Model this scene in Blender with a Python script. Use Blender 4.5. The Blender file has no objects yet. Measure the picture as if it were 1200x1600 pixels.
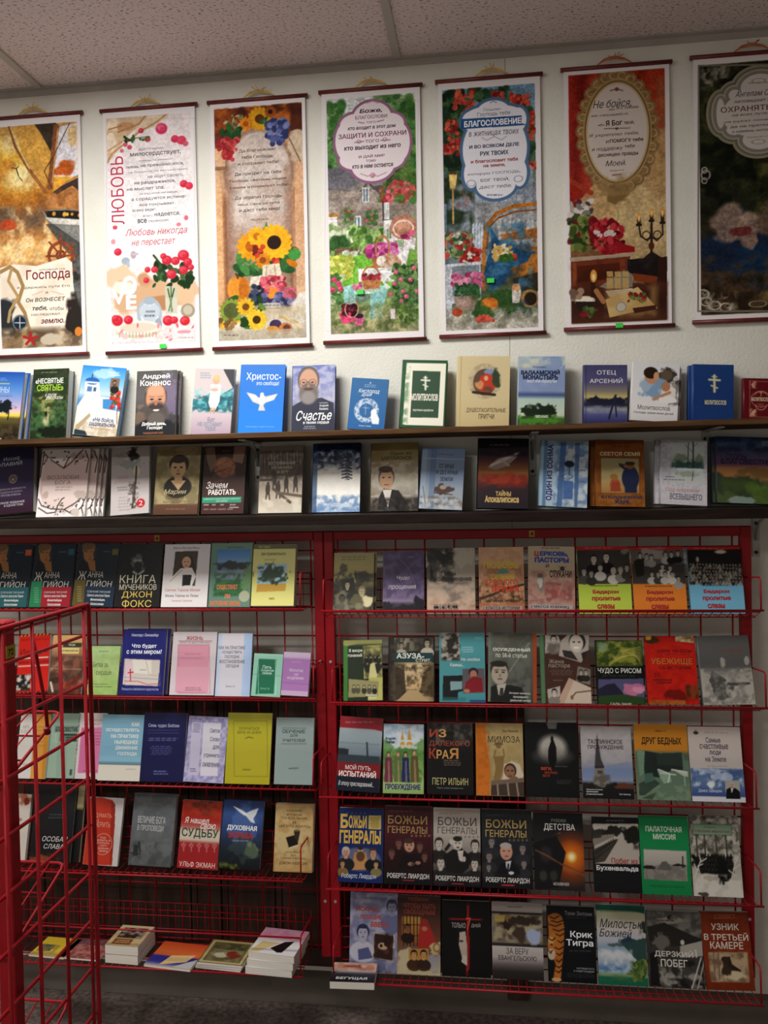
import bpy, math, random
import numpy as np
from mathutils import Matrix, Vector
from mathutils.geometry import interpolate_bezier
R = math.radians
S = bpy.context.scene
col = S.collection
# ---------------------------------------------------------------- camera, light, exposure
cam = bpy.data.cameras.new('camera'); camo = bpy.data.objects.new('camera', cam); col.objects.link(camo)
cam.sensor_fit = 'VERTICAL'; cam.sensor_height = 36.; cam.lens = 36.*1310.168/1600.; cam.clip_start = .02
yaw, pitch, roll = R(-7.102), R(-1.260), R(-1.060)
fw = Vector((math.sin(yaw)*math.cos(pitch), math.cos(yaw)*math.cos(pitch), math.sin(pitch)))
r0 = fw.cross(Vector((0, 0, 1))).normalized(); u0 = r0.cross(fw)
rt = r0*math.cos(roll)+u0*math.sin(roll); up = -r0*math.sin(roll)+u0*math.cos(roll)
camo.matrix_world = Matrix((( rt.x, up.x, -fw.x, 0), (rt.y, up.y, -fw.y, -2.650), (rt.z, up.z, -fw.z, 1.65), (0, 0, 0, 1)))
S.camera = camo
W = bpy.data.worlds.new('room_air'); S.world = W; W.use_nodes = True
W.node_tree.nodes['Background'].inputs[0].default_value = (.9, .92, 1, 1); W.node_tree.nodes['Background'].inputs[1].default_value = .0
def troffer(name, x, y, power, sx=1.12, sy=.54, c=(1., .982, .932), spread=180):
    l = bpy.data.lights.new(name, 'AREA'); l.shape = 'RECTANGLE'; l.size = sx; l.size_y = sy; l.energy = power; l.color = c; l.spread = R(spread)
    o = bpy.data.objects.new(name, l); o.location = (x, y, 2.985); col.objects.link(o); return o
troffer('fluorescent_light', -1.04, -1.15, 52)          # the fitting in the ceiling bay next to the wall
troffer('fluorescent_light', -1.5, -3.97, 60)           # the next one, behind the photographer
S.view_settings.view_transform = 'Standard'; S.view_settings.look = 'None'; S.view_settings.gamma = 1.; S.view_settings.exposure = 0.
S.view_settings.use_curve_mapping = False
# ---------------------------------------------------------------- helpers
def tag(o, label=None, cat=None, group=None, kind=None):
    for k, v in (('label', label), ('category', cat), ('group', group), ('kind', kind)):
        if v: o[k] = v
    return o
def empty(name, loc=(0, 0, 0), label=None, cat=None, group=None):
    o = bpy.data.objects.new(name, None); o.location = loc; o.empty_display_size = .05; col.objects.link(o); return tag(o, label, cat, group)
def link(name, me, parent=None, mat=None):
    o = bpy.data.objects.new(name, me); col.objects.link(o)
    if parent is not None: o.parent = parent
    if mat is not None: me.materials.append(mat)
    return o
class MB:                                        # collects shapes, then links them as one mesh object
    def __init__(s): s.v = []; s.f = []; s.sm = []
    def add(s, v, f, sm=False):
        n = len(s.v); s.v += [tuple(k) for k in v]; s.f += [tuple(i+n for i in k) for k in f]; s.sm += [sm]*len(f); return s
    def box(s, x0, y0, z0, x1, y1, z1, b=0.):
        if b <= 0:
            return s.add([(x0, y0, z0), (x1, y0, z0), (x1, y1, z0), (x0, y1, z0), (x0, y0, z1), (x1, y0, z1), (x1, y1, z1), (x0, y1, z1)],
                         [(3, 2, 1, 0), (4, 5, 6, 7), (0, 1, 5, 4), (1, 2, 6, 5), (2, 3, 7, 6), (3, 0, 4, 7)])
        v = []; ix = {}
        for cx, sx in ((x0, 1), (x1, -1)):
            for cy, sy in ((y0, 1), (y1, -1)):
                for cz, sz in ((z0, 1), (z1, -1)):
                    for ax in range(3):
                        ix[(sx, sy, sz, ax)] = len(v)
                        v.append((cx+(0 if ax == 0 else sx*b), cy+(0 if ax == 1 else sy*b), cz+(0 if ax == 2 else sz*b)))
        f = []
        for ax in range(3):
            o = [k for k in range(3) if k != ax]
            for sg in (1, -1):
                q = []
                for a, c in ((1, 1), (-1, 1), (-1, -1), (1, -1)):
                    k = [0, 0, 0]; k[ax] = sg; k[o[0]] = a; k[o[1]] = c; q.append(ix[(k[0], k[1], k[2], ax)])
                f.append(q)
        for ax in range(3):
            o = [k for k in range(3) if k != ax]
            for a in (1, -1):
                for c in (1, -1):
                    k1 = [0, 0, 0]; k1[ax] = 1; k1[o[0]] = a; k1[o[1]] = c; k2 = list(k1); k2[ax] = -1
                    f.append((ix[(*k1, o[0])], ix[(*k2, o[0])], ix[(*k2, o[1])], ix[(*k1, o[1])]))
        for a in (1, -1):
            for c in (1, -1):
                for d in (1, -1): f.append((ix[(a, c, d, 0)], ix[(a, c, d, 1)], ix[(a, c, d, 2)]))
        cen = Vector(((x0+x1)/2, (y0+y1)/2, (z0+z1)/2)); g = []
        for k in f:
            p = [Vector(v[i]) for i in k]; nn = (p[1]-p[0]).cross(p[2]-p[0]); m = sum(p, Vector())/len(p)
            g.append(tuple(k) if nn.dot(m-cen) > 0 else tuple(reversed(k)))
        return s.add(v, g)
    def tube(s, pts, r, n=7, closed=False):
        P = [Vector(k) for k in pts]; m = len(P); v = []; f = []; ref = None
        for i in range(m):
            a = P[i-1] if (i > 0 or closed) else P[i]; b = P[(i+1) % m] if (i < m-1 or closed) else P[i]
            t = (b-a).normalized()
            if ref is None: ref = t.orthogonal().normalized()
            ref = (ref-t*ref.dot(t)).normalized(); bi = t.cross(ref)
            d1 = (P[i]-a).normalized() if (P[i]-a).length > 1e-9 else t
            k = 1./max(.5, math.sqrt(max(.05, (1+d1.dot((b-P[i]).normalized() if (b-P[i]).length > 1e-9 else d1))/2)))
            for j in range(n):
                w = 2*math.pi*j/n; v.append(P[i]+(ref*math.cos(w)+bi*math.sin(w))*r*min(k, 1.6))
        for i in range(m if closed else m-1):
            for j in range(n):
                a0 = i*n; b0 = ((i+1) % m)*n; f.append((a0+j, a0+(j+1) % n, b0+(j+1) % n, b0+j))
        if not closed: f.append(tuple(reversed(range(n)))); f.append(tuple(range((m-1)*n, m*n)))
        return s.add(v, f, True)
    def build(s, name, mat, parent=None):
        me = bpy.data.meshes.new(name); me.from_pydata(s.v, [], s.f); me.update()
        me.polygons.foreach_set('use_smooth', [a and len(p.vertices) == 4 for a, p in zip(s.sm, me.polygons)])
        return link(name, me, parent, mat)
# ---------------------------------------------------------------- materials
def node_mat(name, base=(.5, .5, .5), rough=.5, spec=.5, metal=0.):
    m = bpy.data.materials.new(name); m.use_nodes = True; b = m.node_tree.nodes['Principled BSDF']
    b.inputs['Base Color'].default_value = (*base, 1); b.inputs['Roughness'].default_value = rough
    b.inputs['Specular IOR Level'].default_value = spec; b.inputs['Metallic'].default_value = metal
    return m, m.node_tree.nodes, m.node_tree.links, b
def noisy(name, c1, c2, scale, rough=.6, bump=0., detail=4., spec=.4, stretch=None, ramp=(.35, .65), bscale=None, metal=0., dist=.01):
    m, N, L, b = node_mat(name, c1, rough, spec, metal)
    tc = N.new('ShaderNodeTexCoord'); mp = N.new('ShaderNodeMapping'); no = N.new('ShaderNodeTexNoise'); cr = N.new('ShaderNodeValToRGB')
    if stretch: mp.inputs['Scale'].default_value = stretch
    no.inputs['Scale'].default_value = scale; no.inputs['Detail'].default_value = detail
    cr.color_ramp.elements[0].position, cr.color_ramp.elements[1].position = ramp
    cr.color_ramp.elements[0].color = (*c1, 1); cr.color_ramp.elements[1].color = (*c2, 1)
    L.new(tc.outputs['Object'], mp.inputs[0]); L.new(mp.outputs[0], no.inputs['Vector']); L.new(no.outputs['Fac'], cr.inputs[0]); L.new(cr.outputs[0], b.inputs['Base Color'])
    if bump:
        bp = N.new('ShaderNodeBump'); bp.inputs['Strength'].default_value = bump; bp.inputs['Distance'].default_value = dist
        n2 = no
        if bscale: n2 = N.new('ShaderNodeTexNoise'); n2.inputs['Scale'].default_value = bscale; n2.inputs['Detail'].default_value = 3; L.new(mp.outputs[0], n2.inputs['Vector'])
        L.new(n2.outputs['Fac'], bp.inputs['Height']); L.new(bp.outputs[0], b.inputs['Normal'])
    return m
M = {}
M['wall'] = noisy('painted_wall', (.78, .77, .70), (.82, .81, .74), 9, .75, .35, 3, .25, bscale=120, dist=.004)
M['red'] = noisy('red_enamel', (.27, .004, .009), (.31, .005, .012), 30, .42, .03, 2, .28)
M['farwall'] = noisy('painted_far_wall', (.66, .64, .60), (.72, .70, .66), 9, .75, .2, 3, .25)
M['darkboard'] = noisy('darker_walnut_board', (.010, .006, .005), (.022, .014, .011), 5, .65, .1, 8, .08, stretch=(1.2, 14, 14), ramp=(.3, .7))  # same grain as the walnut, coloured much darker for the second board
M['walnut'] = noisy('walnut_board', (.050, .023, .010), (.13, .066, .028), 5, .6, .12, 8, .1, stretch=(1.2, 14, 14), ramp=(.3, .7))
M['panel'] = noisy('dark_plank', (.030, .016, .012), (.060, .032, .024), 4, .6, .1, 6, .3, stretch=(10, 10, 1))
M['carpet'] = noisy('carpet', (.14, .105, .095), (.30, .235, .21), 60, .95, .9, 6, .1, bscale=300)
M['base'] = noisy('vinyl_base', (.115, .095, .082), (.135, .112, .098), 8, .6, .05, spec=.1)
M['steel'] = noisy('grey_steel', (.42, .42, .40), (.52, .52, .50), 20, .4, .02, metal=.3)
M['screw'] = noisy('bright_steel', (.7, .7, .7), (.8, .8, .8), 20, .3, metal=.8)
M['tbar'] = noisy('ceiling_metal', (.42, .39, .36), (.48, .45, .42), 6, .5, .02)
M['bar'] = noisy('mahogany_dowel', (.10, .012, .012), (.15, .022, .018), 30, .4, .03)
M['raffia'] = noisy('raffia', (.62, .36, .07), (.75, .48, .12), 60, .7, .2)
M['redraffia'] = noisy('rust_raffia', (.45, .10, .03), (.55, .16, .05), 60, .7, .2)
M['green'] = noisy('green_label', (.04, .62, .06), (.06, .72, .09), 20, .5, .02)
def pages_mat():
    m, N, L, b = node_mat('page_edges', (.78, .74, .66), .8, .2)
    tc = N.new('ShaderNodeTexCoord'); mp = N.new('ShaderNodeMapping'); no = N.new('ShaderNodeTexNoise'); cr = N.new('ShaderNodeValToRGB')
    mp.inputs['Scale'].default_value = (2, 1500, 2); no.inputs['Scale'].default_value = 1.; no.inputs['Detail'].default_value = 2
    cr.color_ramp.elements[0].color = (.60, .56, .49, 1); cr.color_ramp.elements[1].color = (.84, .81, .74, 1); cr.color_ramp.elements[0].position = .3; cr.color_ramp.elements[1].position = .6
    L.new(tc.outputs['Object'], mp.inputs[0]); L.new(mp.outputs[0], no.inputs['Vector']); L.new(no.outputs['Fac'], cr.inputs[0]); L.new(cr.outputs[0], b.inputs['Base Color']); return m
M['pages'] = pages_mat()
def print_mat(name, rough, spec, bump=0., bscale=60, coat=0., lines=False):
    m, N, L, b = node_mat(name, (.5, .5, .5), rough, spec); a = N.new('ShaderNodeAttribute'); a.attribute_name = 'ink'; L.new(a.outputs['Color'], b.inputs['Base Color'])
    b.inputs['Coat Weight'].default_value = coat; b.inputs['Coat Roughness'].default_value = .08
    if bump:
        tc = N.new('ShaderNodeTexCoord'); bp = N.new('ShaderNodeBump'); bp.inputs['Strength'].default_value = bump; bp.inputs['Distance'].default_value = .004
        if lines:
            no = N.new('ShaderNodeTexWave'); no.bands_direction = 'Z'; no.inputs['Scale'].default_value = 90; no.inputs['Distortion'].default_value = 1.5
        else: no = N.new('ShaderNodeTexNoise'); no.inputs['Scale'].default_value = bscale; no.inputs['Detail'].default_value = 2
        L.new(tc.outputs['Object'], no.inputs['Vector']); L.new(no.outputs[0], bp.inputs['Height'])
        L.new(bp.outputs[0], b.inputs['Normal']); L.new(bp.outputs[0], b.inputs['Coat Normal'])
    return m
PRINT = [print_mat('cloth_cover', .7, .12, .1, 400), print_mat('laminated_cover', .38, .20, .05, 30), print_mat('film_wrapped_cover', .22, .4, .5, 22, .6)]
M['reed'] = print_mat('printed_reed', .7, .1, .12, lines=True)
def plain(name, c, rough=.45):
    k = 'board_'+c
    if k not in M:
        b = tuple(float(x) for x in lin(hexc(c))); M[k] = noisy(name, tuple(x*.93 for x in b), b, 40, rough, .03, 2)
    return M[k]
# ---------------------------------------------------------------- the room
def slab(name, x0, y0, z0, x1, y1, z1, mat): return tag(MB().box(x0, y0, z0, x1, y1, z1).build(name, mat), kind='structure')
def wall_seam_mat():
    m = noisy('painted_wall_seam', (.78, .77, .70), (.82, .81, .74), 9, .75, .35, 3, .25, bscale=120, dist=.004); N, L = m.node_tree.nodes, m.node_tree.links; b = N['Principled BSDF']
    src = b.inputs['Base Color'].links[0].from_socket; tc = N.new('ShaderNodeTexCoord'); sp = N.new('ShaderNodeSeparateXYZ'); L.new(tc.outputs['Object'], sp.inputs[0])
    no = N.new('ShaderNodeTexNoise'); no.inputs['Scale'].default_value = 3; L.new(tc.outputs['Object'], no.inputs['Vector'])
    mu = N.new('ShaderNodeMath'); mu.operation = 'MULTIPLY_ADD'; mu.inputs[1].default_value = .008; mu.inputs[2].default_value = -.004-.073; L.new(no.outputs[0], mu.inputs[0])
    ad = N.new('ShaderNodeMath'); ad.operation = 'ADD'; L.new(sp.outputs[0], ad.inputs[0]); L.new(mu.outputs[0], ad.inputs[1])
    ab = N.new('ShaderNodeMath'); ab.operation = 'ABSOLUTE'; L.new(ad.outputs[0], ab.inputs[0])
    lt = N.new('ShaderNodeMath'); lt.operation = 'LESS_THAN'; lt.inputs[1].default_value = .0011; L.new(ab.outputs[0], lt.inputs[0])
    mx = N.new('ShaderNodeMix'); mx.data_type = 'RGBA'; L.new(lt.outputs[0], mx.inputs[0]); L.new(src, mx.inputs[6]); mx.inputs[7].default_value = (.34, .32, .28, 1); L.new(mx.outputs[2], b.inputs['Base Color'])
    return m
def tile_mat():
    m, N, L, b = node_mat('acoustic_tile', (.6, .55, .52), .9, .1)
    tc = N.new('ShaderNodeTexCoord'); n1 = N.new('ShaderNodeTexNoise'); n1.inputs['Scale'].default_value = 95; n1.inputs['Detail'].default_value = 3; n1.inputs['Roughness'].default_value = .6
    mp = N.new('ShaderNodeMapping'); mp.inputs['Scale'].default_value = (1, 1.6, 1); L.new(tc.outputs['Object'], mp.inputs[0]); L.new(mp.outputs[0], n1.inputs['Vector'])
    r1 = N.new('ShaderNodeValToRGB'); r1.color_ramp.elements[0].position = .34; r1.color_ramp.elements[1].position = .43; r1.color_ramp.elements[0].color = (.20, .16, .13, 1); r1.color_ramp.elements[1].color = (.74, .64, .64, 1)
    e = r1.color_ramp.elements.new(.7); e.color = (.80, .70, .70, 1)
    L.new(n1.outputs['Fac'], r1.inputs[0]); L.new(r1.outputs[0], b.inputs['Base Color'])
    bp = N.new('ShaderNodeBump'); bp.inputs['Strength'].default_value = .5; bp.inputs['Distance'].default_value = .004; L.new(n1.outputs['Fac'], bp.inputs['Height']); L.new(bp.outputs[0], b.inputs['Normal']); return m
X0, X1, Y1, ZC = -3.3, 2.7, -5.8, 3.01
slab('floor', X0, Y1, -.05, X1, 0, 0, M['carpet']); slab('ceiling', X0, Y1, ZC, X1, 0, ZC+.05, tile_mat())
slab('wall_back', X0-.1, 0, -.05, X1+.1, .1, ZC+.1, wall_seam_mat()); slab('wall_left', X0-.1, Y1, -.05, X0, 0, ZC+.1, M['farwall']); slab('wall_right', X1, Y1, -.05, X1+.1, 0, ZC+.1, M['farwall']); slab('wall_front', X0-.1, Y1-.1, -.05, X1+.1, Y1, ZC+.1, M['farwall'])
slab('trim_1', X0, -.022, ZC-.003, X1, -.001, ZC-.0005, M['tbar']); slab('trim_2', X0, -.003, ZC-.022, X1, 0, ZC-.0005, M['tbar'])
k = 3
for x in (-2.64, -1.447, -.262, .93, 2.12): slab('trim_%d' % k, x-.012, Y1, ZC-.006, x+.012, -.022, ZC-.0003, M['tbar']); k += 1
for y in (-.615, -1.225, -1.835, -2.445, -3.055, -3.665, -4.275): slab('trim_%d' % k, X0, y-.012, ZC-.006, X1, y+.012, ZC-.0003, M['tbar']); k += 1
bb = MB()
prof = [(0, .10), (-.004, .098), (-.006, .03), (-.010, .012), (-.022, .002), (-.022, 0), (0, 0)]
bb.add([(x, a, z) for x in (X0, X1) for a, z in prof], [(i, i+1, i+8, i+7) for i in range(6)], True); tag(bb.build('baseboard_back', M['base']), kind='structure')
# ---------------------------------------------------------------- shelves, brackets, the plank panel
for nm, z, t, ys, mt, lb in (('wooden_shelf', 1.840, .0165, .20, 'walnut', 'upper brown walnut shelf board under the brightly lit row of books'), ('wooden_shelf', 1.592, .027, .30, 'darkboard', 'second almost black shelf board, just above the red racks')):
    tag(MB().box(-2.3, -ys, z-t, 1.32, -.0005, z, .0018).build(nm, M[mt]), lb, 'shelf', 'wooden wall shelves')
def bracket(x, z, lb):
    r = empty('shelf_bracket', (x, 0, z), lb, 'bracket', 'grey steel shelf brackets')
    MB().box(-.011, -.004, -.125, .011, -.0005, -.0005, .001).tube([(0, -.008, -.075), (0, -.018, -.045), (0, -.04, -.018), (0, -.07, -.008)], .0045).build('upright', M['steel'], r)
    MB().box(-.011, -.18, -.0045, .011, -.0005, -.0005, .001).build('arm', M['steel'], r)
    for dz in (-.024, -.112): MB().tube([(0, -.0042, dz), (0, -.0075, dz)], .0052, 10).build('screw', M['panel'], r)
    return r
bracket(-.738, 1.8225, 'grey shelf bracket between the dough kneading cover and the tree felling cover'); bracket(.138, 1.8225, 'grey shelf bracket beside the blue hourglass cover'); bracket(.655, 1.8225, 'grey shelf bracket above the two bare trees cover'); bracket(.80, 1.564, 'grey shelf bracket under the second shelf, just past the corner of the red rack')
pn = empty('plank_panel', (0, 0, 0), 'dark brown plank panel standing against the wall behind the red racks', 'panel')
xs = [-1.78, -1.50, -1.235, -.99, -.968, -.886, -.864, -.705, -.683, -.45, -.43, -.205, -.185, .035]
for i in range(0, len(xs)-1, 2):
    if xs[i+1]-xs[i] > .0: MB().box(xs[i], -.022, .125, xs[i+1]-.003, -.002, 1.092, .002).build('plank', M['panel'], pn)
for i in range(1, len(xs)-1, 2): MB().box(xs[i], -.018, .125, xs[i+1]-.003, -.002, 1.09, .001).build('plank', M['panel'], pn)
MB().box(.036, -.03, .055, .101, -.002, 1.094, .002).build('leg', M['panel'], pn); MB().box(-1.85, -.03, .055, -1.784, -.002, 1.094, .002).build('leg', M['panel'], pn)
MB().box(-1.78, -.034, 1.03, .035, -.0225, 1.085, .002).build('batten', M['panel'], pn); MB().box(-1.78, -.034, .14, .035, -.0225, .19, .002).build('batten', M['panel'], pn)
# ---------------------------------------------------------------- printed art: a small painter on a grid of coloured vertices
def hexc(c):
    if len(c) == 3: c = ''.join(k*2 for k in c)
    return np.array([int(c[i:i+2], 16)/255. for i in (0, 2, 4)])
def lin(c):
    c = np.clip(np.asarray(c, float), 0, 1)
    return np.where(c <= .04045, c/12.92, ((c+.055)/1.055)**2.4)
def vnoise(u, v, k, sd, octv=3):
    out = np.zeros_like(u); amp = 1.; tot = 0.
    for o in range(octv):
        rs = np.random.RandomState((sd*131+o*17+7) % 99991)
        n = int(k*2**o)+3
        g = rs.rand(n*3, n)
        x = np.clip(u, 0, 1)*(n-2); y = np.clip(v, 0, 1.)*(n*3-3)
        xi = x.astype(int); yi = y.astype(int); fx = x-xi; fy = y-yi
        fx = fx*fx*(3-2*fx); fy = fy*fy*(3-2*fy)
        xi2 = np.minimum(xi+1, n-1)
        out += amp*((g[yi, xi]*(1-fx)+g[yi, xi2]*fx)*(1-fy)+(g[yi+1, xi]*(1-fx)+g[yi+1, xi2]*fx)*fy)
        tot += amp; amp *= .55
    return np.clip((out/tot-.5)*1.7+.5, 0, 1)
class Art:
    def __init__(s, w, h, res):
        s.nx, s.ny = max(8, int(w*res)), max(8, int(h*res)); s.w, s.h, s.a = w, h, h/w
        s.U, s.V = np.meshgrid(np.linspace(0, 1, s.nx), np.linspace(0, 1, s.ny))
        s.C = np.ones((s.ny, s.nx, 3)); s.T = []; s.du = 1./s.nx; s.sd = 1
        s.K = (0, 0, 1, 0, 0, 1, 1, 1); s.W = s.H = 1.
    def z(s, *k):                       # the four corners of the sheet in the numbers used below: TL TR BL BR
        s.K = k; s.W = (k[2]-k[0]+k[6]-k[4])/2.; s.H = (k[5]-k[1]+k[7]-k[3])/2.; return s
    def q(s, x, y):
        a, b, c, d, e, f, g, h = s.K
        v = .5; u = .5
        for _ in range(3):
            xl = a+(e-a)*v; xr = c+(g-c)*v; u = (x-xl)/(xr-xl)
            yt = b+(d-b)*u; yb = f+(h-f)*u; v = (y-yt)/(yb-yt)
        return u, v
    def mix(s, m, c, a=1.):
        s.C += (hexc(c)-s.C)*(np.clip(m, 0, 1)*a)[..., None]; return s
    def bx(s, x0, y0, x1, y1, f=0.):
        u0, v0 = s.q(x0, y0); u1, v1 = s.q(x1, y1)
        su = max(s.du, f); sv = max(1./s.ny, f/s.a)
        st = lambda t, w: np.clip(t/w+.5, 0, 1)
        return st(s.U-u0, su)*st(u1-s.U, su)*st(s.V-v0, sv)*st(v1-s.V, sv), u0, v0, u1, v1
    def bg(s, *st): return s._grad(np.ones_like(s.U), s.V, st)
    def _grad(s, m, t, st, a=1.):
        if len(st) == 1: return s.mix(m, st[0], a)
        n = len(st); ts = []; cs = []
        for i, k in enumerate(st):
            if isinstance(k, tuple): ts.append(k[0]); cs.append(hexc(k[1]))
            else: ts.append(i/(n-1.)); cs.append(hexc(k))
        cs = np.array(cs)
        col = np.stack([np.interp(t, ts, cs[:, j]) for j in range(3)], -1)
        s.C += (col-s.C)*(m*a)[..., None]; return s
    def g(s, x0, y0, x1, y1, *st, f=0., a=1.):
        m, u0, v0, u1, v1 = s.bx(x0, y0, x1, y1, f); return s._grad(m, (s.V-v0)/(v1-v0), st, a)
    def gx(s, x0, y0, x1, y1, *st, f=0., a=1.):
        m, u0, v0, u1, v1 = s.bx(x0, y0, x1, y1, f); return s._grad(m, (s.U-u0)/(u1-u0), st, a)
    def r(s, x0, y0, x1, y1, c, a=1., f=0.): return s.mix(s.bx(x0, y0, x1, y1, f)[0], c, a)
    def fr(s, x0, y0, x1, y1, w, c, a=1.):      # an outline rectangle
        for p, q in (((x0, y0), (x1, y0)), ((x1, y0), (x1, y1)), ((x1, y1), (x0, y1)), ((x0, y1), (x0, y0))): s.l([p, q], w, c, a)
        return s
    def e(s, cx, cy, rx, ry, c, a=1., f=.12, ro=0.):
        u, v = s.q(cx, cy); rx = max(rx/s.W, .4*s.du); ry = max(ry/s.H, .4/s.ny)
        x = s.U-u; y = s.V-v
        if ro:
            k = s.a; co, si = math.cos(ro), math.sin(ro); x, y = x*co+y*k*si, (-x*si+y*k*co)/k
        d = np.sqrt((x/rx)**2+(y/ry)**2)
        return s.mix((1-d)/max(f, s.du/max(rx, 1e-4))+.5, c, a)
    def o(s, cx, cy, rx, ry, w, c, a=1.):       # a ring
        u, v = s.q(cx, cy); rx /= s.W; ry /= s.H; w /= s.W
        d = np.abs(np.sqrt(((s.U-u)/rx)**2+((s.V-v)/ry)**2)-1)*rx
        return s.mix((w/2-d)/s.du+.5, c, a)
    def p(s, pts, c, a=1., f=0.):
        P = [s.q(*k) for k in pts]; m = np.zeros_like(s.U)
        for ox, oy in ((-.25, -.25), (.25, -.25), (-.25, .25), (.25, .25)):
            X = s.U+ox*s.du; Y = s.V+oy/s.ny; ins = np.zeros(X.shape, bool)
            for i in range(len(P)):
                (xa, ya), (xb, yb) = P[i], P[i-1]
                if ya == yb: continue
                cr = ((ya > Y) != (yb > Y)) & (X < (xb-xa)*(Y-ya)/(yb-ya)+xa); ins ^= cr
            m += ins*.25
        return s.mix(m, c, a)
    def l(s, pts, w, c, a=1.):
        P = [s.q(*k) for k in pts]; w /= s.W; d = np.full(s.U.shape, 9.); Y = s.V*s.a
        for (xa, ya), (xb, yb) in zip(P[:-1], P[1:]):
            ya *= s.a; yb *= s.a; dx, dy = xb-xa, yb-ya; L = dx*dx+dy*dy+1e-12
            t = np.clip(((s.U-xa)*dx+(Y-ya)*dy)/L, 0, 1)
            d = np.minimum(d, np.hypot(s.U-xa-t*dx, Y-ya-t*dy))
        cov = min(1., w/s.du)
        return s.mix((max(w, s.du)/2-d)/s.du+.5, c, a*cov)
    def n(s, x0, y0, x1, y1, c, k=10, th=.5, a=1., f=.06, so=.4):      # patches of noise
        s.sd += 1; m = s.bx(x0, y0, x1, y1, f)[0]
        return s.mix(m*np.clip((vnoise(s.U, s.V*s.a/3, k, s.sd)-th)/so+.5, 0, 1), c, a)
    def el(s, cx, cy, rx, ry, c, k=12, a=1., amp=.5):                    # a ragged ellipse (leaves, clouds, smoke)
        s.sd += 1; u, v = s.q(cx, cy); rx /= s.W; ry /= s.H
        d = np.sqrt(((s.U-u)/rx)**2+((s.V-v)/ry)**2)+(vnoise(s.U, s.V*s.a/3, k, s.sd)-.5)*amp*2
        return s.mix((1-d)/.32+.5, c, a)
    def sc(s, x0, y0, x1, y1, n, r0, r1, cols, f=.3, el=1., a=1.):       # scattered petals, leaves, berries
        s.sd += 1; rs = np.random.RandomState(s.sd)
        for i in range(n):
            r = r0+(r1-r0)*rs.rand(); s.e(x0+(x1-x0)*rs.rand(), y0+(y1-y0)*rs.rand(), r, r*el, cols[rs.randint(len(cols))], a, f, rs.rand()*3 if el != 1 else 0)
        return s
    def d(s, x0, y0, x1, y1, n, c, a=.7, j=.15):                         # lines of print too small to read
        s.sd += 1; rs = np.random.RandomState(s.sd); dy = (y1-y0)/n
        for i in range(n):
            y = y0+dy*(i+.5); x = x0+(x1-x0)*j*rs.rand(); e = x1-(x1-x0)*j*rs.rand()
            while x < e:
                w = (x1-x0)*(.08+.16*rs.rand()); s.r(x, y-dy*.26, min(x+w, e), y+dy*.26, c, a); x += w+(x1-x0)*.04
        return s
    def crowd(s, x0, y0, x1, y1, nr, nc, cl=('222', '555', '888', 'ccc'), sk='c8b8a8', hr='222'):
        s.sd += 1; rs = np.random.RandomState(s.sd); w = (x1-x0)/nc; h = (y1-y0)/(nr+.5)
        for j in range(nr):
            for i in range(nc):
                x = x0+w*(i+.5+.3*(rs.rand()-.5)+.25*(j % 2)); y = y0+h*(j+.4+.2*rs.rand()); q = w*.27
                s.e(x, y+q*2.6, q*1.7, q*2.2, cl[rs.randint(len(cl))]); s.e(x, y-q*.2, q*.95, q*1.15, hr); s.e(x, y+q*.1, q*.72, q*.95, sk)
        return s
    def bust(s, x, y, q, sk='d8b090', hr='3a2a20', cl='333', bd=None, a=1.):
        s.e(x, y+q*3.1, q*2.2, q*1.75, cl, a); s.r(x-q*.45, y+q*.6, x+q*.45, y+q*1.7, sk, a)
        s.e(x, y-q*.22, q*1.05, q*1.28, hr, a); s.e(x, y+q*.1, q*.8, q*1.12, sk, a); s.e(x, y-q*1.05, q*.8, q*.36, hr, a)
        if bd: s.e(x, y+q*.98, q*.78, q*.85, bd, a, .3); s.e(x, y+q*.62, q*.3, q*.1, '7a4038', a*.7)
        else: s.e(x, y+q*.66, q*.28, q*.09, '7a4038', a*.7)
        for k in (-.34, .34): s.e(x+k*q, y-q*.04, q*.14, q*.08, '3a2a24', a*.75, .4); s.e(x+k*q, y-q*.28, q*.22, q*.05, hr, a*.4, .5)
        s.e(x+q*.05, y+q*.28, q*.1, q*.2, '8a6048', a*.3); return s
    def fl(s, x, y, q, c, c2, n=12):                                     # a many-petalled flower
        for k in range(n):
            t = 6.283*k/n; s.e(x+math.cos(t)*q*.62, y+math.sin(t)*q*.62, q*.42, q*.2, c, 1, .2, t)
        return s.e(x, y, q*.4, q*.4, c2)
    def rose(s, x, y, q, c='c8283c', c2='e8607a'):
        s.e(x, y, q, q*.95, c, 1, .2).e(x-q*.15, y-q*.2, q*.62, q*.5, c2, .7, .4).e(x+q*.1, y, q*.3, q*.28, c, .8, .4); return s
    def t(s, tx, x0, y0, x1, y1, c, b=0., i=0., ro=0):                   # real lettering, fitted to its box
        K = s.K; sl = abs((K[3]-K[1])/(K[2]-K[0])*.6+(K[7]-K[5])/(K[6]-K[4])*.4)*(x1-x0)*.5 if s.a > 2 else 0.; sl = min(sl, (y1-y0)*.28); y0 += sl; y1 -= sl
        y = (y0+y1)/2.; u0, _ = s.q(x0, y); u1, _ = s.q(x1, y); x = (x0+x1)/2.; _, v0 = s.q(x, y0); _, v1 = s.q(x, y1)
        s.T.append((tx, u0, v0, u1, v1, c, b, i, ro)); return s
    def tex(s, x0, y0, x1, y1, k=34, amp=.16):                           # fine photographic mottling
        s.sd += 1; m = s.bx(x0, y0, x1, y1)[0]; q = vnoise(s.U, s.V*s.a/3, k, s.sd, 2)-.5; w = vnoise(s.U, s.V*s.a/3, k//4, s.sd+50, 2)-.5
        s.C = np.clip(s.C*(1+((q*2+w*1.2)*amp*m)[..., None]), 0, 1); return s
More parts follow.
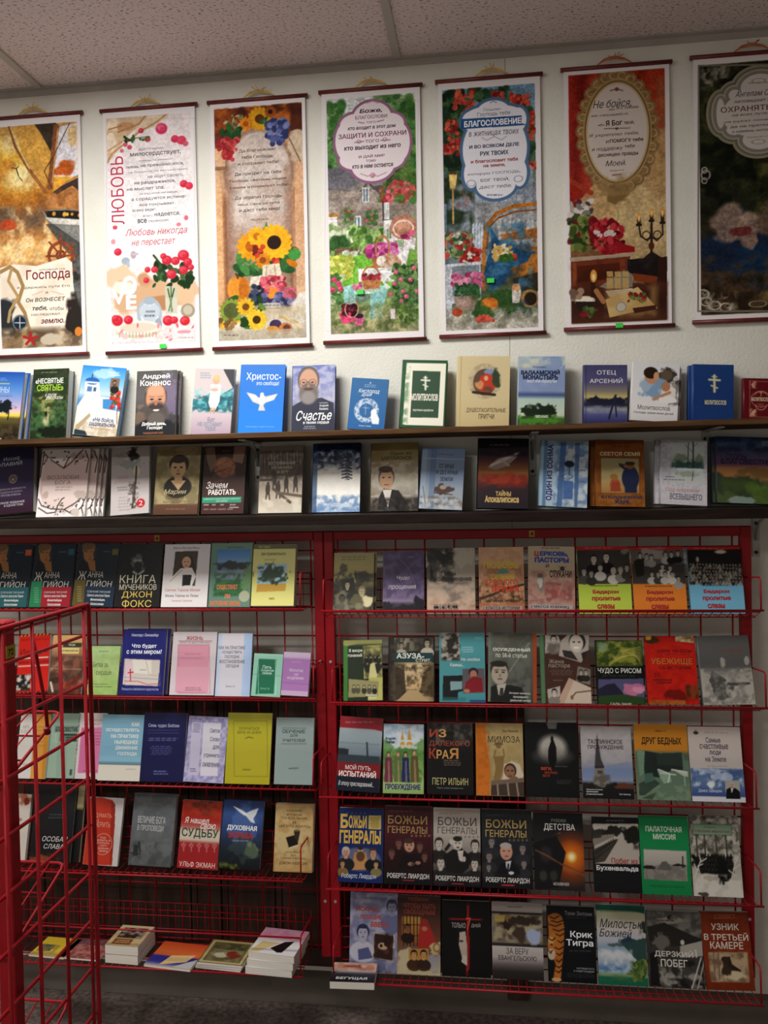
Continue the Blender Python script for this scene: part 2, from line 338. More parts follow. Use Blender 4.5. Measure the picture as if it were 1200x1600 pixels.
    def crop(s, x0, y0, x1, y1, c='f2edef'): return s.mix(1-s.bx(x0, y0, x1, y1)[0], c)
    def tl(s, lines, x0, y0, x1, y1, c, b=0., i=0., j=0.):               # several lines, one box
        n = len(lines); h = (y1-y0)/n; L = max(len(k) for k in lines)
        for m, k in enumerate(lines):
            w = (x1-x0)*(len(k)+.5)/(L+.5); xs = (x0+x1-w)/2. if j == 0 else (x0 if j < 0 else x1-w)
            s.t(k, xs, y0+h*m+h*.14, xs+w, y0+h*m+h*.86, c, b, i)
        return s
_tc, _gc = {}, {}
_fc = bpy.data.curves.new('lettering', 'FONT'); _fo = bpy.data.objects.new('lettering', _fc); _dg = bpy.context.evaluated_depsgraph_get()
def fill_glyph(C, b):                               # ink of one letter as trapezoids (non-zero winding), heavier by b
    s = sum(P[i-1][0]*P[i][1]-P[i][0]*P[i-1][1] for P in C for i in range(len(P)))
    E = []; ys = set()
    for P in C:
        n = len(P); Q = P
        if b:
            Q = []
            for i in range(n):
                e1 = (P[i][0]-P[i-1][0], P[i][1]-P[i-1][1]); e2 = (P[(i+1) % n][0]-P[i][0], P[(i+1) % n][1]-P[i][1]); l1 = math.hypot(*e1); l2 = math.hypot(*e2)
                k = b if s < 0 else -b; mx, my = -e1[1]/l1-e2[1]/l2, e1[0]/l1+e2[0]/l2; q = k/max(.5, (mx*mx+my*my)/2)
                Q.append((P[i][0]+mx*q, P[i][1]+my*q))
        for i in range(n):
            a, c = Q[i-1], Q[i]; ys.add(round(c[1], 2))
            if abs(a[1]-c[1]) > 1e-6: E.append((a[0], a[1], c[0], c[1]) if a[1] < c[1] else (c[0], c[1], a[0], a[1])); E[-1] += (1 if a[1] < c[1] else -1,)
    lo, hi = min(k[1] for k in E), max(k[3] for k in E); ys = sorted(set([lo, hi]+[y for y in ys if lo < y < hi]+[lo+(hi-lo)*k/9. for k in range(1, 9)])); out = []
    for y0, y1 in zip(ys[:-1], ys[1:]):
        if y1-y0 < 1e-4: continue
        ym = (y0+y1)/2; X = []
        for xa, ya, xb, yb, w in E:
            if ya <= ym < yb:
                k = (xb-xa)/(yb-ya); c0, c1 = max(y0, ya), min(y1, yb); X.append((xa+(ym-ya)*k, xa+(c0-ya)*k, xa+(c1-ya)*k, w))
        X.sort(); w = 0
        for j, x in enumerate(X):
            if w == 0: st = x
            w += x[3]
            if w == 0 and x[0]-st[0] > 1e-5: out.append(((st[1], y0), (x[1], y0), (x[2], y1), (st[2], y1)))
    return out
def glyphs(tx, b):                                  # the outline of a line of lettering, filled, in a unit box
    k = (tx, b)
    if k in _tc: return _tc[k]
    _fc.body = tx; C = []
    for sp in _fo.to_curve(_dg).splines:
        bp = sp.bezier_points; n = len(bp); P = []
        for i in range(n):
            p, q = bp[i], bp[(i+1) % n]
            if p.handle_right_type == 'VECTOR' and q.handle_left_type == 'VECTOR': P.append(tuple(p.co)[:2])
            else: P += [tuple(v)[:2] for v in interpolate_bezier(p.co, p.handle_right, q.handle_left, q.co, 4)[:-1]]
        P = [v for i, v in enumerate(P) if math.dist(v, P[i-1]) > 1e-4]
        if len(P) > 2: C.append((min(v[0] for v in P), max(v[0] for v in P), P))
    _fo.to_curve_clear(); C.sort(key=lambda c: c[0]); G = []
    for c in C:
        if G and c[0] < G[-1][1]-.005: G[-1][1] = max(G[-1][1], c[1]); G[-1][2].append(c[2])
        else: G.append([c[0], c[1], [c[2]]])
    T = []
    for x0, x1, L in G:
        key = (b, tuple(tuple((round(v[0]-x0, 3), round(v[1], 3)) for v in P) for P in L))
        if key not in _gc: _gc[key] = fill_glyph([[(v[0]-x0, v[1]) for v in P] for P in L], b)
        T += [tuple((x+x0, y) for x, y in q) for q in _gc[key]]
    co = np.array(T, float).reshape(-1, 2) if T else np.zeros((0, 2)); F = [(i, i+1, i+2, i+3) for i in range(0, len(co), 4)]
    if not T: _tc[k] = (co, F, np.zeros(0), (1, 1)); return _tc[k]
    lo, hi = co.min(0), co.max(0); _tc[k] = ((co-lo)/np.maximum(hi-lo, 1e-6), F, np.zeros(len(co)), hi-lo); return _tc[k]
# ---------------------------------------------------------------- the pictures on the seven wall scrolls
POST = {}
def scrollbase(A):
    A.bg('f1ecee', 'f3eef0')
    for k in (.022, .978): A.mix(np.clip((.012-np.abs(A.U-k))/A.du+.5, 0, 1), 'e6c2c0', .6)
    for k in (.035, .965): A.mix(np.clip((.003-np.abs(A.U-k))/A.du+.5, 0, 1), 'd8a8a8', .6)
    return A
def p_ship(A):
    A.z(-75, 150, 468, 112, -35, 1490, 502, 1468)
    A.g(-45, 195, 478, 1425, (0, 'cfa468'), (.08, 'eec25c'), (.22, 'f2c04a'), (.3, 'd79a3e'), (.37, 'a8703a'), (.41, '8a684c'), (.5, 'c08a52'), (.58, 'e2b878'), (.63, 'b07c48'), (.75, '8c6238'), (1, '9c8468'))
    A.e(130, 470, 130, 70, 'fdf0c0', .8, .9).e(40, 290, 60, 50, 'fff4d8', .5, .9).n(-45, 380, 300, 640, 'b06a28', 5, .55, .55)
    A.p([(345, 190), (445, 170), (452, 470), (300, 470)], 'e6e2ea').el(370, 410, 55, 45, 'c4672c', 6).el(425, 250, 40, 60, 'e8c078', 6, .7)
    A.p([(60, 190), (200, 165), (300, 330), (250, 560), (170, 470)], 'dba856', .75).p([(185, 170), (325, 160), (310, 240), (290, 330), (225, 220)], '4c4238')
    A.l([(325, 190), (285, 530)], 34, '94603e').l([(335, 200), (300, 500)], 8, 'd8a070').l([(35, 180), (75, 300), (150, 420), (260, 560)], 20, 'a56e40').l([(45, 190), (85, 300), (160, 425)], 6, 'f0d8a0').l([(405, 170), (310, 350), (250, 440), (300, 540)], 5, '5a4030')
    A.l([(50, 420), (80, 425), (95, 412)], 5, '3c3020').l([(80, 425), (95, 470), (118, 495)], 5, '3c3020').l([(80, 428), (92, 462)], 7, '4c3c28')
    A.n(-45, 650, 300, 950, 'f4d8a4', 9, .6, .8).n(-45, 640, 240, 760, '5c5248', 6, .5, .6).el(20, 745, 55, 28, 'c4502c', 5, .8)
    A.p([(215, 640), (300, 560), (400, 490), (470, 450), (478, 960), (420, 900), (330, 800), (250, 690)], '8c8c88').p([(215, 635), (300, 560), (400, 490), (475, 455), (475, 660), (400, 650), (260, 660)], 'c48a54').p([(300, 560), (360, 520), (470, 470), (470, 560), (420, 520), (330, 570)], '4a3a34')
    A.p([(250, 665), (400, 660), (476, 668), (476, 712), (400, 706), (270, 700)], '2c2420').sc(300, 676, 470, 690, 6, 8, 12, ['d8a040', 'e0b850']).p([(255, 700), (476, 715), (476, 745), (300, 735)], 'd8d4cc').p([(260, 740), (300, 735), (476, 850), (476, 960), (390, 900)], '4c4c4a', .8).n(215, 560, 470, 660, '8a5830', 8, .5, .6)
    A.p([(418, 955), (478, 900), (478, 1420), (418, 1400)], '6a6a68').n(400, 940, 478, 1400, '33312e', 8, .5)
    A.o(350, 915, 72, 72, 20, '8c4a30').o(350, 915, 24, 24, 14, '7a3c28').l([(280, 840), (430, 1000)], 12, '8c4a30').l([(430, 850), (280, 990)], 12, '8c4a30').l([(350, 795), (350, 960)], 12, '8c4a30').l([(262, 920), (440, 915)], 12, '8c4a30')
    A.tex(-45, 195, 478, 1425, 46, .10)
    A.p([(-20, 985), (60, 965), (200, 975), (380, 925), (418, 955), (425, 1080), (440, 1180), (425, 1330), (280, 1355), (120, 1335), (60, 1345), (-20, 1300)], 'f1e8dc').n(-20, 960, 430, 1340, 'dccbb4', 5, .62, .5)
    A.el(15, 1255, 55, 110, '34383c', 6).l([(-20, 1010), (40, 980), (85, 1010), (120, 1090), (90, 1180), (130, 1240), (155, 1330), (110, 1370)], 22, 'a88a5c').l([(50, 990), (30, 1060), (90, 1150), (40, 1230), (30, 1290)], 18, 'b89a6c')
    A.e(100, 1297, 45, 45, '24303c').o(100, 1297, 40, 40, 5, '8a94a0').l([(70, 1297), (130, 1297)], 5, 'c8d0d8').l([(100, 1265), (100, 1330)], 5, 'c8d0d8')
    A.n(-40, 1340, 478, 1425, 'cbb89a', 8, .45).n(-40, 1340, 478, 1425, '5c4a3a', 9, .55, .8).el(430, 1260, 50, 90, '332c28', 7).e(455, 1345, 22, 26, 'd8883c').el(300, 1390, 90, 30, 'c8bca8', 6)
    for k in range(5):
        t = k*1.2566-.3; A.l([(165, 1388), (165+42*math.cos(t), 1388+36*math.sin(t))], 16, 'b03030')
    A.t('УПОВАЙ НА', 218, 982, 378, 1003, '5a3028').t('Господа', 140, 985, 405, 1066, '7c2630', .012).t('и', 85, 1092, 98, 1106, '6a4038').t('держись пути Его.', 128, 1076, 412, 1110, '5a3c38').t('и', 258, 1118, 272, 1132, '6a4038')
    A.t('Он ВОЗНЕСЕТ', 138, 1146, 374, 1182, '3c2a28', .015, .2).t('тебя,', 175, 1198, 270, 1232, '3c2a28', .02, .25).t('чтобы ты', 282, 1198, 411, 1228, '6a4a48').t('наследовал', 170, 1238, 343, 1262, '7a4a48').t('землю.', 230, 1270, 373, 1303, '6a2430', .02, .2).t('Псалом 36:34', 250, 1332, 338, 1344, '888080')
    A.l([(175, 1140), (240, 1118)], 3, 'c898a0').l([(290, 1118), (370, 1136)], 3, 'c898a0'); A.crop(-47, 193, 480, 1427)
def p_love(A):
    A.z(590, 100, 1115, 62, 622, 1455, 1140, 1445)
    A.g(610, 142, 1113, 1400, (0, 'ede2e4'), (.35, 'f4eff2'), (.6, 'f3ecee'), (.8, 'e8dad4'), (1, 'eadfe0'))
    A.p([(612, 142), (860, 118), (790, 190), (720, 250), (660, 340), (618, 390)], 'dcc0a0').el(660, 170, 60, 40, 'f0dcc4', 5).el(720, 185, 50, 26, 'c89c74', 5).el(640, 280, 30, 50, 'f0e0cc', 5)
    A.p([(840, 118), (985, 108), (900, 180), (760, 235)], 'e6d0b8').l([(960, 112), (900, 160), (800, 215), (640, 340), (618, 385)], 10, 'c09a72').l([(840, 120), (800, 170), (680, 215)], 10, 'b88c64').l([(620, 320), (700, 270)], 9, 'c8a480').l([(625, 200), (700, 180)], 8, 'b08860')
    A.rose(927, 197, 33, 'd8406c', 'f08aa8').rose(1003, 255, 22, 'd03858').rose(1040, 262, 26, 'd84868').rose(1063, 282, 16, 'd86880').rose(810, 208, 16, 'c83850').rose(848, 255, 18, 'd05068').rose(720, 285, 13, 'd86078').rose(745, 300, 14, 'd05870').rose(700, 320, 12, 'e08898')
    A.sc(715, 240, 770, 275, 10, 8, 18, ['3a5a30', '4c6c3c', '2c4424'], .3, .5).l([(770, 250), (860, 240)], 5, '5c7848').sc(800, 245, 860, 262, 6, 6, 10, ['4a6a3a', '587848'], .3, .6)
    A.tex(612, 142, 1113, 1400, 40, .05).crop(610, 140, 1113, 1400)
    A.t('ЛЮБОВЬ', 637, 350, 712, 735, 'c03350', 0, 0, 1)
    L = [('долготерпит,', 795, 940, 300, 322, 0), ('милосердствует,', 748, 1036, 318, 358, .01), ('любовь не завидует,', 795, 997, 362, 383, 0), ('любовь', 724, 797, 402, 420, .008), ('не превозносится,', 808, 1052, 386, 416, .01), ('не гордится, не бесчинствует,', 738, 1076, 420, 448, 0), ('не ищет своего,', 848, 1052, 450, 478, 0), ('не раздражается,', 772, 1006, 484, 514, .012), ('не мыслит зла,', 730, 944, 520, 548, .004), ('не радуется неправде,', 800, 1018, 548, 570, 0), ('а сорадуется истине:', 755, 1062, 572, 606, .006), ('все покрывает,', 802, 1003, 610, 636, .004), ('всему верит,', 760, 897, 644, 668, .004), ('всего', 822, 876, 680, 694, 0), ('надеется,', 886, 1032, 664, 694, .008), ('все', 790, 842, 702, 728, .02), ('переносит.', 852, 970, 706, 726, 0)]
    for k, x0, x1, y0, y1, b in L: A.t(k, x0, y0, x1, y1, '4a4650' if b else '77727c', b)
    A.t('Любовь никогда', 722, 745, 1070, 808, 'c85a6c', 0, .3).t('не перестает', 756, 815, 1000, 866, 'c85a6c', 0, .3)
    A.rose(1052, 508, 22, 'd03048').rose(1082, 520, 22, 'd83c54').e(1065, 700, 12, 14, 'd87888').e(1022, 737, 14, 11, 'e08c98').e(660, 750, 14, 12, 'd85c6c').e(650, 830, 13, 15, 'e0a0a8').rose(676, 888, 22, 'cc3450').e(765, 905, 16, 22, 'b8a8b4').e(775, 900, 22, 8, 'c8bcc4').e(720, 940, 24, 22, 'a8b4c0').e(735, 960, 10, 20, 'b4c0cc')
    A.el(700, 1030, 110, 60, 'e2c8ac', 5).el(880, 1120, 230, 90, 'd2ae8c', 5).el(1060, 1130, 70, 90, 'dcbc9c', 5).el(830, 1040, 60, 50, 'c89c78', 5).el(900, 1180, 90, 40, 'b88a64', 5).el(700, 1090, 60, 30, 'f0e4d8', 5)
    A.sc(880, 960, 1090, 1090, 46, 14, 30, ['2c4a28', '3c5c34', '1e3a1e', '4a6c40'], .3, .6).l([(880, 910), (920, 960)], 12, '34542c')
    A.p([(942, 1085), (1015, 1085), (1012, 1240), (948, 1240)], 'c4c4b0').l([(960, 1100), (985, 1225)], 8, '4c6a3c').l([(995, 1100), (965, 1225)], 8, '3c5a30').l([(978, 1090), (980, 1230)], 7, '50703c').r(945, 1150, 1012, 1235, 'e0ddd4', .35)
    for x, y, q in ((955, 938, 28), (1003, 943, 25), (1048, 912, 32), (1072, 950, 25), (1048, 995, 26), (980, 1018, 28), (1090, 980, 18), (935, 915, 18), (885, 990, 20), (845, 990, 17), (838, 1050, 17)): A.rose(x, y, q, 'c82e44', 'e86878')
    for tx, x0, y0, x1, y1 in (('V', 640, 1100, 720, 1185), ('O', 700, 1020, 785, 1135), ('E', 722, 1130, 782, 1215)): A.t(tx, x0, y0, x1, y1, 'f8f2f2', .045)
    A.e(855, 1240, 72, 92, 'b0bcc8', 1, .1).e(855, 1240, 52, 68, 'dde4ea').e(855, 1165, 34, 24, 'a8b4c0').e(832, 1225, 34, 38, 'c4ccd6').e(880, 1225, 34, 38, 'c4ccd6').p([(802, 1240), (910, 1240), (855, 1320)], 'c4ccd6').d(825, 1215, 890, 1262, 2, '5c6878').e(905, 1300, 22, 34, 'a0acb8')
    A.e(1072, 1225, 40, 40, 'a89c88').e(1072, 1222, 26, 26, 'c4bca8').e(790, 1335, 130, 42, 'd6ccb8', 1, .1).e(790, 1318, 130, 40, 'ece6dc').e(790, 1316, 105, 28, 'dad0c0')
    for k in range(12): A.r(680+k*19, 1342, 688+k*19, 1372, 'a8987c', .6)
    for x, y, q in ((672, 1275, 32), (735, 1272, 26), (960, 1280, 30), (995, 1278, 22), (1055, 1283, 28), (660, 1262, 20)): A.rose(x, y, q, 'cc2c40', 'ea6a78')
    A.sc(640, 1300, 1110, 1390, 14, 8, 18, ['e49aa4', 'd87888', 'ecc0c8'], .3, .5).e(1050, 1345, 40, 10, 'e8a0b0').d(1015, 1372, 1108, 1384, 1, '9a9294')
    A.fr(612, 140, 1113, 1400, 2, 'b8b0b4', .7)
def p_harvest(A):
    A.z(60, 112, 545, 75, 92, 1345, 565, 1325)
    A.g(82, 145, 548, 1285, (0, '8a4426'), (.07, 'a4542a'), (.13, '7c4430'), (.3, 'a07a60'), (.6, 'ab8a72'), (.85, '9a8674'), (1, 'b8a890'))
    A.n(82, 130, 548, 330, 'cf7a30', 6, .5, .8).n(82, 130, 548, 330, '4a2420', 8, .58, .8)
    A.g(85, 340, 150, 1270, 'e4bc94', 'e0b488', 'd8a880').g(487, 330, 550, 1130, 'dcb08c', 'd4a884', 'd8b494').gx(120, 430, 160, 1200, 'b88860', '8a5c44', f=.02).gx(462, 430, 495, 1120, '8a5c48', 'c09070', f=.02)
    A.e(305, 440, 200, 240, 'cfa888').e(310, 450, 175, 215, '94705c').e(310, 455, 160, 205, 'd2c4bc').g(152, 440, 472, 880, (0, 'd4c8c2'), (.5, 'd8cdc6'), (.85, 'b09484'), (1, '8f6a58'), f=.06).n(150, 500, 470, 1000, 'b09080', 7, .6, .4)
    A.gx(140, 420, 200, 1100, '8c6450', 'b49888', f=.05, a=.6).gx(430, 420, 478, 1000, 'b49888', '8c6450', f=.05, a=.6)
    A.r(80, 395, 140, 440, 'd8b090').r(85, 432, 150, 446, '9a7458').el(505, 330, 40, 70, 'd4c0a8', 6).l([(462, 280), (520, 400)], 8, '9a7860')
    A.fl(315, 190, 58, 'e0a828', '6a3c18', 16).fl(245, 215, 36, 'd88a24', 'b05a1c').fl(370, 155, 30, 'a85c28', '3c2014').sc(140, 170, 230, 240, 30, 6, 14, ['8a8460', 'c8b890', '6a6a3c', 'a05028'], .3, .6).sc(115, 235, 225, 290, 14, 16, 34, ['2c5830', '3c6c38', '1f4424'], .3, .6).sc(330, 190, 400, 230, 8, 12, 22, ['3a6a34', '508040'], .3, .6)
    A.sc(105, 290, 205, 345, 46, 9, 14, ['b83840', 'd05a58', '983038'], .35).sc(130, 340, 185, 395, 22, 8, 13, ['a83038', 'c84848'], .35).sc(350, 195, 455, 290, 60, 10, 16, ['4a5088', '6a72a8', '38406c', '8088b4'], .35).sc(380, 280, 430, 318, 16, 9, 14, ['404878', '5c649c'], .35)
    _lt = lambda: A.tex(82, 130, 550, 1290, 50, .07).crop(80, 140, 548, 1290)
    T = [('Да благословит', 210, 332, 398, 362), ('тебя Господь', 222, 366, 382, 394), ('и сохранит тебя!', 205, 396, 412, 428), ('Да призрит на тебя', 188, 446, 424, 480), ('Господь светлым лицом', 163, 480, 450, 512), ('Своим и помилует тебя!', 163, 512, 460, 546), ('Да обратит Господь', 190, 566, 428, 600), ('лицо Свое на тебя', 202, 602, 415, 630), ('и даст тебе мир!', 212, 630, 416, 662)]
    for k, x0, y0, x1, y1 in T: A.t(k, x0, y0, x1, y1, '3c2a24', .006)
    A.t('Числ 6:24-26', 268, 686, 360, 702, '5a443c')
    A.sc(215, 860, 470, 975, 34, 22, 44, ['2c5a30', '3c7038', '1f4826', '508a48'], .3, .5).sc(400, 800, 500, 930, 10, 20, 34, ['e09a20', 'c87818', '3c6a34'], .3, .5).p([(350, 705), (360, 745), (330, 750)], '4c8a40').e(490, 870, 32, 28, '4c9448')
    A.fl(270, 830, 70, 'e8a020', 'b86818', 14).fl(300, 780, 48, 'eeb02c', 'c07a1c', 14).fl(388, 810, 88, 'efb428', '3c2416', 18).e(388, 812, 34, 28, '33201a').fl(330, 900, 42, 'd88a28', '9a5418').sc(285, 830, 335, 890, 16, 8, 14, ['a83424', 'c84c34', '7c2820'], .3).sc(385, 890, 415, 920, 8, 7, 12, ['b83828', 'd85844'], .3)
    A.p([(330, 925), (415, 915), (430, 1000), (420, 1040), (330, 1040)], 'ddd0bc').l([(350, 930), (345, 1030)], 6, 'b8a48c').l([(390, 925), (400, 1010)], 6, 'b8a48c')
    A.e(208, 1045, 58, 62, 'd88a2c').e(185, 1045, 30, 60, 'e8a040', .7).e(235, 1045, 26, 58, 'b86a20', .7).l([(205, 990), (195, 968)], 10, '6a4a2c').p([(270, 985), (330, 975), (320, 1030), (265, 1030)], 'd4ccbc')
    A.sc(320, 985, 440, 1075, 60, 10, 15, ['c84c5c', 'd87480', 'a83848', 'e4a0a4'], .35).sc(270, 1030, 340, 1120, 50, 8, 13, ['2c3448', '48506c', '1c2438'], .35).sc(330, 1070, 490, 1125, 60, 10, 16, ['4a4a74', '6a6a94', '343458', '8484a8'], .35).sc(430, 1040, 490, 1085, 18, 9, 14, ['c06878', 'a85060'], .35).sc(370, 1040, 400, 1085, 5, 12, 18, ['e8903c'], .3)
    A.r(310, 1118, 420, 1150, 'c8c4bc', .9).d(310, 1120, 420, 1150, 2, '6a6470').el(515, 1120, 45, 50, 'dcd4cc', 5).g(82, 1150, 550, 1290, 'c4b494', 'd8d2c8', 'b0a894', f=.06, a=.85)
    A.sc(120, 1090, 330, 1230, 26, 18, 34, ['2f5a2a', '44722f', '24481f', '6a8a3c'], .3, .5)
    A.fl(172, 1155, 60, '8a9a40', '4c5a2c', 16).e(172, 1155, 40, 40, '5c6438').fl(245, 1135, 46, 'e0b030', '7a5018').fl(300, 1200, 52, 'ecc034', '4c3418', 14).e(235, 1215, 26, 24, '2c4a24').sc(110, 1200, 220, 1245, 18, 8, 16, ['d8b040', '7a5a30', 'e0d0b0', '9a7a4c'], .3)
    A.e(395, 1225, 30, 26, '4a3a5c').e(380, 1255, 36, 24, 'd8963c').e(445, 1245, 34, 30, 'c87c48').e(450, 1240, 18, 16, '6a4034').l([(420, 1185), (500, 1215), (520, 1265)], 16, 'c8b080').l([(440, 1180), (525, 1240)], 10, 'dccaa0').r(82, 1262, 556, 1290, 'b8ae9c', .8).d(130, 1272, 215, 1284, 1, '6a6058'); _lt()
def p_garden(A):
    A.z(615, 55, 1118, 12, 655, 1318, 1158, 1300)
    A.g(642, 88, 1130, 1262, (0, 'dfe4e6'), (.12, 'd4dad8'), (.25, '7a8c5c'), (.3, '8a8a84'), (.5, '9c9488'), (.56, '8ca868'), (.7, '7fae50'), (.8, '86a864'), (1, '9c9478'))
    A.sc(660, 120, 720, 260, 40, 18, 40, ['5c8a4c', '7aa464', '4a7a40', '9cbc84'], .4, .7).sc(900, 70, 1110, 130, 50, 16, 36, ['6a945c', '88ac74', '4c7a44', 'a8c494'], .4, .7).sc(1040, 100, 1115, 560, 70, 22, 50, ['4a7a3c', '3c6834', '5c8a48', '6a9850'], .4, .7).sc(650, 300, 760, 420, 40, 20, 44, ['3c6834', '4c7a40', '2f5a2c', '6a945c'], .4, .7).sc(960, 420, 1110, 560, 40, 20, 46, ['4c6e34', '3c5c2c', '6a8848'], .4, .7)
    A.p([(650, 440), (780, 420), (812, 560), (655, 545)], '77757c').p([(655, 545), (815, 555), (830, 545), (945, 545), (945, 720), (870, 740), (660, 745)], 'a89c94').n(655, 545, 945, 745, '8a7c74', 16, .5, .7).n(655, 545, 945, 745, 'c8bcb0', 18, .55, .6)
    A.p([(815, 555), (862, 505), (900, 530), (945, 600), (945, 560), (920, 540)], '5c585c').p([(822, 560), (862, 512), (905, 560), (915, 640), (822, 640)], 'b0a49c').n(822, 540, 915, 700, '8c8078', 18, .5, .6).p([(945, 590), (1020, 560), (1080, 640), (1090, 730), (945, 720)], 'a09488').n(945, 570, 1085, 730, '7c7068', 18, .5, .6).p([(880, 525), (930, 520), (1030, 570), (950, 600)], '6a6468')
    A.sc(925, 505, 1100, 600, 60, 8, 20, ['b04048', 'c85c60', '8a6a3c', '5c8a48', 'd87880'], .35)
    for x, y, w, h in ((850, 570, 38, 74), (808, 705, 42, 56), (960, 650, 26, 84)): A.r(x-w/2, y-h/2, x+w/2, y+h/2, 'e4e6e8').r(x-w/2+6, y-h/2+6, x-2, y+h/2-5, '8c98a4').r(x+2, y-h/2+6, x+w/2-6, y+h/2-5, '7c8894')
    A.r(660, 680, 705, 730, 'ece8e4').r(660, 665, 712, 680, 'b8884c').r(936, 600, 945, 700, '3c3c40').sc(740, 640, 785, 720, 30, 8, 18, ['5c7c48', '8a5c54', '7a9a60'], .35, .7).sc(860, 640, 910, 720, 30, 8, 18, ['5c7c48', '4c6c3c', 'b06a70'], .35, .7)
    A.sc(660, 735, 790, 800, 60, 10, 24, ['c8d4b0', 'a8bc88', '88a868', 'dfe4d0'], .35, .7).sc(780, 740, 960, 850, 80, 10, 24, ['6a9448', '8aac60', '5c8440', 'a4c07c', '4c7438'], .35, .7).el(720, 825, 60, 40, '3c6434', 6).sc(660, 845, 860, 880, 40, 8, 16, ['6a8a50', 'c8ccb8', '7a5c4c', '8aa468'], .35)
    A.p([(730, 885), (960, 870), (1000, 1050), (740, 1060)], '7cba48').p([(660, 880), (740, 880), (790, 960), (740, 1000), (670, 980)], 'c4cc60').sc(665, 880, 790, 1000, 80, 8, 20, ['d4d468', 'b8c054', 'dfe08c', '98ac48'], .35, .6)
    A.p([(945, 700), (985, 695), (1090, 790), (1060, 930), (945, 930)], 'ece8ea').r(960, 740, 985, 790, '8ca478').r(1000, 800, 1050, 830, '94ac84')
    for k in range(5): A.l([(950+k*22, 730), (950+k*24, 930)], 6, 'c4c4c4', .7)
    A.e(1045, 733, 68, 62, 'b8826c', 1, .08).e(1045, 722, 42, 34, 'cf9c84').o(1045, 740, 50, 40, 8, 'e8d0c8').rose(1065, 778, 20, 'c05078').rose(1090, 765, 18, 'd87898').p([(1080, 780), (1110, 790), (1105, 850), (1080, 840)], 'eee4e8').e(1050, 780, 20, 12, '8a3458')
    A.p([(875, 850), (1010, 850), (985, 930), (895, 945)], 'b07850').sc(870, 825, 1010, 880, 60, 10, 20, ['b83c84', 'd068a4', '983070', 'e090bc'], .35).o(940, 840, 34, 60, 9, 'b88858').e(970, 905, 55, 36, 'c89878').e(935, 905, 26, 26, 'e8dcd0').e(995, 915, 45, 26, 'b88460').n(930, 880, 1040, 930, 'e8d8c8', 12, .55, .7)
    A.p([(815, 945), (1005, 935), (1000, 1010), (820, 1010)], 'e4e4e4').n(815, 940, 1000, 1010, 'b8bcb4', 14, .5, .6)
    A.p([(722, 1040), (830, 1015), (980, 1035), (960, 1075), (740, 1062)], 'a8d4d0').p([(735, 1062), (800, 1060), (812, 1140), (870, 1190), (860, 1215), (760, 1180)], '9cccc8').p([(880, 1075), (965, 1060), (950, 1140), (945, 1190), (870, 1225), (880, 1150)], '92c4c2').p([(805, 1075), (880, 1075), (870, 1110), (810, 1120)], '7a9484').r(800, 1040, 890, 1070, 'd0e8e6')
    A.p([(832, 990), (938, 985), (925, 1045), (850, 1050)], 'c8926a').n(832, 985, 938, 1050, 'a8703c', 16, .5, .6).o(882, 985, 44, 50, 8, 'b8784c').sc(845, 975, 925, 995, 24, 6, 11, ['8c2c34', 'b04450'], .35).sc(790, 1020, 830, 1050, 10, 8, 14, ['c85c80', 'e090a8'], .35).p([(940, 1000), (985, 1040), (960, 1050)], 'd8e4e0')
    A.sc(990, 930, 1140, 1150, 170, 10, 24, ['3c5c34', '4c7040', '2f4c2a', '5c804c', '7a985c'], .35, .7)
    for x, y in ((1010, 960), (1035, 1000), (1085, 1000), (1048, 1060), (1065, 1085), (1100, 940), (1005, 1020), (1120, 1060), (1040, 1110), (985, 1075)): A.rose(x, y, 12, 'c8587c', 'e8a0b4')
    A.sc(670, 980, 735, 1120, 60, 9, 20, ['5c8a4c', '7aa464', 'b8c0a0', '486c3c'], .35, .7)
    for x, y in ((690, 1000), (715, 1020), (685, 1050), (725, 1045)): A.rose(x, y, 15, 'c84068', 'e890a8')
    A.n(680, 1130, 1135, 1262, '7c8c54', 10, .45, .8).n(680, 1160, 1135, 1262, 'c0b48c', 14, .5, .7).n(680, 1140, 1135, 1262, '5c6840', 14, .6, .8).sc(1020, 1140, 1130, 1220, 40, 8, 20, ['6a8844', '8aa45c', '4c6834'], .35, .6)
    A.p([(718, 1170), (812, 1165), (795, 1215), (740, 1225)], 'd84c7c').p([(798, 1185), (850, 1180), (842, 1232), (808, 1235)], 'dc6c98').sc(735, 1130, 810, 1180, 40, 8, 14, ['5c1c2c', '7c2c3c', '3c1020'], .35).e(825, 1185, 22, 12, '3c2434').o(785, 1150, 34, 42, 5, 'c8a080').r(985, 1150, 1010, 1200, 'e4d8d8')
    A.tex(642, 90, 1130, 1262, 52, .13).crop(642, 88, 1132, 1262)
    for c, k in (('a07090', 0), ('f0e6ea', -14)):
        A.e(880, 300, 196+k, 150+k, c, 1, .03).e(878, 180, 112+k, 96+k, c, 1, .03).e(885, 415, 124+k, 98+k, c, 1, .03).e(745, 300, 68+k, 110+k, c, 1, .03).e(1020, 300, 66+k, 110+k, c, 1, .03).e(795, 215, 95+k, 70+k, c, 1, .03).e(965, 210, 90+k, 70+k, c, 1, .03).e(800, 390, 100+k, 65+k, c, 1, .03).e(965, 385, 95+k, 65+k, c, 1, .03)
    A.t('Боже,', 815, 128, 930, 160, '4c2440', .03, .15).t('БЛАГОСЛОВИ', 792, 160, 955, 188, '8a4c6c', .01).t('ТОГО', 848, 194, 898, 208, '8a4c6c', .01).l([(808, 202), (838, 206)], 5, 'a87890').l([(905, 198), (938, 190)], 5, 'a87890').t('кто входит в этот дом', 755, 212, 998, 246, '4c2440', .02, .12).t('ЗАЩИТИ И СОХРАНИ', 706, 240, 1054, 292, '8a4c6c', .02).t('ТОГО', 845, 286, 915, 306, '8a4c6c', .012)
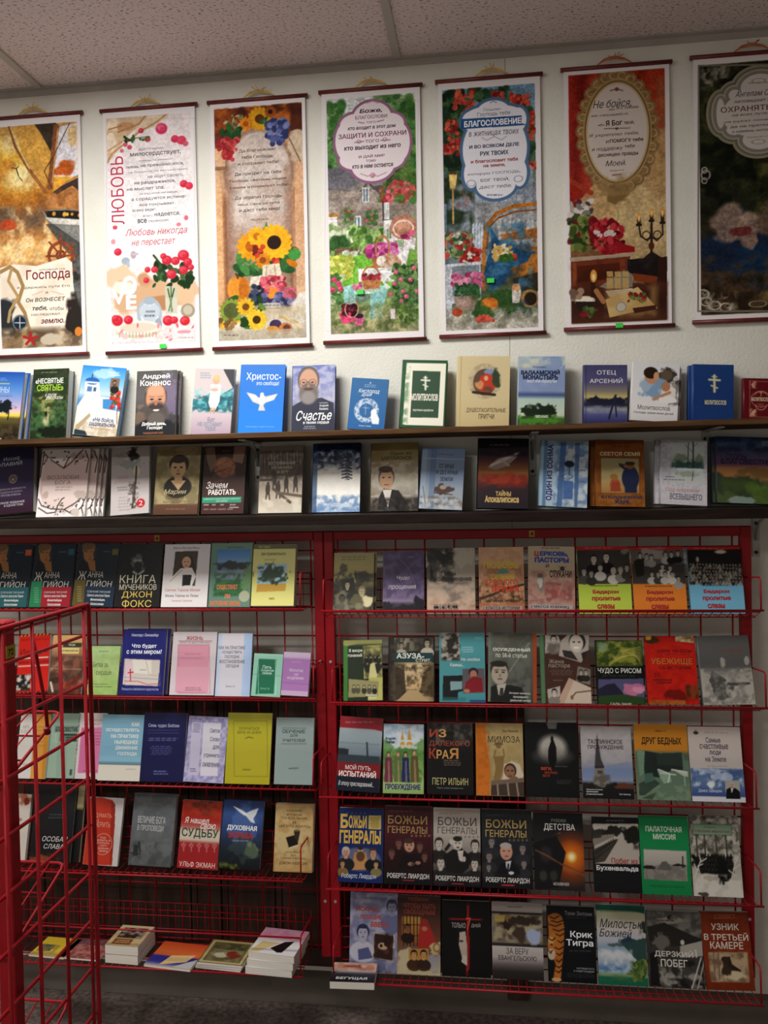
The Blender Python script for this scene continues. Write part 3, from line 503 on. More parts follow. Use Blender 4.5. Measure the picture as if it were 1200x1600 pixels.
    A.o(812, 300, 10, 8, 4, 'a87890').o(945, 288, 10, 8, 4, 'a87890').l([(790, 305), (838, 298)], 5, 'a87890').l([(925, 293), (972, 290)], 5, 'a87890').t('кто выходит из него', 737, 308, 1026, 350, '4c2440', .025, .12).t('И ДАЙ МИР', 812, 358, 945, 386, '8a4c6c', .015).t('ТОМУ', 850, 388, 902, 404, '8a4c6c', .01).t('кто в нем остается', 780, 406, 988, 438, '4c2440', .02, .12).l([(822, 462), (860, 475), (885, 462), (910, 475), (955, 455)], 5, 'c89ab0').rose(885, 470, 14, 'c890a8', 'e0b8c8').l([(850, 105), (880, 95), (910, 105)], 5, 'd0a8bc').fr(642, 90, 1112, 1262, 2, 'b4b0b0', .5)
def p_fence(A):
    A.z(38, 122, 525, 78, 62, 1312, 545, 1295)
    A.g(58, 160, 520, 1270, (0, '7c9ebc'), (.1, '8aa8c4'), (.3, '566a58'), (.45, '8e949c'), (.62, '6c7076'), (.8, '5c6448'), (.9, '6a7458'), (1, 'aaa498'))
    A.sc(60, 170, 200, 540, 150, 16, 38, ['2c4a2c', '3c5c38', '24402a', '4c6c48', '1c3020'], .35, .7).sc(380, 160, 500, 500, 90, 14, 34, ['2f4c30', '3c6040', '4c7050', '25402a'], .35, .7).sc(200, 150, 380, 200, 50, 12, 28, ['34543a', '4c6c44', '2c4830'], .35, .7).e(440, 160, 60, 40, '8ab0d0', .8, .6)
    for x0, y0, x1, y1, n in ((120, 160, 215, 270, 40), (65, 380, 175, 460, 60), (300, 160, 350, 195, 24), (390, 170, 470, 220, 40), (440, 260, 500, 380, 30), (80, 300, 140, 360, 20), (470, 500, 510, 520, 8), (140, 630, 190, 700, 14)): A.sc(x0, y0, x1, y1, n, 6, 14, ['b03c30', 'c85444', '8a2c28', 'd06a50'], .35)
    A.gx(60, 540, 500, 960, '5c707c', 'a8b0bc', 'b0b8c4', '98a4b4', a=.7)
    for k in range(8): A.l([(215+k*40, 640), (215+k*40, 900)], 4, '6a7480', .7)
    A.n(60, 540, 215, 860, '26361f', 7, .45, .9).p([(92, 545), (132, 545), (124, 618), (98, 618)], 'c8a860').e(112, 580, 17, 30, 'f0d890', .8, .6).l([(112, 618), (114, 780)], 9, 'b89c6c').p([(88, 552), (112, 532), (136, 552)], '5c4830').r(68, 690, 84, 840, '8aa0c0', .6)
    A.p([(225, 690), (520, 670), (520, 930), (240, 900)], '8a8c90').n(225, 680, 520, 900, 'c4c6c8', 14, .5, .6)
    for k in range(4): A.p([(205+k*14, 790), (216+k*14, 775), (216+k*14, 905), (205+k*14, 905)], 'c4ccd8')
    for k in range(9): A.p([(330+k*22, 775), (340+k*22, 760), (348+k*22, 775), (348+k*22, 880), (330+k*22, 885)], 'c8ccd0', .85)
    A.l([(262, 1090), (262, 900), (270, 800), (320, 735), (400, 700), (510, 688)], 18, 'b8742c').l([(275, 900), (285, 800), (330, 755), (410, 725), (515, 715)], 8, '8c5420').p([(335, 835), (516, 800), (516, 850), (360, 860)], 'b4763a').p([(440, 900), (520, 890), (520, 1030), (470, 1060), (430, 1040)], 'b87a34').n(330, 800, 520, 1050, '7c4c20', 16, .5, .6).l([(490, 1040), (490, 1090)], 16, 'a8642c').p([(400, 1040), (520, 1010), (520, 1100), (400, 1100)], '3c3020')
    A.p([(290, 790), (345, 880), (420, 900), (490, 920), (470, 960), (390, 990), (370, 1050), (300, 1100), (262, 1020), (275, 950), (300, 900)], '2c5a80').n(262, 790, 490, 1100, '1c4060', 7, .5, .7).n(262, 790, 490, 1100, '4a80a4', 9, .62, .7).l([(470, 925), (500, 915)], 14, '34648a')
    A.sc(305, 885, 390, 950, 40, 9, 20, ['e0c890', 'c8a460', 'ece0c0'], .3, .5).sc(340, 930, 410, 955, 16, 8, 14, ['a83028', '3c6a30', 'c04838'], .3)
    A.sc(75, 830, 210, 940, 90, 9, 20, ['4c6c3c', '3c5834', '8a3430', 'b84c40', '7c9468', 'c8ccc0'], .35, .7).o(140, 880, 60, 60, 6, '9a8c6c').sc(150, 900, 250, 965, 40, 8, 15, ['a82c28', 'c04438', '7c2420', 'd8d4c8'], .35)
    A.p([(75, 975), (245, 960), (250, 1145), (110, 1160), (105, 1230), (82, 1230)], 'c0c4cc').p([(108, 985), (240, 975), (240, 1110), (112, 1120)], '7c848c').sc(110, 1020, 250, 1075, 80, 7, 14, ['a84c74', 'c0688c', '8a385c', 'd890ac'], .35).sc(120, 1070, 235, 1130, 50, 8, 18, ['2f5c34', '3f6c40', '24482a'], .35, .6).p([(118, 1125), (235, 1120), (215, 1185), (135, 1190)], 'b0988c').n(118, 1120, 235, 1190, '8c7468', 10, .55, .6)
    A.el(340, 1150, 150, 50, '3c5c2c', 7).n(250, 1100, 520, 1200, '34542a', 9, .5, .8).e(288, 1162, 42, 32, 'c87428', 1, .1).l([(288, 1135), (284, 1120)], 8, '6a5a34').e(275, 1162, 16, 28, 'e08c3c', .6)
    A.p([(395, 1075), (430, 1065), (440, 1110), (430, 1155), (398, 1158)], 'd8d0c8').e(415, 1085, 20, 20, 'c89c70').p([(398, 1078), (402, 1062), (412, 1074)], 'b8845c').p([(420, 1074), (430, 1062), (434, 1078)], 'b8845c').e(408, 1120, 12, 24, 'ece6e0').e(480, 1135, 42, 42, 'a88050', 1, .1).e(484, 1137, 30, 32, '2c2418').n(400, 1150, 520, 1200, '3c4c8a', 10, .5, .8)
    A.n(62, 1195, 540, 1280, 'c4c0b4', 16, .4, .9).n(62, 1195, 540, 1280, '8c887c', 18, .55, .7).e(135, 1200, 26, 20, 'a84c34').el(245, 1205, 45, 45, '3c6030', 7).sc(230, 1220, 310, 1245, 20, 7, 13, ['b04838', 'c86050'], .35)
    A.tex(58, 160, 520, 1270, 52, .13).crop(58, 158, 522, 1272)
    for c, k in (('5a789c', 0), ('eceaf2', -15)):
        A.e(312, 430, 168+k, 190+k, c, 1, .03).e(305, 270, 100+k, 82+k, c, 1, .03).e(305, 270, 150+k, 60+k, c, 1, .03).e(318, 600, 108+k, 78+k, c, 1, .03).e(200, 300, 60+k, 60+k, c, 1, .03).e(425, 290, 52+k, 70+k, c, 1, .03).e(200, 550, 50+k, 80+k, c, 1, .03).e(430, 540, 50+k, 80+k, c, 1, .03)
    A.p([(150, 292), (440, 272), (438, 308), (468, 316), (150, 340)], '2c5c94').t('БЛАГОСЛОВЕНИЕ', 165, 282, 437, 330, 'f4f4fa', .035).t('Пошлет', 258, 236, 342, 254, '5c6478').t('Господь тебе', 228, 250, 386, 282, '5c6478').t('в житницах твоих', 188, 336, 426, 380, '5c5c70', 0, .15).l([(250, 378), (275, 390), (310, 372), (345, 388), (368, 370)], 4, 'a8a8b8').t('И ВО ВСЯКОМ ДЕЛЕ', 190, 398, 428, 434, '2c3858', .03).t('РУК ТВОИХ', 242, 434, 378, 464, '2c3858', .03)
    A.t('и благословит тебя', 198, 468, 422, 500, 'a02c34', .025).t('на земле,', 258, 498, 363, 520, 'a02c34', .025).t('которую ГОСПОДЬ,', 184, 528, 436, 560, '5c6078').t('БОГ ТВОЙ,', 245, 560, 382, 588, '4c5070', .006).t('даст тебе.', 240, 592, 396, 622, '6a6e84', 0, .3).o(200, 592, 20, 14, 4, '8a8ea0').o(425, 570, 20, 14, 4, '8a8ea0').d(272, 640, 358, 654, 1, '6a6e84').l([(290, 214), (305, 206), (320, 213)], 4, '8a8ea0')
def p_candles(A):
    A.z(622, 72, 1132, 18, 643, 1280, 1148, 1258)
    A.g(645, 95, 1125, 1235, (0, 'a8563c'), (.2, 'b48c60'), (.4, 'c8a474'), (.6, 'cbaa7c'), (.7, '8c6644'), (1, '4a3024')).el(1010, 800, 130, 280, 'd8c090', 5, .8)
    A.gx(645, 95, 1115, 330, 'b83c2c', '7c241c', 'c85038', '8a2c20', 'd06444', '94301f', 'b8462c', 'a83c28', f=.02)
    A.p([(645, 250), (720, 260), (715, 480), (770, 600), (700, 680), (645, 660)], 'a8362a').gx(645, 300, 760, 660, 'b83c2c', '74201c', 'b04030', 'c8745c', f=.05, a=.5).p([(645, 600), (700, 620), (690, 690), (645, 700)], 'a83020').r(1075, 100, 1125, 620, 'b89864', .55, .1).l([(650, 580), (760, 640)], 22, 'b84a30')
    for k in range(26):
        t = k*.2417; A.e(885+168*math.cos(t), 352+262*math.sin(t), 36, 34, '9a7c54', 1, .25); A.o(885+172*math.cos(t), 352+266*math.sin(t), 18, 16, 6, 'c8ac7c', .8); A.e(885+166*math.cos(t+.12), 352+258*math.sin(t+.12), 9, 9, '5c4428', .8)
    A.tex(645, 95, 1125, 1235, 50, .10).crop(645, 95, 1127, 1237)
    A.e(885, 352, 166, 250, 'b89c6c', 1, .03).e(885, 352, 158, 240, '6a5234', 1, .03).e(885, 352, 152, 234, 'd0b88c', 1, .03).e(885, 352, 143, 224, 'dcd0c8', 1, .03)
    A.el(885, 640, 60, 40, '8c7048', 8).n(790, 560, 990, 690, 'a88c60', 12, .55, .7)
    A.t('Не бойся,', 770, 192, 955, 250, '3c3034', 0, .3).t('ибо', 845, 240, 872, 254, '3c3034').t('Я с тобою;', 880, 224, 988, 248, '3c3034', .012).t('не смущайся,', 760, 258, 940, 288, '4c4044', 0, .3).t('ибо', 792, 314, 822, 328, '3c3034').t('Я Бог', 828, 294, 908, 326, '2c2428', .025).t('твой;', 916, 294, 966, 318, '3c3034', .01).l([(822, 338), (945, 332)], 4, '6a5c60').e(882, 336, 8, 6, '6a5c60')
    A.t('Я укреплю тебя,', 748, 346, 990, 384, '4c4044', 0, .3).t('и', 830, 392, 842, 406, '3c3034').t('ПОМОГУ тебе', 848, 374, 1010, 404, '2c2428', .02).t('и поддержу', 762, 420, 910, 450, '4c4044', 0, .3).t('тебя', 920, 406, 968, 426, '3c3034', .01).t('десницею правды', 790, 442, 985, 476, '3c3034', .015).t('Моей.', 832, 480, 930, 514, '4c4044', 0, .3).t('Исаия 41:10', 850, 526, 916, 538, '6a5c60').l([(862, 555), (905, 550)], 6, '9a6a60').l([(850, 160), (882, 150), (910, 158)], 6, '8a6a60').e(882, 152, 10, 9, '8a5048')
    A.sc(655, 680, 760, 780, 50, 12, 26, ['b8b4b0', '8c8884', 'e0dcd8', '5c4c48', '7c2c34'], .3, .6).o(830, 745, 62, 60, 8, 'b8a878').sc(660, 760, 800, 910, 80, 12, 28, ['6a7c3c', '4c5c2c', '8a9450', '7c2430', '34441f'], .3, .6).sc(760, 770, 910, 910, 110, 10, 24, ['9c1c28', 'b82c38', '7c141e', 'c84850', '5c0c14'], .3, .6).sc(780, 820, 870, 840, 20, 6, 14, ['d8c8c4', 'e8dcd8'], .3, .6).p([(880, 870), (970, 890), (970, 915), (860, 925), (800, 915)], 'a01c28').sc(820, 890, 890, 940, 24, 10, 20, ['8c1a24', 'a82c34'], .3, .6)
    A.p([(655, 945), (955, 920), (958, 935), (660, 965)], 'b8a490').p([(660, 965), (950, 935), (930, 1020), (900, 1100), (665, 1110)], '7c3c24').p([(690, 985), (900, 965), (895, 1040), (695, 1060)], '5c2816').r(670, 970, 690, 1110, '94502c').r(898, 950, 925, 1060, '8c4428').n(660, 960, 950, 1100, '3c1a10', 8, .55, .5)
    for x, yb, yt in ((990, 782, 735), (1050, 762, 712), (1102, 770, 710)): A.r(x-9, yt+25, x+9, yb, '3c2c24').e(x, yt+16, 7, 22, 'ec9c3c').e(x, yt+18, 4, 12, 'fce4a0').r(x-14, yb, x+14, yb+10, '2c2420')
    A.l([(990, 790), (998, 840), (1030, 860), (1050, 840), (1050, 770)], 8, '3a2c28').l([(1102, 780), (1104, 830), (1075, 860), (1050, 840)], 8, '3a2c28').l([(1050, 780), (1050, 920)], 12, '3a2c28').e(1050, 885, 14, 18, '5c3424').o(1025, 835, 18, 18, 5, '3a2c28').o(1078, 832, 18, 18, 5, '3a2c28').p([(1010, 945), (1050, 910), (1100, 940), (1090, 960)], '2c221e')
    A.p([(935, 950), (1125, 935), (1125, 1060), (1030, 1070), (935, 1010)], '241c1c').p([(960, 1015), (1080, 1030), (1075, 1070), (965, 1050)], '8c4424').r(1080, 940, 1125, 1120, '3c2018').n(930, 940, 1125, 1080, '4c3c34', 8, .6, .6).e(1070, 1100, 36, 40, '54504c', .8).e(1070, 1095, 24, 30, '9a948c', .5, .5)
    A.g(665, 1080, 1128, 1235, '5c3020', '3c2018', '5c3424', f=.03, a=.9).p([(920, 1000), (960, 1020), (960, 1080), (840, 1090), (800, 1080)], '8c8478').p([(830, 1100), (960, 1085), (955, 1115), (850, 1130)], 'd0ccc8').l([(850, 1090), (850, 1010)], 4, '5c4428').l([(888, 1088), (888, 1000)], 4, '5c4428').l([(928, 1085), (926, 1000)], 4, '5c4428')
    for x in (850, 888, 926):
        for y in (1020, 1050, 1075): A.p([(x-16, y-12), (x+14, y-14), (x+18, y+12), (x-12, y+14)], 'c8a870', .9)
    A.p([(830, 1140), (985, 1080), (1080, 1180), (960, 1200), (850, 1225)], 'd8bc84').n(830, 1080, 1080, 1220, 'b8945c', 6, .55, .6).p([(960, 1180), (1070, 1165), (1075, 1185), (970, 1205)], '4c2c1c').e(905, 1175, 28, 26, 'c8c0b0').o(905, 1175, 24, 22, 4, '8c8070').sc(940, 1110, 1020, 1150, 30, 8, 16, ['5c7434', '8a1c2c', '7c8c44', 'b03c4c'], .3, .6)
    A.e(730, 1148, 50, 24, 'd8ccb8').e(730, 1144, 38, 16, 'ece4d4').p([(680, 1150), (782, 1150), (760, 1195), (700, 1195)], '342420').r(758, 1060, 782, 1130, '3c2418').e(772, 1030, 16, 30, 'e0a048').e(772, 1035, 8, 16, 'f8e0a8').l([(785, 1100), (820, 1150)], 24, 'b07c50').sc(720, 1180, 790, 1220, 24, 8, 16, ['3c5c2c', '8c2430', '5c7c3c'], .3, .6).sc(668, 1100, 720, 1140, 12, 10, 20, ['7c6454', 'a88c78'], .3)
def p_forest(A):
    A.z(135, 105, 640, 70, 150, 1485, 655, 1462)
    A.g(162, 145, 625, 1430, (0, '3f3f2c'), (.3, '24281c'), (.55, '2c3020'), (.75, '3c3020'), (.9, '4c3a28'), (1, '5c4a34'))
    A.n(162, 145, 625, 600, '5c5c38', 6, .5, .8).n(162, 400, 625, 900, '484c2c', 7, .52, .8).n(162, 145, 625, 900, '14180f', 6, .55, .9).el(560, 690, 70, 60, '8a8c34', 6).el(480, 660, 60, 160, '2a2c1a', 7).n(440, 640, 625, 900, '6a6838', 8, .58, .7)
    A.el(370, 1120, 190, 190, '20304c', 4, .95, .3).el(440, 1200, 120, 130, '1c3a5c', 5, .9, .3).el(300, 960, 90, 90, '9a8478', 5, .9, .3).el(400, 980, 70, 60, 'b49a88', 5, .85, .35).el(520, 960, 80, 110, '7c6454', 5, .9, .35).el(560, 1090, 60, 140, '6a5448', 5, .9, .35).el(400, 1060, 40, 60, 'a88674', 5, .8, .4).el(370, 1010, 50, 22, '7c2c2c', 5, .8)
    A.n(162, 1150, 625, 1430, '5c4630', 6, .5, .8).n(162, 1250, 625, 1430, '2c2216', 6, .55, .9).el(560, 1360, 90, 40, '8a744c', 6, .8)
    for x, y in ((200, 1380), (240, 1400), (290, 1410), (185, 1340)): A.o(x, y, 26, 22, 8, 'b8b0a0').o(x+8, y-6, 10, 10, 5, '8c8474')
    A.n(165, 1340, 340, 1430, 'c4bcac', 14, .5, .8).o(440, 1392, 40, 16, 8, 'a89c84').o(196, 715, 20, 24, 8, '9a948a').o(190, 690, 12, 14, 6, 'a8a298').o(190, 745, 12, 14, 6, 'a8a298').n(175, 150, 300, 260, 'b4b0a4', 14, .5, .8)
    A.tex(162, 145, 625, 1430, 46, .14).crop(162, 143, 640, 1432)
    for c, k in (('a09884', 6), ('7a7668', -6), ('b4ae9c', -18), ('908c84', -26), ('d6d0cc', -42)):
        A.e(435, 395, 205+k, 165+k, c, 1, .03).e(445, 260, 130+k, 110+k, c, 1, .03).e(445, 530, 120+k, 96+k, c, 1, .03).e(265, 395, 62+k, 120+k, c, 1, .03).e(600, 395, 62+k, 120+k, c, 1, .03).e(330, 300, 70+k, 70+k, c, 1, .03).e(330, 480, 80+k, 70+k, c, 1, .03).e(560, 300, 70+k, 70+k, c, 1, .03).e(560, 480, 80+k, 70+k, c, 1, .03)
    A.o(440, 228, 30, 12, 5, '8c867c').o(440, 545, 30, 12, 5, '8c867c').l([(395, 240), (480, 236)], 5, 'a09a90')
    A.t('Ангелам Своим', 335, 268, 560, 312, '3c3430', 0, .3).t('заповедает о тебе', 328, 312, 560, 346, '4c4440', 0, .25).t('ОХРАНЯТЬ ТЕБЯ', 265, 342, 620, 392, '6a3c38', .01).t('на всех путях твоих', 318, 386, 570, 416, '4c4440', 0, .25).t('на руках понесут тебя,', 282, 416, 610, 448, '5c4c48', .006).t('да не преткнешься', 310, 446, 580, 476, '5c4c48', .006).t('о камень ногою твоею', 318, 472, 575, 498, '4c4440', 0, .25).t('Псалом 90:11-12', 388, 512, 490, 526, '7c746c')
    A.r(160, 143, 168, 1432, '8a8678').fr(162, 145, 625, 1430, 8, '8a8678')
# ---------------------------------------------------------------- covers on the two wooden shelves
COV = {}
def c_tree(A): A.z(-80, 75, 113, 75, -120, 365, 80, 368).bg((0, '2c5cb4'), (.25, '5c92d4'), (.42, 'a0a8d8'), (.55, 'd8bcd0'), (.6, 'e8d0a8'), (.64, 'ecd04c'), (.68, '7a7038'), (.8, '3c3420'), (1, '20180f')).n(-100, 270, 120, 368, '5c5038', 10, .5, .7).el(20, 225, 36, 26, '16242c', 8).el(-20, 215, 40, 24, '16242c', 8).l([(38, 230), (40, 255), (34, 280)], 5, '1c2020').l([(-10, 126), (42, 126)], 3, 'e8e070').t('ШЫНЫ', -40, 140, 42, 165, 'c8d8ec', .0).d(-60, 100, 40, 115, 2, '8ab0e0').d(-40, 172, 60, 186, 1, '6a80b0').d(-60, 355, 15, 366, 1, 'd8d8d8')
def c_forest(A): A.z(157, 62, 322, 60, 137, 362, 303, 361).bg((0, '3c4434'), (.2, '3a4a2c'), (.45, '5c6a40'), (.7, '44603c'), (1, '1c2a18')).el(232, 190, 40, 55, 'c0b070', 6, .6, .4).el(225, 265, 30, 30, 'd0c488', 6, .6).n(140, 60, 320, 360, '26361f', 8, .5, .8).n(140, 200, 320, 360, '4c7848', 9, .55, .7).e(213, 263, 6, 17, '14180f').e(213, 248, 4, 5, '14180f').e(214, 285, 14, 22, 'd8d0a8', .6, .6).el(250, 330, 60, 22, '14200f', 7).t('«НЕСВЯТЫЕ', 165, 101, 296, 124, 'eceee8', .02).t('СВЯТЫЕ»', 172, 128, 296, 156, '9cc83c', .02).d(192, 72, 278, 80, 1, '98a088').t('и другие', 210, 168, 262, 186, 'dfe4d8', 0, .25).t('рассказы', 215, 180, 292, 196, 'dfe4d8', 0, .25)
def c_greek(A): A.z(393, 60, 583, 60, 340, 358, 545, 360).bg((0, '3a94dc'), (.2, '7cbcec'), (.4, 'c8dcec'), (.5, '5c98cc'), (.62, '4488c0'), (.63, 'e8e4dc'), (1, 'dcd4c4')).el(480, 90, 60, 18, 'e0f0fa', 5, .6).p([(400, 125), (462, 125), (468, 190), (545, 195), (545, 300), (375, 330), (360, 240), (395, 190)], 'eae6e2').e(432, 126, 32, 16, '2c6cb8').r(402, 128, 462, 136, 'd8dce0').e(432, 104, 3, 9, '5c4c3c').r(410, 150, 428, 172, '5c88b8').r(438, 152, 448, 170, '4c6c94').p([(480, 200), (540, 195), (540, 245), (480, 240)], '4c94d0').p([(360, 290), (425, 240), (440, 262), (365, 335)], 'f2eee6').p([(355, 320), (420, 262), (425, 275), (360, 345)], 'b8a88c').sc(515, 155, 560, 235, 40, 5, 10, ['c8302c', 'e0503c', 'a82424', '4c6a3c'], .3).l([(545, 235), (548, 300)], 3, '6a4c34').n(350, 300, 560, 358, 'b8a88c', 12, .5, .6).r(516, 106, 550, 152, '8a7464').bust(532, 128, 9, 'c89878', '33261f', '222', '5c4c40').p([(350, 335), (400, 340), (410, 358), (345, 358)], '34404c').t('«Не бойся,', 435, 278, 535, 300, '24447c', .02, .15).t('радоваться!»', 420, 298, 540, 320, '24447c', .02, .15).t('Встречи и разговоры', 428, 322, 522, 332, 'c8603c').d(500, 78, 560, 98, 2, 'e8f0f8')
def c_beard(A): A.z(652, 66, 838, 62, 632, 355, 818, 353).bg((0, '5c5a58'), (.4, '6c6868'), (1, '2c2c30')).el(800, 190, 40, 110, '8a7ca0', 5, .7).el(660, 270, 30, 40, '9a7c64', 5, .6).e(730, 340, 105, 70, '24262c').r(700, 230, 770, 300, '8a6450').e(735, 180, 52, 62, '4a3c34').e(735, 185, 47, 60, 'd09c80', 1, .2).e(735, 150, 42, 26, 'd8a88c', .9, .4).e(735, 248, 55, 48, '5c5450', 1, .3).e(735, 275, 40, 30, '6e6662', 1, .4).e(735, 222, 34, 12, '4a4040').e(735, 237, 15, 4, 'e8dcd4').e(716, 190, 9, 4, '2a1c18').e(754, 190, 9, 4, '2a1c18').l([(704, 178), (728, 178)], 3, '6a4c3c', .6).l([(744, 178), (768, 178)], 3, '6a4c3c', .6).e(735, 205, 8, 12, 'b87c64').t('Андрей', 675, 78, 804, 104, 'fafafa', .02).t('Конанос', 664, 104, 808, 130, 'fafafa', .02).t('Добрый день,', 666, 288, 780, 306, 'f4f4f4', .03).t('Господи!', 690, 306, 762, 322, 'f4f4f4', .03).t('РАЗМЫШЛЕНИЯ О ВЕРЕ', 672, 332, 766, 340, 'c8784c')
def c_child(A): A.z(917, 60, 1093, 57, 890, 352, 1078, 350).bg((0, 'cfc4c4'), (.4, 'd4c8cc'), (.7, 'd0c0c8'), (1, 'b8a4b4')).p([(1040, 60), (1092, 58), (1090, 150)], '3c3c44').p([(905, 195), (940, 200), (985, 165), (1020, 180), (1085, 140), (1088, 215), (1000, 250), (900, 235)], '2c8090').n(900, 150, 1090, 250, '8cd0d0', 10, .55, .7).n(900, 180, 1090, 250, '145060', 9, .55, .7).p([(985, 150), (1030, 150), (1025, 205), (1008, 240), (988, 245), (975, 210)], 'f0ece8').e(1010, 108, 16, 20, 'dcb090').e(1012, 98, 16, 12, 'd8c08c').p([(985, 130), (1030, 128), (1030, 165), (985, 165)], 'f4f0ec').e(1002, 152, 18, 8, 'e0b498').l([(990, 235), (984, 252)], 9, 'd0a084').l([(1002, 235), (1000, 254)], 9, 'd0a084').d(930, 75, 985, 105, 3, '8a9ab0').t('Бог', 972, 274, 1006, 294, '7c8494', .02).t('НЕ ОСТАВИТ', 925, 296, 1040, 314, '8490a4', .03).t('ТЕБЯ', 960, 316, 1008, 334, '8490a4', .03)
def c_dove(A): A.z(48, 38, 232, 32, 30, 315, 220, 313).bg((0, '2a7cd4'), (.5, '2484e0'), (1, '2490f0')).p([(68, 150), (105, 158), (125, 175), (132, 155), (150, 165), (200, 152), (185, 178), (150, 190), (140, 200), (148, 222), (118, 222), (124, 198), (95, 188)], 'd8d4cc').p([(72, 154), (110, 165), (125, 180), (100, 186)], 'f4f4f0').p([(195, 156), (155, 170), (145, 185), (175, 180)], 'f4f4f0').e(133, 180, 12, 20, 'f0eee8').e(134, 158, 8, 9, 'eae6dc').t('Христос-', 68, 68, 214, 105, 'f4f8fc', .005).t('это свобода!', 110, 103, 205, 122, 'e8f0fa', .005).t('Архимандрит Андрей Конанос', 66, 284, 188, 291, '8cc0f0')
def c_happy(A): A.z(270, 38, 450, 30, 262, 307, 443, 303).bg((0, '6a78b8'), (.2, '8890c4'), (.5, 'a8a8c8'), (1, '3c4058')).n(262, 30, 450, 180, 'c8c8dc', 6, .5, .7).p([(262, 305), (264, 200), (310, 175), (390, 165), (440, 185), (445, 303)], '34384c').e(335, 95, 46, 56, '5c504c').e(335, 100, 40, 52, 'd0a48c', 1, .2).e(335, 148, 42, 42, '7c7470', 1, .3).e(333, 165, 30, 26, '989090', 1, .4).o(314, 104, 15, 12, 2.5, '4c3c38', .8).o(352, 103, 15, 12, 2.5, '4c3c38', .8).l([(328, 102), (338, 102)], 3, '4c3c38', .8).e(314, 104, 7, 4, '3c2c28', .7).e(352, 103, 7, 4, '3c2c28', .7).e(335, 130, 22, 6, '5c4440').e(335, 118, 6, 8, 'b8846c').t('Счастье', 282, 216, 432, 256, 'f4f4f8', .012, .35).t('в твоем сердце', 310, 260, 420, 272, 'f0f0f4', .02).t('Архимандрит', 380, 182, 416, 190, 'c8ccd8').t('Андрей', 380, 192, 418, 202, 'e0e4ec', .02).t('Конанос', 380, 204, 418, 214, 'e0e4ec', .02).d(310, 276, 366, 292, 2, 'c0c4d0')
def c_ear(A): A.z(520, 100, 672, 97, 497, 302, 655, 298).bg((0, '4c7cac'), (1, '3c74b0')).e(580, 225, 52, 48, 'd0dcec', 1, .06).e(580, 226, 30, 28, '4878ac', 1, .1).n(528, 178, 632, 274, '4878ac', 22, .52, .7).p([(600, 225), (625, 235), (635, 255), (632, 275), (605, 275), (598, 250)], 'f0f4fa').e(612, 228, 12, 12, 'f0f4fa').l([(576, 205), (576, 240)], 3, 'd8e4f0', .6).l([(565, 215), (590, 215)], 3, 'd8e4f0', .6).t('Кислород', 548, 140, 634, 160, 'e8f0f8', .004, .35).t('души', 560, 158, 600, 172, 'e8f0f8', .004, .35).t('архимандрит', 572, 122, 620, 127, 'a8c4e0').t('Андрей Конанос', 570, 128, 620, 134, 'b8d0e8').e(596, 116, 3, 3, 'd0e0f0').t('Беседы о главном', 548, 282, 600, 289, 'd8e4f4')
def orth(A, x, y, s, c): return A.l([(x, y), (x, y+s*1.5)], s*.22, c).l([(x-s*.5, y+s*.42), (x+s*.5, y+s*.42)], s*.2, c).l([(x-s*.22, y+s*.12), (x+s*.22, y+s*.12)], s*.12, c).l([(x-s*.3, y+s*.95), (x+s*.28, y+s*1.15)], s*.14, c)
def c_prayergreen(A): A.z(740, 22, 923, 15, 722, 292, 912, 287).bg('2a5a38'); A.p([(752, 34), (916, 28), (906, 276), (734, 280)], 'f2f0e0').p([(778, 64), (893, 60), (885, 246), (766, 250)], '3f5c46').n(722, 20, 752, 290, '3c7048', 8, .5, .5); orth(A, 831, 85, 34, 'eceadc'); A.t('МОЛИТВОСЛОВ', 770, 153, 883, 181, 'e8e6d8', .04).t('крупным шрифтом', 778, 213, 864, 225, 'dcdccc', .02)
def c_parable(A): A.z(972, 5, 1187, 0, 963, 290, 1187, 285).bg((0, 'd8c8a0'), (.6, 'd4c49c'), (1, 'cbb88c')); A.l([(985, 4), (977, 290)], 3, 'b8a478').e(1082, 104, 70, 72, 'b8a888', 1, .06).n(1010, 28, 1155, 185, 'd4c4a0', 14, .55, .8).e(1082, 108, 48, 54, '6a5444', 1, .05).el(1100, 68, 26, 16, '8a98b8', 6).el(1085, 110, 34, 30, 'c8442c', 6).el(1060, 125, 20, 24, 'd89c60', 6).e(1088, 92, 9, 10, 'd8b08c').e(1062, 115, 8, 9, 'c89070').el(1130, 95, 18, 30, '3c4c34', 6).l([(1035, 150), (1125, 158)], 12, '3c3428').t('ДУШЕСПАСИТЕЛЬНЫЕ', 1006, 212, 1172, 232, '5c4c34', .012).t('ПРИТЧИ', 1058, 236, 1124, 256, '5c4c34', .012)
def c_valaam(A): A.z(90, 32, 290, 28, 82, 325, 290, 322).bg((0, 'b8c8d0'), (.1, 'c8ccb8'), (.25, '8a9cc4'), (.5, '8c9cc0'), (.56, '4c5c88'), (.6, '8ca4b8'), (.62, 'b8ccc4'), (.85, 'c8d4c0'), (.9, '4c7434'), (1, '2c5420')).el(240, 70, 70, 40, '7c94c4', 5, .7).el(150, 60, 60, 24, 'd8dcc8', 5, .6).n(85, 30, 290, 180, '98a8cc', 6, .55, .5).el(200, 262, 55, 30, '1c2a1c', 8).el(140, 265, 38, 26, '20301c', 8).el(125, 300, 44, 16, '34582c', 7).n(85, 280, 290, 322, '5c9438', 9, .5, .8).l([(270, 80), (285, 60)], 1, 'fff').t('ВАЛААМСКИЙ', 98, 86, 267, 108, '1c1c34', .045).t('МОНАСТЫРЬ', 106, 108, 260, 130, '1c1c34', .045).t('мост или перепутье', 125, 132, 254, 146, 'f0f0f0', 0, .3).d(150, 72, 212, 80, 1, '3c3c4c').t('СВЯТО И БЫЛО', 162, 280, 218, 291, 'e8ece0', .02)
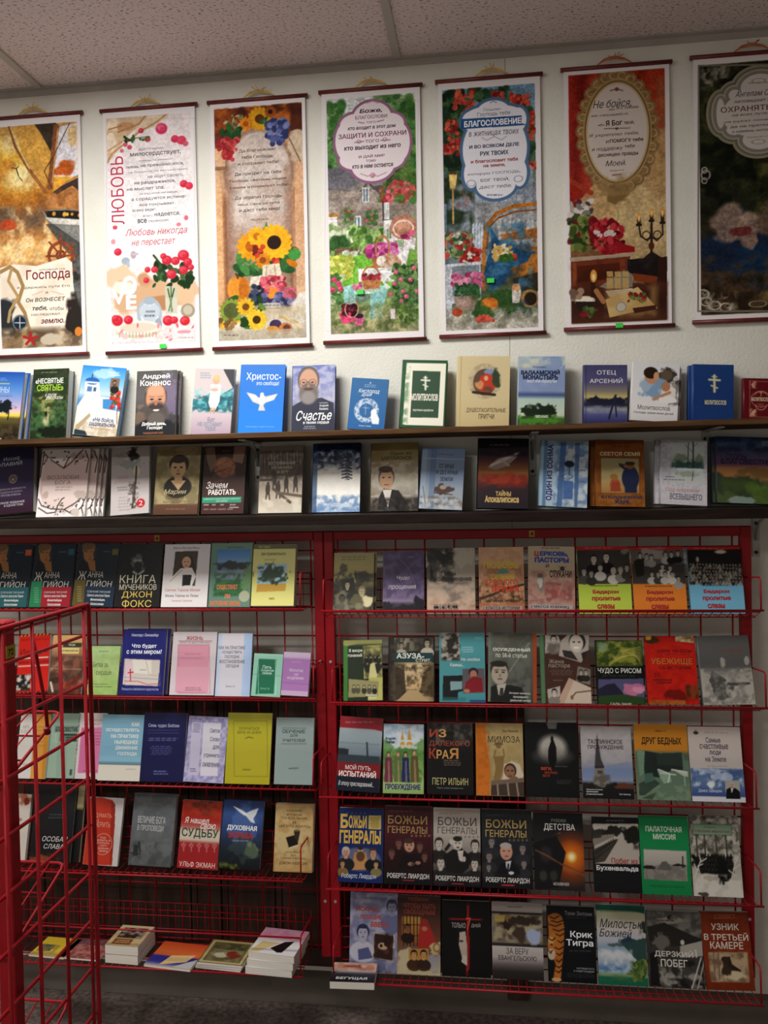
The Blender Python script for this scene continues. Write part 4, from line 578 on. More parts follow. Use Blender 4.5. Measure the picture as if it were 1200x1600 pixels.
def c_arseny(A): A.z(380, 68, 570, 68, 378, 323, 572, 322).bg((0, '4c4c74'), (.3, '5c5880'), (.45, '8c8478'), (.55, 'c8b878'), (.6, '6a6a60'), (.68, '2c2c48'), (.75, '8a90a8'), (.85, '5c6090'), (1, '34386c')).el(480, 225, 90, 14, '24263c', 9).r(420, 210, 445, 236, '24263c').e(432, 212, 10, 9, '24263c').l([(432, 196), (432, 210)], 2, '24263c').r(380, 236, 570, 246, '2a2c44', .8).n(380, 245, 570, 275, 'a8a898', 10, .5, .6).l([(520, 200), (490, 300)], 9, '2a2a40').l([(515, 205), (524, 290)], 7, '2a2a40').l([(498, 228), (526, 234)], 5, '2a2a40').l([(388, 68), (386, 322)], 2, '2c2c4c').t('ОТЕЦ', 436, 92, 520, 114, 'dcd8dc', .008).t('АРСЕНИЙ', 404, 124, 550, 147, 'dcd8dc', .008)
def c_prayerwhite(A): A.z(600, 68, 803, 58, 585, 322, 795, 320).bg((0, 'e0e0e4'), (.8, 'e8e6e8'), (1, 'dcdadc')).el(740, 130, 55, 40, '4c4640', 7).el(780, 190, 22, 50, '6a6460', 7, .7).e(745, 115, 26, 22, '6c5c4c').el(690, 180, 52, 44, '8ca8c4', 6).el(660, 170, 30, 30, 'a8bcd0', 6).e(680, 125, 30, 34, 'c89878').e(676, 110, 32, 26, '34241c').e(700, 122, 12, 18, 'd0a284').el(750, 195, 40, 34, 'e8e0d8', 6).e(742, 165, 20, 22, 'b88868').l([(690, 225), (760, 190)], 14, 'c49474').el(745, 225, 40, 14, 'f0ecec', 5).t('Молитвослов', 618, 252, 762, 272, '6a5450', .004).t('Господи, храни моих детей', 600, 280, 776, 292, '4c4444', .006, .15)
def c_prayerblue(A): A.z(868, 72, 1050, 62, 865, 315, 1045, 310).bg('264a86', '22427c', '244680').n(865, 60, 1050, 315, '244682', 24, .5, .6).l([(880, 70), (876, 314)], 3, '20407c'); orth(A, 962, 115, 48, 'd4cca8'); A.t('МОЛИТВОСЛОВ', 918, 224, 1014, 244, 'd0c8a8', .03)
def c_prayerred(A): A.z(1093, 130, 1280, 126, 1093, 305, 1280, 300).bg('6c1420'); A.fr(1120, 142, 1258, 294, 2, 'c89c7c').n(1120, 142, 1150, 172, 'd4ac90', 16, .45).n(1120, 262, 1150, 294, 'd4ac90', 16, .45).n(1228, 142, 1258, 172, 'd4ac90', 16, .45).o(1172, 215, 34, 30, 3, 'd8b494').o(1172, 240, 26, 24, 3, 'd8b494').e(1172, 220, 40, 28, '6c1420').o(1172, 218, 46, 34, 3, 'd8b494', .8).l([(1172, 184), (1172, 204)], 3, 'e0c0a0').l([(1166, 191), (1178, 191)], 3, 'e0c0a0').t('МОЛИТВОСЛОВ', 1128, 210, 1216, 227, 'e0c4a8', .03).d(1154, 236, 1190, 250, 2, 'c89c7c')
def c_flavius(A): A.z(-100, 425, 137, 425, -90, 745, 150, 748).bg((0, '3a3450'), (.5, '3c3350'), (.75, '3c2c44'), (1, '3c2230')).t('Иосиф', -6, 470, 72, 492, 'b8b4bc', .006).t('ФЛАВИЙ', -40, 492, 84, 515, 'b8b4bc', .006).o(45, 580, 18, 19, 4, 'a89880').o(45, 580, 10, 11, 3, 'a89880').e(45, 582, 5, 5, 'c8b898').tl(['ИУДЕЙСКИЕ ДРЕВНОСТИ', 'ИУДЕЙСКАЯ ВОЙНА', 'ПРОТИВ АПИОНА'], -30, 620, 108, 664, 'a098a4').t('ПОЛНОЕ ИЗДАНИЕ', -30, 688, 108, 700, 'b8b0b8', .012).t('В ОДНОМ ТОМЕ', 10, 702, 102, 714, 'b8b0b8', .012)
def c_love(A):
    A.z(203, 432, 418, 430, 167, 742, 395, 740).bg((0, 'e0d0d0'), (.3, 'd0b4b0'), (.6, 'e4ccc8'), (.8, 'f2ecec'), (1, 'f6f2f2')).r(167, 430, 420, 742, 'efe8e8', .6)
    A.p([(215, 470), (290, 515), (370, 440), (415, 470), (405, 640), (300, 730), (200, 680), (185, 620)], 'd4bcb8').p([(200, 600), (410, 600), (400, 650), (300, 728), (200, 690)], 'e6d6d2', .8)
    for P in ([(205, 445), (240, 480), (270, 500), (298, 520), (330, 495), (370, 450), (385, 435)], [(180, 660), (195, 690), (240, 705), (300, 708), (350, 680), (400, 640)], [(210, 440), (200, 500), (190, 560)], [(205, 500), (225, 470), (260, 470)], [(300, 515), (320, 470), (350, 460)], [(395, 440), (410, 480), (400, 540)], [(180, 700), (220, 725), (260, 720), (270, 690)], [(300, 708), (340, 730), (390, 690)], [(400, 650), (380, 700), (390, 735)], [(270, 690), (290, 660), (300, 655)]): A.l(P, 5, '4a3a34')
    A.sd = 5; A.sc(200, 440, 410, 500, 26, 4, 8, ['5a5450', '8c8480', '443c38'], .3, .5).sc(185, 660, 400, 735, 34, 4, 8, ['6a6460', 'a8a09c', '54483f'], .3, .5).el(215, 640, 16, 18, 'c4b0a4', 6).el(370, 645, 24, 22, 'c4b4ac', 6).el(350, 720, 18, 16, 'd4c8bc', 6).el(340, 460, 12, 14, 'c8c0b8', 6).el(230, 480, 10, 12, 'd0c8c0', 6)
    A.t('ВОЗЛЮБИ', 224, 552, 366, 570, '7c6460', .0).t('БОГА', 258, 576, 330, 594, '7c6460', .0).d(250, 600, 340, 624, 2, 'a89490').d(250, 715, 300, 722, 1, '988c88')
def c_rose(A): A.z(525, 430, 712, 430, 517, 735, 697, 733).bg((0, 'b8b0b0'), (.5, 'c0b6b6'), (1, 'ccc4c4')).el(630, 470, 30, 32, '3c3634', 6).el(620, 510, 60, 22, '8c9690', 7, .7).el(560, 480, 40, 30, '9c9694', 6, .6).e(645, 540, 16, 26, 'd8d0b8', 1, .4).l([(645, 520), (640, 580), (632, 640), (620, 705)], 9, '544c44').l([(632, 600), (628, 680)], 15, '6a6058', .8).n(605, 590, 650, 710, '443c38', 12, .55, .7).d(545, 465, 610, 480, 1, '8c8484').t('ЛЮБЛЮ', 552, 560, 604, 575, 'b08c8c').t('И ПРИЗНАЮ', 540, 578, 620, 592, 'b08c8c', 0, .2).d(548, 605, 606, 628, 2, '7c7474').d(550, 650, 610, 720, 5, '9c9494', .5).e(661, 687, 20, 20, 'c03038', 1, .08).t('2', 652, 676, 670, 698, 'f0d8d8', .0)
def c_woman(A): A.z(740, 420, 940, 415, 718, 730, 925, 728).bg((0, '9c8c6c'), (.5, 'a4966e'), (.84, 'b0a27c'), (.855, '6c4a38'), (1, '604030')).n(720, 415, 940, 685, '7c7050', 5, .5, .7).e(832, 605, 64, 50, '2c2620').p([(800, 575), (870, 575), (835, 620)], 'c8ac88').r(818, 540, 852, 590, 'b89470').e(838, 500, 46, 44, '3c2e22').e(834, 520, 36, 44, 'c8a880', 1, .15).e(836, 480, 34, 16, '44342a').e(820, 515, 7, 4, '2c2018').e(848, 515, 7, 4, '2c2018').e(834, 545, 10, 4, '8c5c48').e(834, 530, 5, 8, 'a88460').t('Марии', 770, 615, 870, 642, 'c8b890', 0, .3).t('ТЯЖЕСТИ', 778, 645, 860, 662, '3c3020', .01).t('БЫЛ ДЕТЕЙ НЕТ', 766, 664, 884, 678, '4c3c28', 0).d(770, 700, 880, 708, 1, '9c7c68').d(800, 440, 870, 448, 1, '746848')
def c_work(A): A.z(957, 420, 1147, 417, 943, 730, 1140, 728).bg((0, '3c2c28'), (.4, '44302a'), (.7, '4c302a'), (1, '4a2420')).p([(957, 425), (1000, 420), (1010, 500), (985, 540), (965, 480)], '7c6454').p([(1090, 420), (1145, 418), (1130, 500), (1085, 490)], '8c7060').e(1048, 515, 50, 48, '8a5c44', 1, .15).e(1040, 500, 36, 28, 'a87458', .8, .5).l([(1005, 520), (1060, 490), (1090, 510)], 4, '5c3828').l([(1010, 540), (1070, 520)], 4, '5c3828').n(1000, 475, 1095, 560, 'b88868', 10, .58, .6).p([(970, 590), (1045, 570), (1045, 580), (975, 600)], '5c3c34').t('Зачем', 967, 582, 1064, 614, 'ece4e0', .01, .3).t('РАБОТАТЬ', 975, 618, 1102, 643, 'f0e8e4', .035).r(947, 654, 1128, 678, '3c9c80').tl(['ИЗМЕНИТЕ СВОЙ ПОДХОД К КАРЬЕРЕ', 'ДЛЯ ЖИЗНИ'], 955, 656, 1120, 677, 'd8f0e8').l([(1075, 700), (1116, 700)], 3, 'f0e8e8').d(952, 682, 980, 694, 1, 'e8dcd8').d(990, 682, 1012, 694, 1, 'e8dcd8').d(1030, 682, 1052, 694, 1, 'e8dcd8').d(1072, 682, 1105, 694, 1, 'e8dcd8').d(952, 702, 1110, 714, 1, 'a88c88').d(1030, 436, 1085, 444, 1, '8c7c74')
def c_loggers(A): A.z(133, 380, 318, 380, 117, 658, 302, 657).bg((0, '8a7c74'), (.3, '8c7c72'), (.5, '9a8c80'), (.75, 'b8ac9c'), (1, 'd4ccbc'))
def c_loggers2(A):
    c_loggers(A)
    for k in range(13): x = 142+k*14; h = 55+35*math.sin(k*2.3); A.p([(x, 400+h*.3), (x+10, 500), (x-10, 500)], '54483f', .8).l([(x, 410), (x, 500)], 3, '4c4038')
    A.r(125, 480, 312, 510, '6a5c52', .7).n(125, 400, 312, 520, '4c4038', 12, .5, .6).n(120, 510, 310, 540, 'c4b8a8', 8, .45, .7)
    for x, y in ((160, 560), (190, 520), (240, 535), (280, 530), (205, 555)): A.e(x, y, 10, 24, '443830').e(x+2, y-24, 6, 7, '4c4038').l([(x-5, y+15), (x-9, y+42)], 6, '443830').l([(x+5, y+15), (x+7, y+42)], 6, '443830')
    A.l([(185, 560), (255, 615)], 12, '5c4c40').l([(200, 575), (305, 590)], 12, '6a5a4c').l([(130, 522), (190, 522)], 10, '54483e').n(120, 600, 305, 655, 'e4dccc', 6, .5, .6)
    A.t('ВОСПОМИНАНИЯ', 165, 446, 280, 460, 'b8ac9c', .01).t('ИЗГНАННИКА', 178, 464, 268, 478, 'b8ac9c', .01).t('ЗА ВЕРУ', 198, 482, 250, 496, 'b8ac9c', .01)
def c_silverglare(A): A.z(362, 368, 563, 363, 347, 660, 550, 660).bg((0, '1c2c4c'), (.2, '24344c'), (.30, '5a6674'), (.36, 'c8c8c4'), (.45, 'ece8e0'), (.8, 'f4f2ee'), (.9, 'd0dcec'), (1, 'a8c0e0')).n(350, 365, 560, 480, '0c1a34', 10, .5, .8).n(350, 400, 560, 500, 'b8c4d0', 14, .6, .8).n(350, 590, 555, 660, '6c90bc', 10, .5, .8).n(350, 470, 555, 600, 'faf6f0', 6, .5, .5).r(350, 368, 366, 660, '24446c', .7)  # pale middle and lower part: glare on the film wrap, painted into the cover
def c_silverglare2(A):
    c_silverglare(A)
    for k in range(8): A.l([(480, 418+k*14), (500, 414+k*14), (520, 420+k*14)], 7, '28344c', .8)
    A.t('ИЮЛЬСКИЙ', 488, 415, 514, 525, '20283c', .02, 0, 1).d(420, 392, 520, 402, 1, '7c8ca8').t('свет', 420, 618, 470, 640, '9cb0c8', 0, .25)
def c_million(A): A.z(607, 368, 808, 370, 597, 655, 800, 655).bg((0, '847038'), (.2, '8a7844'), (.4, 'b0a488'), (.6, 'ccc8bc'), (.75, 'a09890'), (1, '302a28')).gx(600, 368, 808, 655, '6c5c40', 'a89c88', '8c8878', a=.35).n(600, 450, 805, 600, 'c8c0b4', 8, .52, .7).p([(632, 600), (655, 560), (720, 570), (765, 640), (760, 655), (630, 655)], '2c2624').e(668, 515, 34, 44, '4c3c34').e(668, 522, 30, 42, 'c4a080', 1, .15).e(665, 480, 30, 14, '54443a').e(655, 515, 6, 3, '33261f').e(682, 515, 6, 3, '33261f').e(668, 545, 12, 3, '8c5c4c').p([(650, 566), (690, 566), (672, 640)], 'dcd4cc').n(600, 600, 805, 655, '1c1816', 8, .45, .7).t('Один из', 686, 406, 778, 424, '3c3818', .012).t('МИЛЛИОНОВ', 648, 426, 778, 442, '3c3818', .025)  # middle lightened: sheen of the wrap put into the print colour
def c_edge(A): A.z(820, 395, 995, 393, 803, 653, 987, 653).bg((0, '7c90b0'), (.5, '8c9cb4'), (.75, 'a0a8b0'), (1, 'a8b0b8')).r(855, 400, 866, 652, '5c7498', .5).r(815, 400, 825, 652, 'b0bccc', .5).l([(822, 440), (992, 438)], 2, 'c4ccd8').el(908, 570, 34, 20, '5c4840', 7).e(905, 560, 14, 9, 'a89c90').l([(868, 585), (945, 590)], 4, '4c3c34').n(805, 600, 988, 640, '6a5c50', 9, .52, .7).n(805, 610, 988, 652, 'd8d8d8', 8, .5, .6).l([(820, 560), (830, 630)], 3, '6a5c50').t('ОТ КРАЯ', 888, 460, 948, 480, '2c3444', .02).t('И ДО КРАЯ', 876, 488, 965, 508, '2c3444', .02).t('ЗЕМЛИ', 892, 516, 946, 534, '2c3444', .02).d(880, 415, 960, 425, 1, '5c7090')
def c_apoc(A): A.z(-95, 398, 130, 400, -105, 708, 128, 710).bg((0, '1a161c'), (.15, '241a20'), (.3, '50303c'), (.42, '8a5c3c'), (.5, '9c6a40'), (.6, '8a4030'), (.7, '3c2c30'), (1, '2c2630')).p([(-60, 530), (-10, 490), (60, 470), (80, 480), (30, 525), (-20, 540)], '9c8c84').l([(-40, 520), (85, 465)], 12, 'c8bcb4').l([(10, 500), (40, 520)], 10, 'b0a49c').n(-95, 430, 130, 480, '1c1420', 7, .45, .8).el(0, 580, 80, 22, 'a8442c', 7, .8).n(-100, 560, 130, 620, '8a2c24', 8, .5, .6).d(-50, 422, 60, 436, 1, '7c7480').t('ТАЙНЫ', -20, 630, 50, 656, 'c8a868', .03).t('Апокалипсиса', -70, 655, 86, 684, 'd0b070', .035)
def c_sonm(A): A.z(190, 413, 398, 415, 178, 712, 392, 718).bg((0, '88a4bc'), (.5, 'a8bccc'), (1, 'c4d0d8')).gx(180, 413, 260, 718, '8cacc8', 'b8ccd8', a=.6).r(202, 415, 206, 716, '4c7090', .7).n(250, 413, 398, 718, '6c88b0', 6, .48, .8).n(290, 413, 398, 718, 'd8d8d0', 7, .56, .7).p([(275, 420), (300, 418), (280, 715), (255, 715)], '4c6c9c', .85).p([(338, 420), (360, 418), (350, 715), (335, 715)], '4c6894', .8).e(313, 520, 22, 15, '24304c').l([(313, 535), (312, 570)], 4, '34446c').o(305, 578, 22, 10, 4, '44547c').p([(288, 598), (330, 598), (328, 680), (285, 680)], '4c6ca4', .9).d(245, 540, 300, 560, 1, '5c7090').d(335, 470, 390, 490, 1, '5c7090').d(330, 590, 390, 610, 1, '5c7090').d(335, 540, 390, 556, 1, '5c7090').t('ОДИН ИЗ СОНМА', 212, 432, 242, 688, '3c2c6c', .04, 0, 1)
def c_seed(A): A.z(432, 405, 640, 403, 433, 708, 652, 708).bg((0, '7c4820'), (.3, '8c5424'), (.7, '98602c'), (1, 'a46c30')).n(432, 403, 650, 708, '744018', 8, .5, .5).g(455, 490, 625, 648, '9c9470', 'a89868', 'b8a070', 'a87c48', f=.01).el(540, 560, 70, 20, 'b8ac84', 6, .7).e(585, 580, 38, 56, '2c3454').r(560, 600, 615, 646, '28304c').e(582, 522, 18, 16, '8c6040').e(582, 512, 22, 9, '4c3424').l([(570, 545), (540, 520)], 12, '2c3454').l([(536, 515), (560, 520)], 7, '5c4428').e(518, 612, 24, 30, 'b05c3c').e(512, 575, 18, 14, 'a87c44').p([(495, 640), (545, 640), (535, 600), (505, 600)], '9c4c30').d(485, 428, 590, 440, 1, '4c2810').t('СЕЕТСЯ СЕМЯ', 450, 460, 624, 478, 'c8b890', .03).t('В ПОЛДНЕВНОЙ', 456, 656, 636, 676, '24304c', .04).t('ЖАРЕ', 514, 678, 582, 696, '24304c', .04).fr(453, 488, 627, 650, 2, '6a3c18')
def c_pokrov(A): A.z(725, 408, 928, 410, 722, 710, 928, 712).bg((0, 'a8a8b0'), (.4, 'b8b8c0'), (.7, 'c4c0c8'), (1, 'd0ccd0')).n(722, 410, 928, 712, 'dcd8dc', 18, .52, .5).g(768, 420, 915, 612, 'b8c0bc', 'c4ccc8', 'a8b8b0', 'd0d4d4', 'c8ccc8', f=.01, a=.8).el(805, 500, 30, 24, '8c9c84', 8).el(895, 510, 18, 30, '8c9c84', 8).r(770, 515, 912, 540, '4c6c64', .8).n(770, 500, 912, 550, '3c5c58', 9, .5, .8).l([(845, 420), (842, 552)], 4, '44443c').l([(866, 420), (866, 552)], 6, '3c3c34').l([(866, 440), (885, 425)], 2, '54544c').l([(845, 450), (830, 430)], 2, '54544c').l([(866, 470), (850, 450)], 2, '54544c').el(840, 548, 60, 8, 'd8e4e8', 6).el(845, 570, 50, 12, '9cac90', 7, .7).l([(866, 560), (862, 598)], 4, '5c6458').d(735, 580, 792, 588, 1, '4c4c58').d(735, 593, 835, 601, 1, '4c4c58').t('Под покровом', 744, 634, 892, 656, 'c08478', 0, .3).t('ВСЕВЫШНЕГО', 762, 660, 905, 688, '5c5c74', .015)
def c_feet(A): A.z(968, 398, 1265, 392, 975, 705, 1280, 700).bg((0, '2a3a54'), (.12, '3c4c68'), (.2, '3c3c54'), (.3, '5c4464'), (.42, '6a4c68'), (.48, 'a07048'), (.6, 'a8784c'), (.7, '5c5c3c'), (1, '5a6a44')).n(970, 395, 1270, 500, '4c5c7c', 6, .5, .6).n(970, 395, 1270, 460, '202c40', 7, .5, .7).el(1060, 620, 90, 50, '3f4a34', 5).el(1200, 650, 90, 50, '5c7434', 5).n(970, 600, 1275, 705, '4c6030', 7, .5, .6).el(1080, 690, 60, 18, '8c9c94', 6).el(1180, 560, 110, 24, '6a5430', 5, .7).p([(1160, 410), (1270, 405), (1270, 440), (1165, 435)], '7c7c84', .6).t('СТОПЫ', 1008, 476, 1098, 503, '2c2440', .04).t('БЛАГОВЕСТНИКА', 990, 499, 1250, 524, '2c2440', .04).d(988, 440, 998, 520, 7, '3c3450')
COV.update(tree=c_tree, forest=c_forest, greek=c_greek, beard=c_beard, child=c_child, dove=c_dove, happy=c_happy, ear=c_ear, prayergreen=c_prayergreen, parable=c_parable, valaam=c_valaam, arseny=c_arseny, prayerwhite=c_prayerwhite, prayerblue=c_prayerblue, prayerred=c_prayerred, flavius=c_flavius, love=c_love, rose=c_rose, woman=c_woman, work=c_work, loggers=c_loggers2, silver=c_silverglare2, million=c_million, edge=c_edge, apoc=c_apoc, sonm=c_sonm, seed=c_seed, pokrov=c_pokrov, feet=c_feet)
# ---------------------------------------------------------------- covers in the left red rack
def guyon(A, box, side, sq):
    A.z(535, 130, 800, 130, 478, 525, 755, 525).bg((0, '24303c'), (.3, '1c2834'), (.55, '1a242e'), (1, '1c2832'))
    A.p([(545, 240), (575, 235), (600, 300), (660, 320), (640, 350), (515, 350)], '1c1c22').e(598, 170, 46, 42, '7c6040').e(600, 195, 40, 58, '9c6c44', 1, .15).e(592, 150, 42, 24, '6a5438').e(575, 160, 14, 30, '6a5438').e(612, 186, 6, 3, '33241c').e(586, 188, 6, 3, '33241c').e(604, 215, 5, 9, '8a5c3c').e(602, 232, 12, 3, '7a4434').p([(585, 245), (635, 240), (640, 310), (600, 300)], '94683f').el(640, 180, 14, 40, '24303c', 5, .8)
    A.p([(503, 365), (575, 365), (560, 525), (480, 525)], side).p([(572, 400), (770, 400), (752, 525), (558, 525)], box).d(515, 400, 550, 500, 7, 'c8c8b0', .35)
    A.r(750, 165, 785, 203, sq).d(680, 176, 742, 190, 1, '5c8094').t('Ж', 524, 308, 578, 362, 'b4b0a8', 0, .1).t('АННА', 590, 308, 692, 346, 'b4b0a8', 0, .1).t('ГИЙОН', 582, 356, 748, 402, 'b4b0a8', 0, .1)
    A.t('СОБРАНИЕ ПИСАНИЙ', 584, 424, 738, 440, 'b8bcc0').t('Святого апостола Павла', 584, 448, 734, 464, 'd0d0cc', .012, .2).t('Филиппийцам,', 606, 474, 704, 492, 'd8d8d4', .02, .2).t('Колоссянам', 608, 500, 694, 516, 'd8d8d4', .02, .2)
def c_guyonteal(A): guyon(A, '2f6066', '2c4c4c', 'c05c3c')
def c_guyonred(A): guyon(A, '9c2834', '2f8058', '2f6074')
def c_guyonblue(A): guyon(A, '26384c', '66582c', '6a6a34')
def c_martyrs(A): A.z(435, 72, 592, 72, 410, 292, 570, 302).bg('201f20').n(410, 72, 592, 300, '2a2a2a', 10, .5, .6).el(500, 140, 26, 26, '5c5c60', 7).el(500, 150, 14, 16, '201f20', 7, .8).e(492, 132, 8, 5, '8c8c8c').e(508, 132, 8, 5, '8c8c8c').l([(484, 172), (495, 180)], 8, '9c9c98').l([(520, 170), (505, 180)], 8, '9c9c98').t('КНИГА', 434, 184, 564, 213, 'c8c4ac', .0).t('МУЧЕНИКОВ', 432, 217, 566, 237, 'd0ccb4', .0).t('ДЖОН', 440, 242, 548, 268, 'd4b85c', 0).t('ФОКС', 440, 272, 546, 299, 'd4b85c', 0)
def c_teresa(A): A.z(597, 72, 755, 72, 578, 314, 745, 310).bg((0, 'd8d6d8'), (.5, 'dcd8da'), (1, 'e4e0e0')).p([(632, 100), (712, 98), (702, 232), (618, 230)], '4c4030').p([(668, 115), (690, 118), (705, 180), (640, 185), (655, 140)], '241c1a').e(671, 142, 16, 23, 'd4a88c', 1, .15).e(665, 140, 3, 2, '2c1c18').e(677, 140, 3, 2, '2c1c18').e(671, 155, 6, 2, '9c5c54').p([(602, 218), (650, 165), (690, 162), (705, 195), (690, 235), (620, 235)], 'e4e0dc').p([(658, 190), (690, 190), (684, 230), (655, 232)], '1c1a1c').l([(612, 216), (655, 172)], 3, 'b0a8a4').t('Маргиз Ван дер Мерш', 625, 82, 716, 92, '4c484c').t('Святая Тереза Малая', 594, 242, 720, 256, 'c47c74', .008).t('Жизнь Терезы из Лизье', 594, 264, 714, 277, '5c5458', .008).t('Умирая Церкви', 616, 284, 692, 294, 'c8908c', .005)
def c_greenpond(A): A.z(762, 68, 912, 68, 745, 300, 900, 300).bg('6c9080', '6a8c7c').p([(782, 92), (902, 92), (890, 262), (768, 258)], '54809c').g(785, 92, 900, 140, '3c7cc0', '7ca4c8').el(840, 152, 55, 16, '1c2c2c', 8).p([(778, 168), (895, 165), (892, 200), (775, 200)], '8c9ca8').n(775, 168, 895, 205, '6a7c8c', 14, .5, .7).p([(775, 202), (892, 200), (888, 262), (768, 258)], '3c7848').n(770, 180, 890, 262, '2c5c34', 8, .5, .8).el(890, 210, 18, 50, '6c9464', 6).e(880, 262, 20, 20, 'b0b49c').d(808, 78, 880, 90, 1, '4c6458').t('СУЩЕСТВУЕТ', 778, 220, 856, 240, 'e07c4c', .03).t('ЛИ', 806, 254, 828, 270, 'e0784c', .03).t('ЗАГРОБНАЯ ЖИЗНЬ', 752, 278, 866, 296, 'e0703c', .03)
def c_yellowtree(A): A.z(920, 75, 1075, 75, 905, 302, 1060, 302).bg((0, '6a6434'), (.075, '645e30'), (.08, 'd8d488'), (.4, 'dcdc90'), (.6, 'd4d280'), (1, 'e4e090')).t('Рик Торрен', 938, 80, 980, 90, 'c8c490', .01).t('Христопривлекательность', 946, 104, 1038, 120, '4c4820', .01).p([(935, 150), (1040, 148), (1035, 222), (928, 225)], 'a8c8e0').p([(930, 222), (1036, 220), (1032, 248), (925, 252)], 'c8a040').el(985, 185, 46, 30, '2c4a2a', 9).r(982, 205, 988, 224, '3c3424').d(955, 128, 1005, 138, 1, 'a8a058').t('КНИГА', 972, 272, 992, 280, '5c4c20', .02)
def c_redherring(A):
    A.z(180, 425, 497, 430, 145, 965, 435, 965).bg((0, 'c82418'), (.5, 'd02820'), (1, 'd42a1c')).r(180, 422, 500, 446, '3c1410')
    for k in range(9): A.p([(185+k*38, 446), (205+k*38, 446), (222+k*38, 422), (202+k*38, 422)], 'd88034')
    A.t('Вильгельм Буш', 200, 466, 480, 494, '7c1410').t('Иисус –', 190, 560, 460, 630, '641410', .0).t('моя судьба', 175, 670, 465, 704, '641410', .01).r(165, 640, 462, 655, 'e8c8bc').r(165, 712, 460, 726, 'e8c8bc').p([(155, 795), (285, 795), (275, 942), (140, 942)], '24201f').n(150, 795, 285, 940, 'c8c0b8', 9, .55, .9).e(175, 840, 16, 22, 'd0c8c0').e(262, 830, 18, 24, 'd0c8c0')
    for k in range(8): A.r(150+k*38, 952, 172+k*38, 966, '4c1814')
def c_brownart(A): A.z(500, 430, 800, 430, 440, 965, 760, 965).bg((0, 'd8b478'), (.2, 'c89c6c'), (.4, '8a6450'), (1, '5c4034')).el(620, 680, 110, 70, '94604c', 5).el(660, 560, 90, 50, 'a87c58', 5, .7).el(540, 860, 100, 60, '4c342c', 5).el(700, 880, 60, 70, '8c4434', 6).el(640, 900, 40, 40, 'c0482c', 5).n(440, 620, 760, 965, 'c8a890', 4, .58, .5).n(440, 620, 760, 965, '3c2822', 4, .56, .5).l([(470, 860), (490, 940)], 18, 'd8c8b8').r(590, 500, 760, 540, '3c4434').t('Рой Дон', 640, 508, 702, 530, 'dcd4b0', .02).p([(570, 545), (740, 545), (735, 600), (565, 600)], 'e0d090').t('потерянный рай', 580, 560, 728, 584, '4c3c20', .01, .15).l([(470, 735), (760, 740)], 4, 'c8b8a0')
def c_greenbattle(A): A.z(850, 525, 1130, 530, 800, 970, 1080, 975).bg((0, 'a8c888'), (.4, 'b4cc8c'), (.7, 'a8c478'), (1, '98bc6c')).n(800, 525, 1130, 970, 'c8d8a8', 4, .5, .35).n(950, 600, 1130, 970, '98b86c', 4, .55, .35).d(905, 568, 1025, 584, 1, '6c7c5c').t('Битва за', 864, 674, 1004, 720, '4c5c3c', .0).t('сердце', 890, 758, 1035, 800, '5c6c44', .0).t('практическое', 865, 868, 1000, 886, '5c6c4c').t('руководство женщины', 865, 892, 1035, 908, '5c6c4c')
def c_navyworld(A): A.z(452, 55, 610, 52, 427, 288, 585, 288).bg((0, '24287c'), (1, '222670')).fr(460, 62, 604, 280, 2, '3c4494', .7).t('Николаус Ланкмайер', 480, 68, 578, 82, 'c8cce8', .015, .15).t('Что будет', 480, 106, 570, 124, 'e8ecf8', .025).t('с этим миром?', 460, 126, 588, 146, 'e8ecf8', .025).p([(452, 160), (582, 164), (570, 256), (443, 252)], 'd8d0c8').p([(455, 170), (480, 170), (478, 230), (450, 230)], 'e4ccd4').p([(480, 162), (550, 165), (548, 215), (484, 210)], 'e8e4dc').l([(472, 198), (472, 240)], 4, 'c8283c').l([(464, 210), (482, 208)], 4, 'c8283c').l([(450, 240), (500, 240), (530, 250), (570, 248)], 3, 'd86878').l([(450, 226), (575, 232)], 2, '8c9cb0').l([(530, 170), (540, 215), (570, 220)], 3, 'c8c0a8').fr(452, 162, 578, 254, 2, 'a8a4b4', .6).d(505, 195, 530, 203, 1, '9c9c9c').t('Реальность библейского пророчества', 440, 262, 572, 274, 'a8b0d8', .005)
def c_pinklife(A): A.z(630, 65, 788, 65, 610, 290, 770, 292).bg('d4ccd0', 'd8ced4').t('ЖИЗНЬ', 676, 80, 736, 95, 'a03c48', .02).l([(648, 98), (768, 98)], 2, 'a86068').t('ХРИСТА ВНУТРИ НАС', 650, 100, 764, 108, '8a6068').p([(646, 114), (650, 111), (756, 111), (760, 118), (748, 278), (744, 284), (640, 284), (632, 278)], 'd89cb0').fr(645, 112, 758, 284, 2, '9c6c80', .6).g(640, 190, 752, 280, 'dca8b8', 'e0a8bc', f=.04).t('Избранные главы', 670, 140, 726, 150, 'c07c94').t('ВОДОРОД ВИДЕТЬ', 652, 156, 738, 164, 'c4809c').tl(['ВИТНЕСС ЛИ', 'ЖИВОЙ РУЧЕЙ'], 668, 262, 726, 276, '7c5060')
def c_whiteprac(A): A.z(790, 68, 920, 68, 775, 293, 900, 297).bg('dcd8e0', 'd4d4e0').gx(888, 68, 920, 296, 'b8cce8', 'a0bce4').gx(775, 68, 790, 296, 'b8cce8', 'ccd4e8').tl(['КАК НА ПРАКТИКЕ', 'ОСУЩЕСТВИТЬ', 'ГОСПОДНЕ', 'ВОССТАНОВЛЕНИЕ', 'СЕГОДНЯ'], 790, 112, 890, 196, '4c4c6c', .008).t('Витнесс Ли', 815, 255, 848, 263, '8c8ca0')
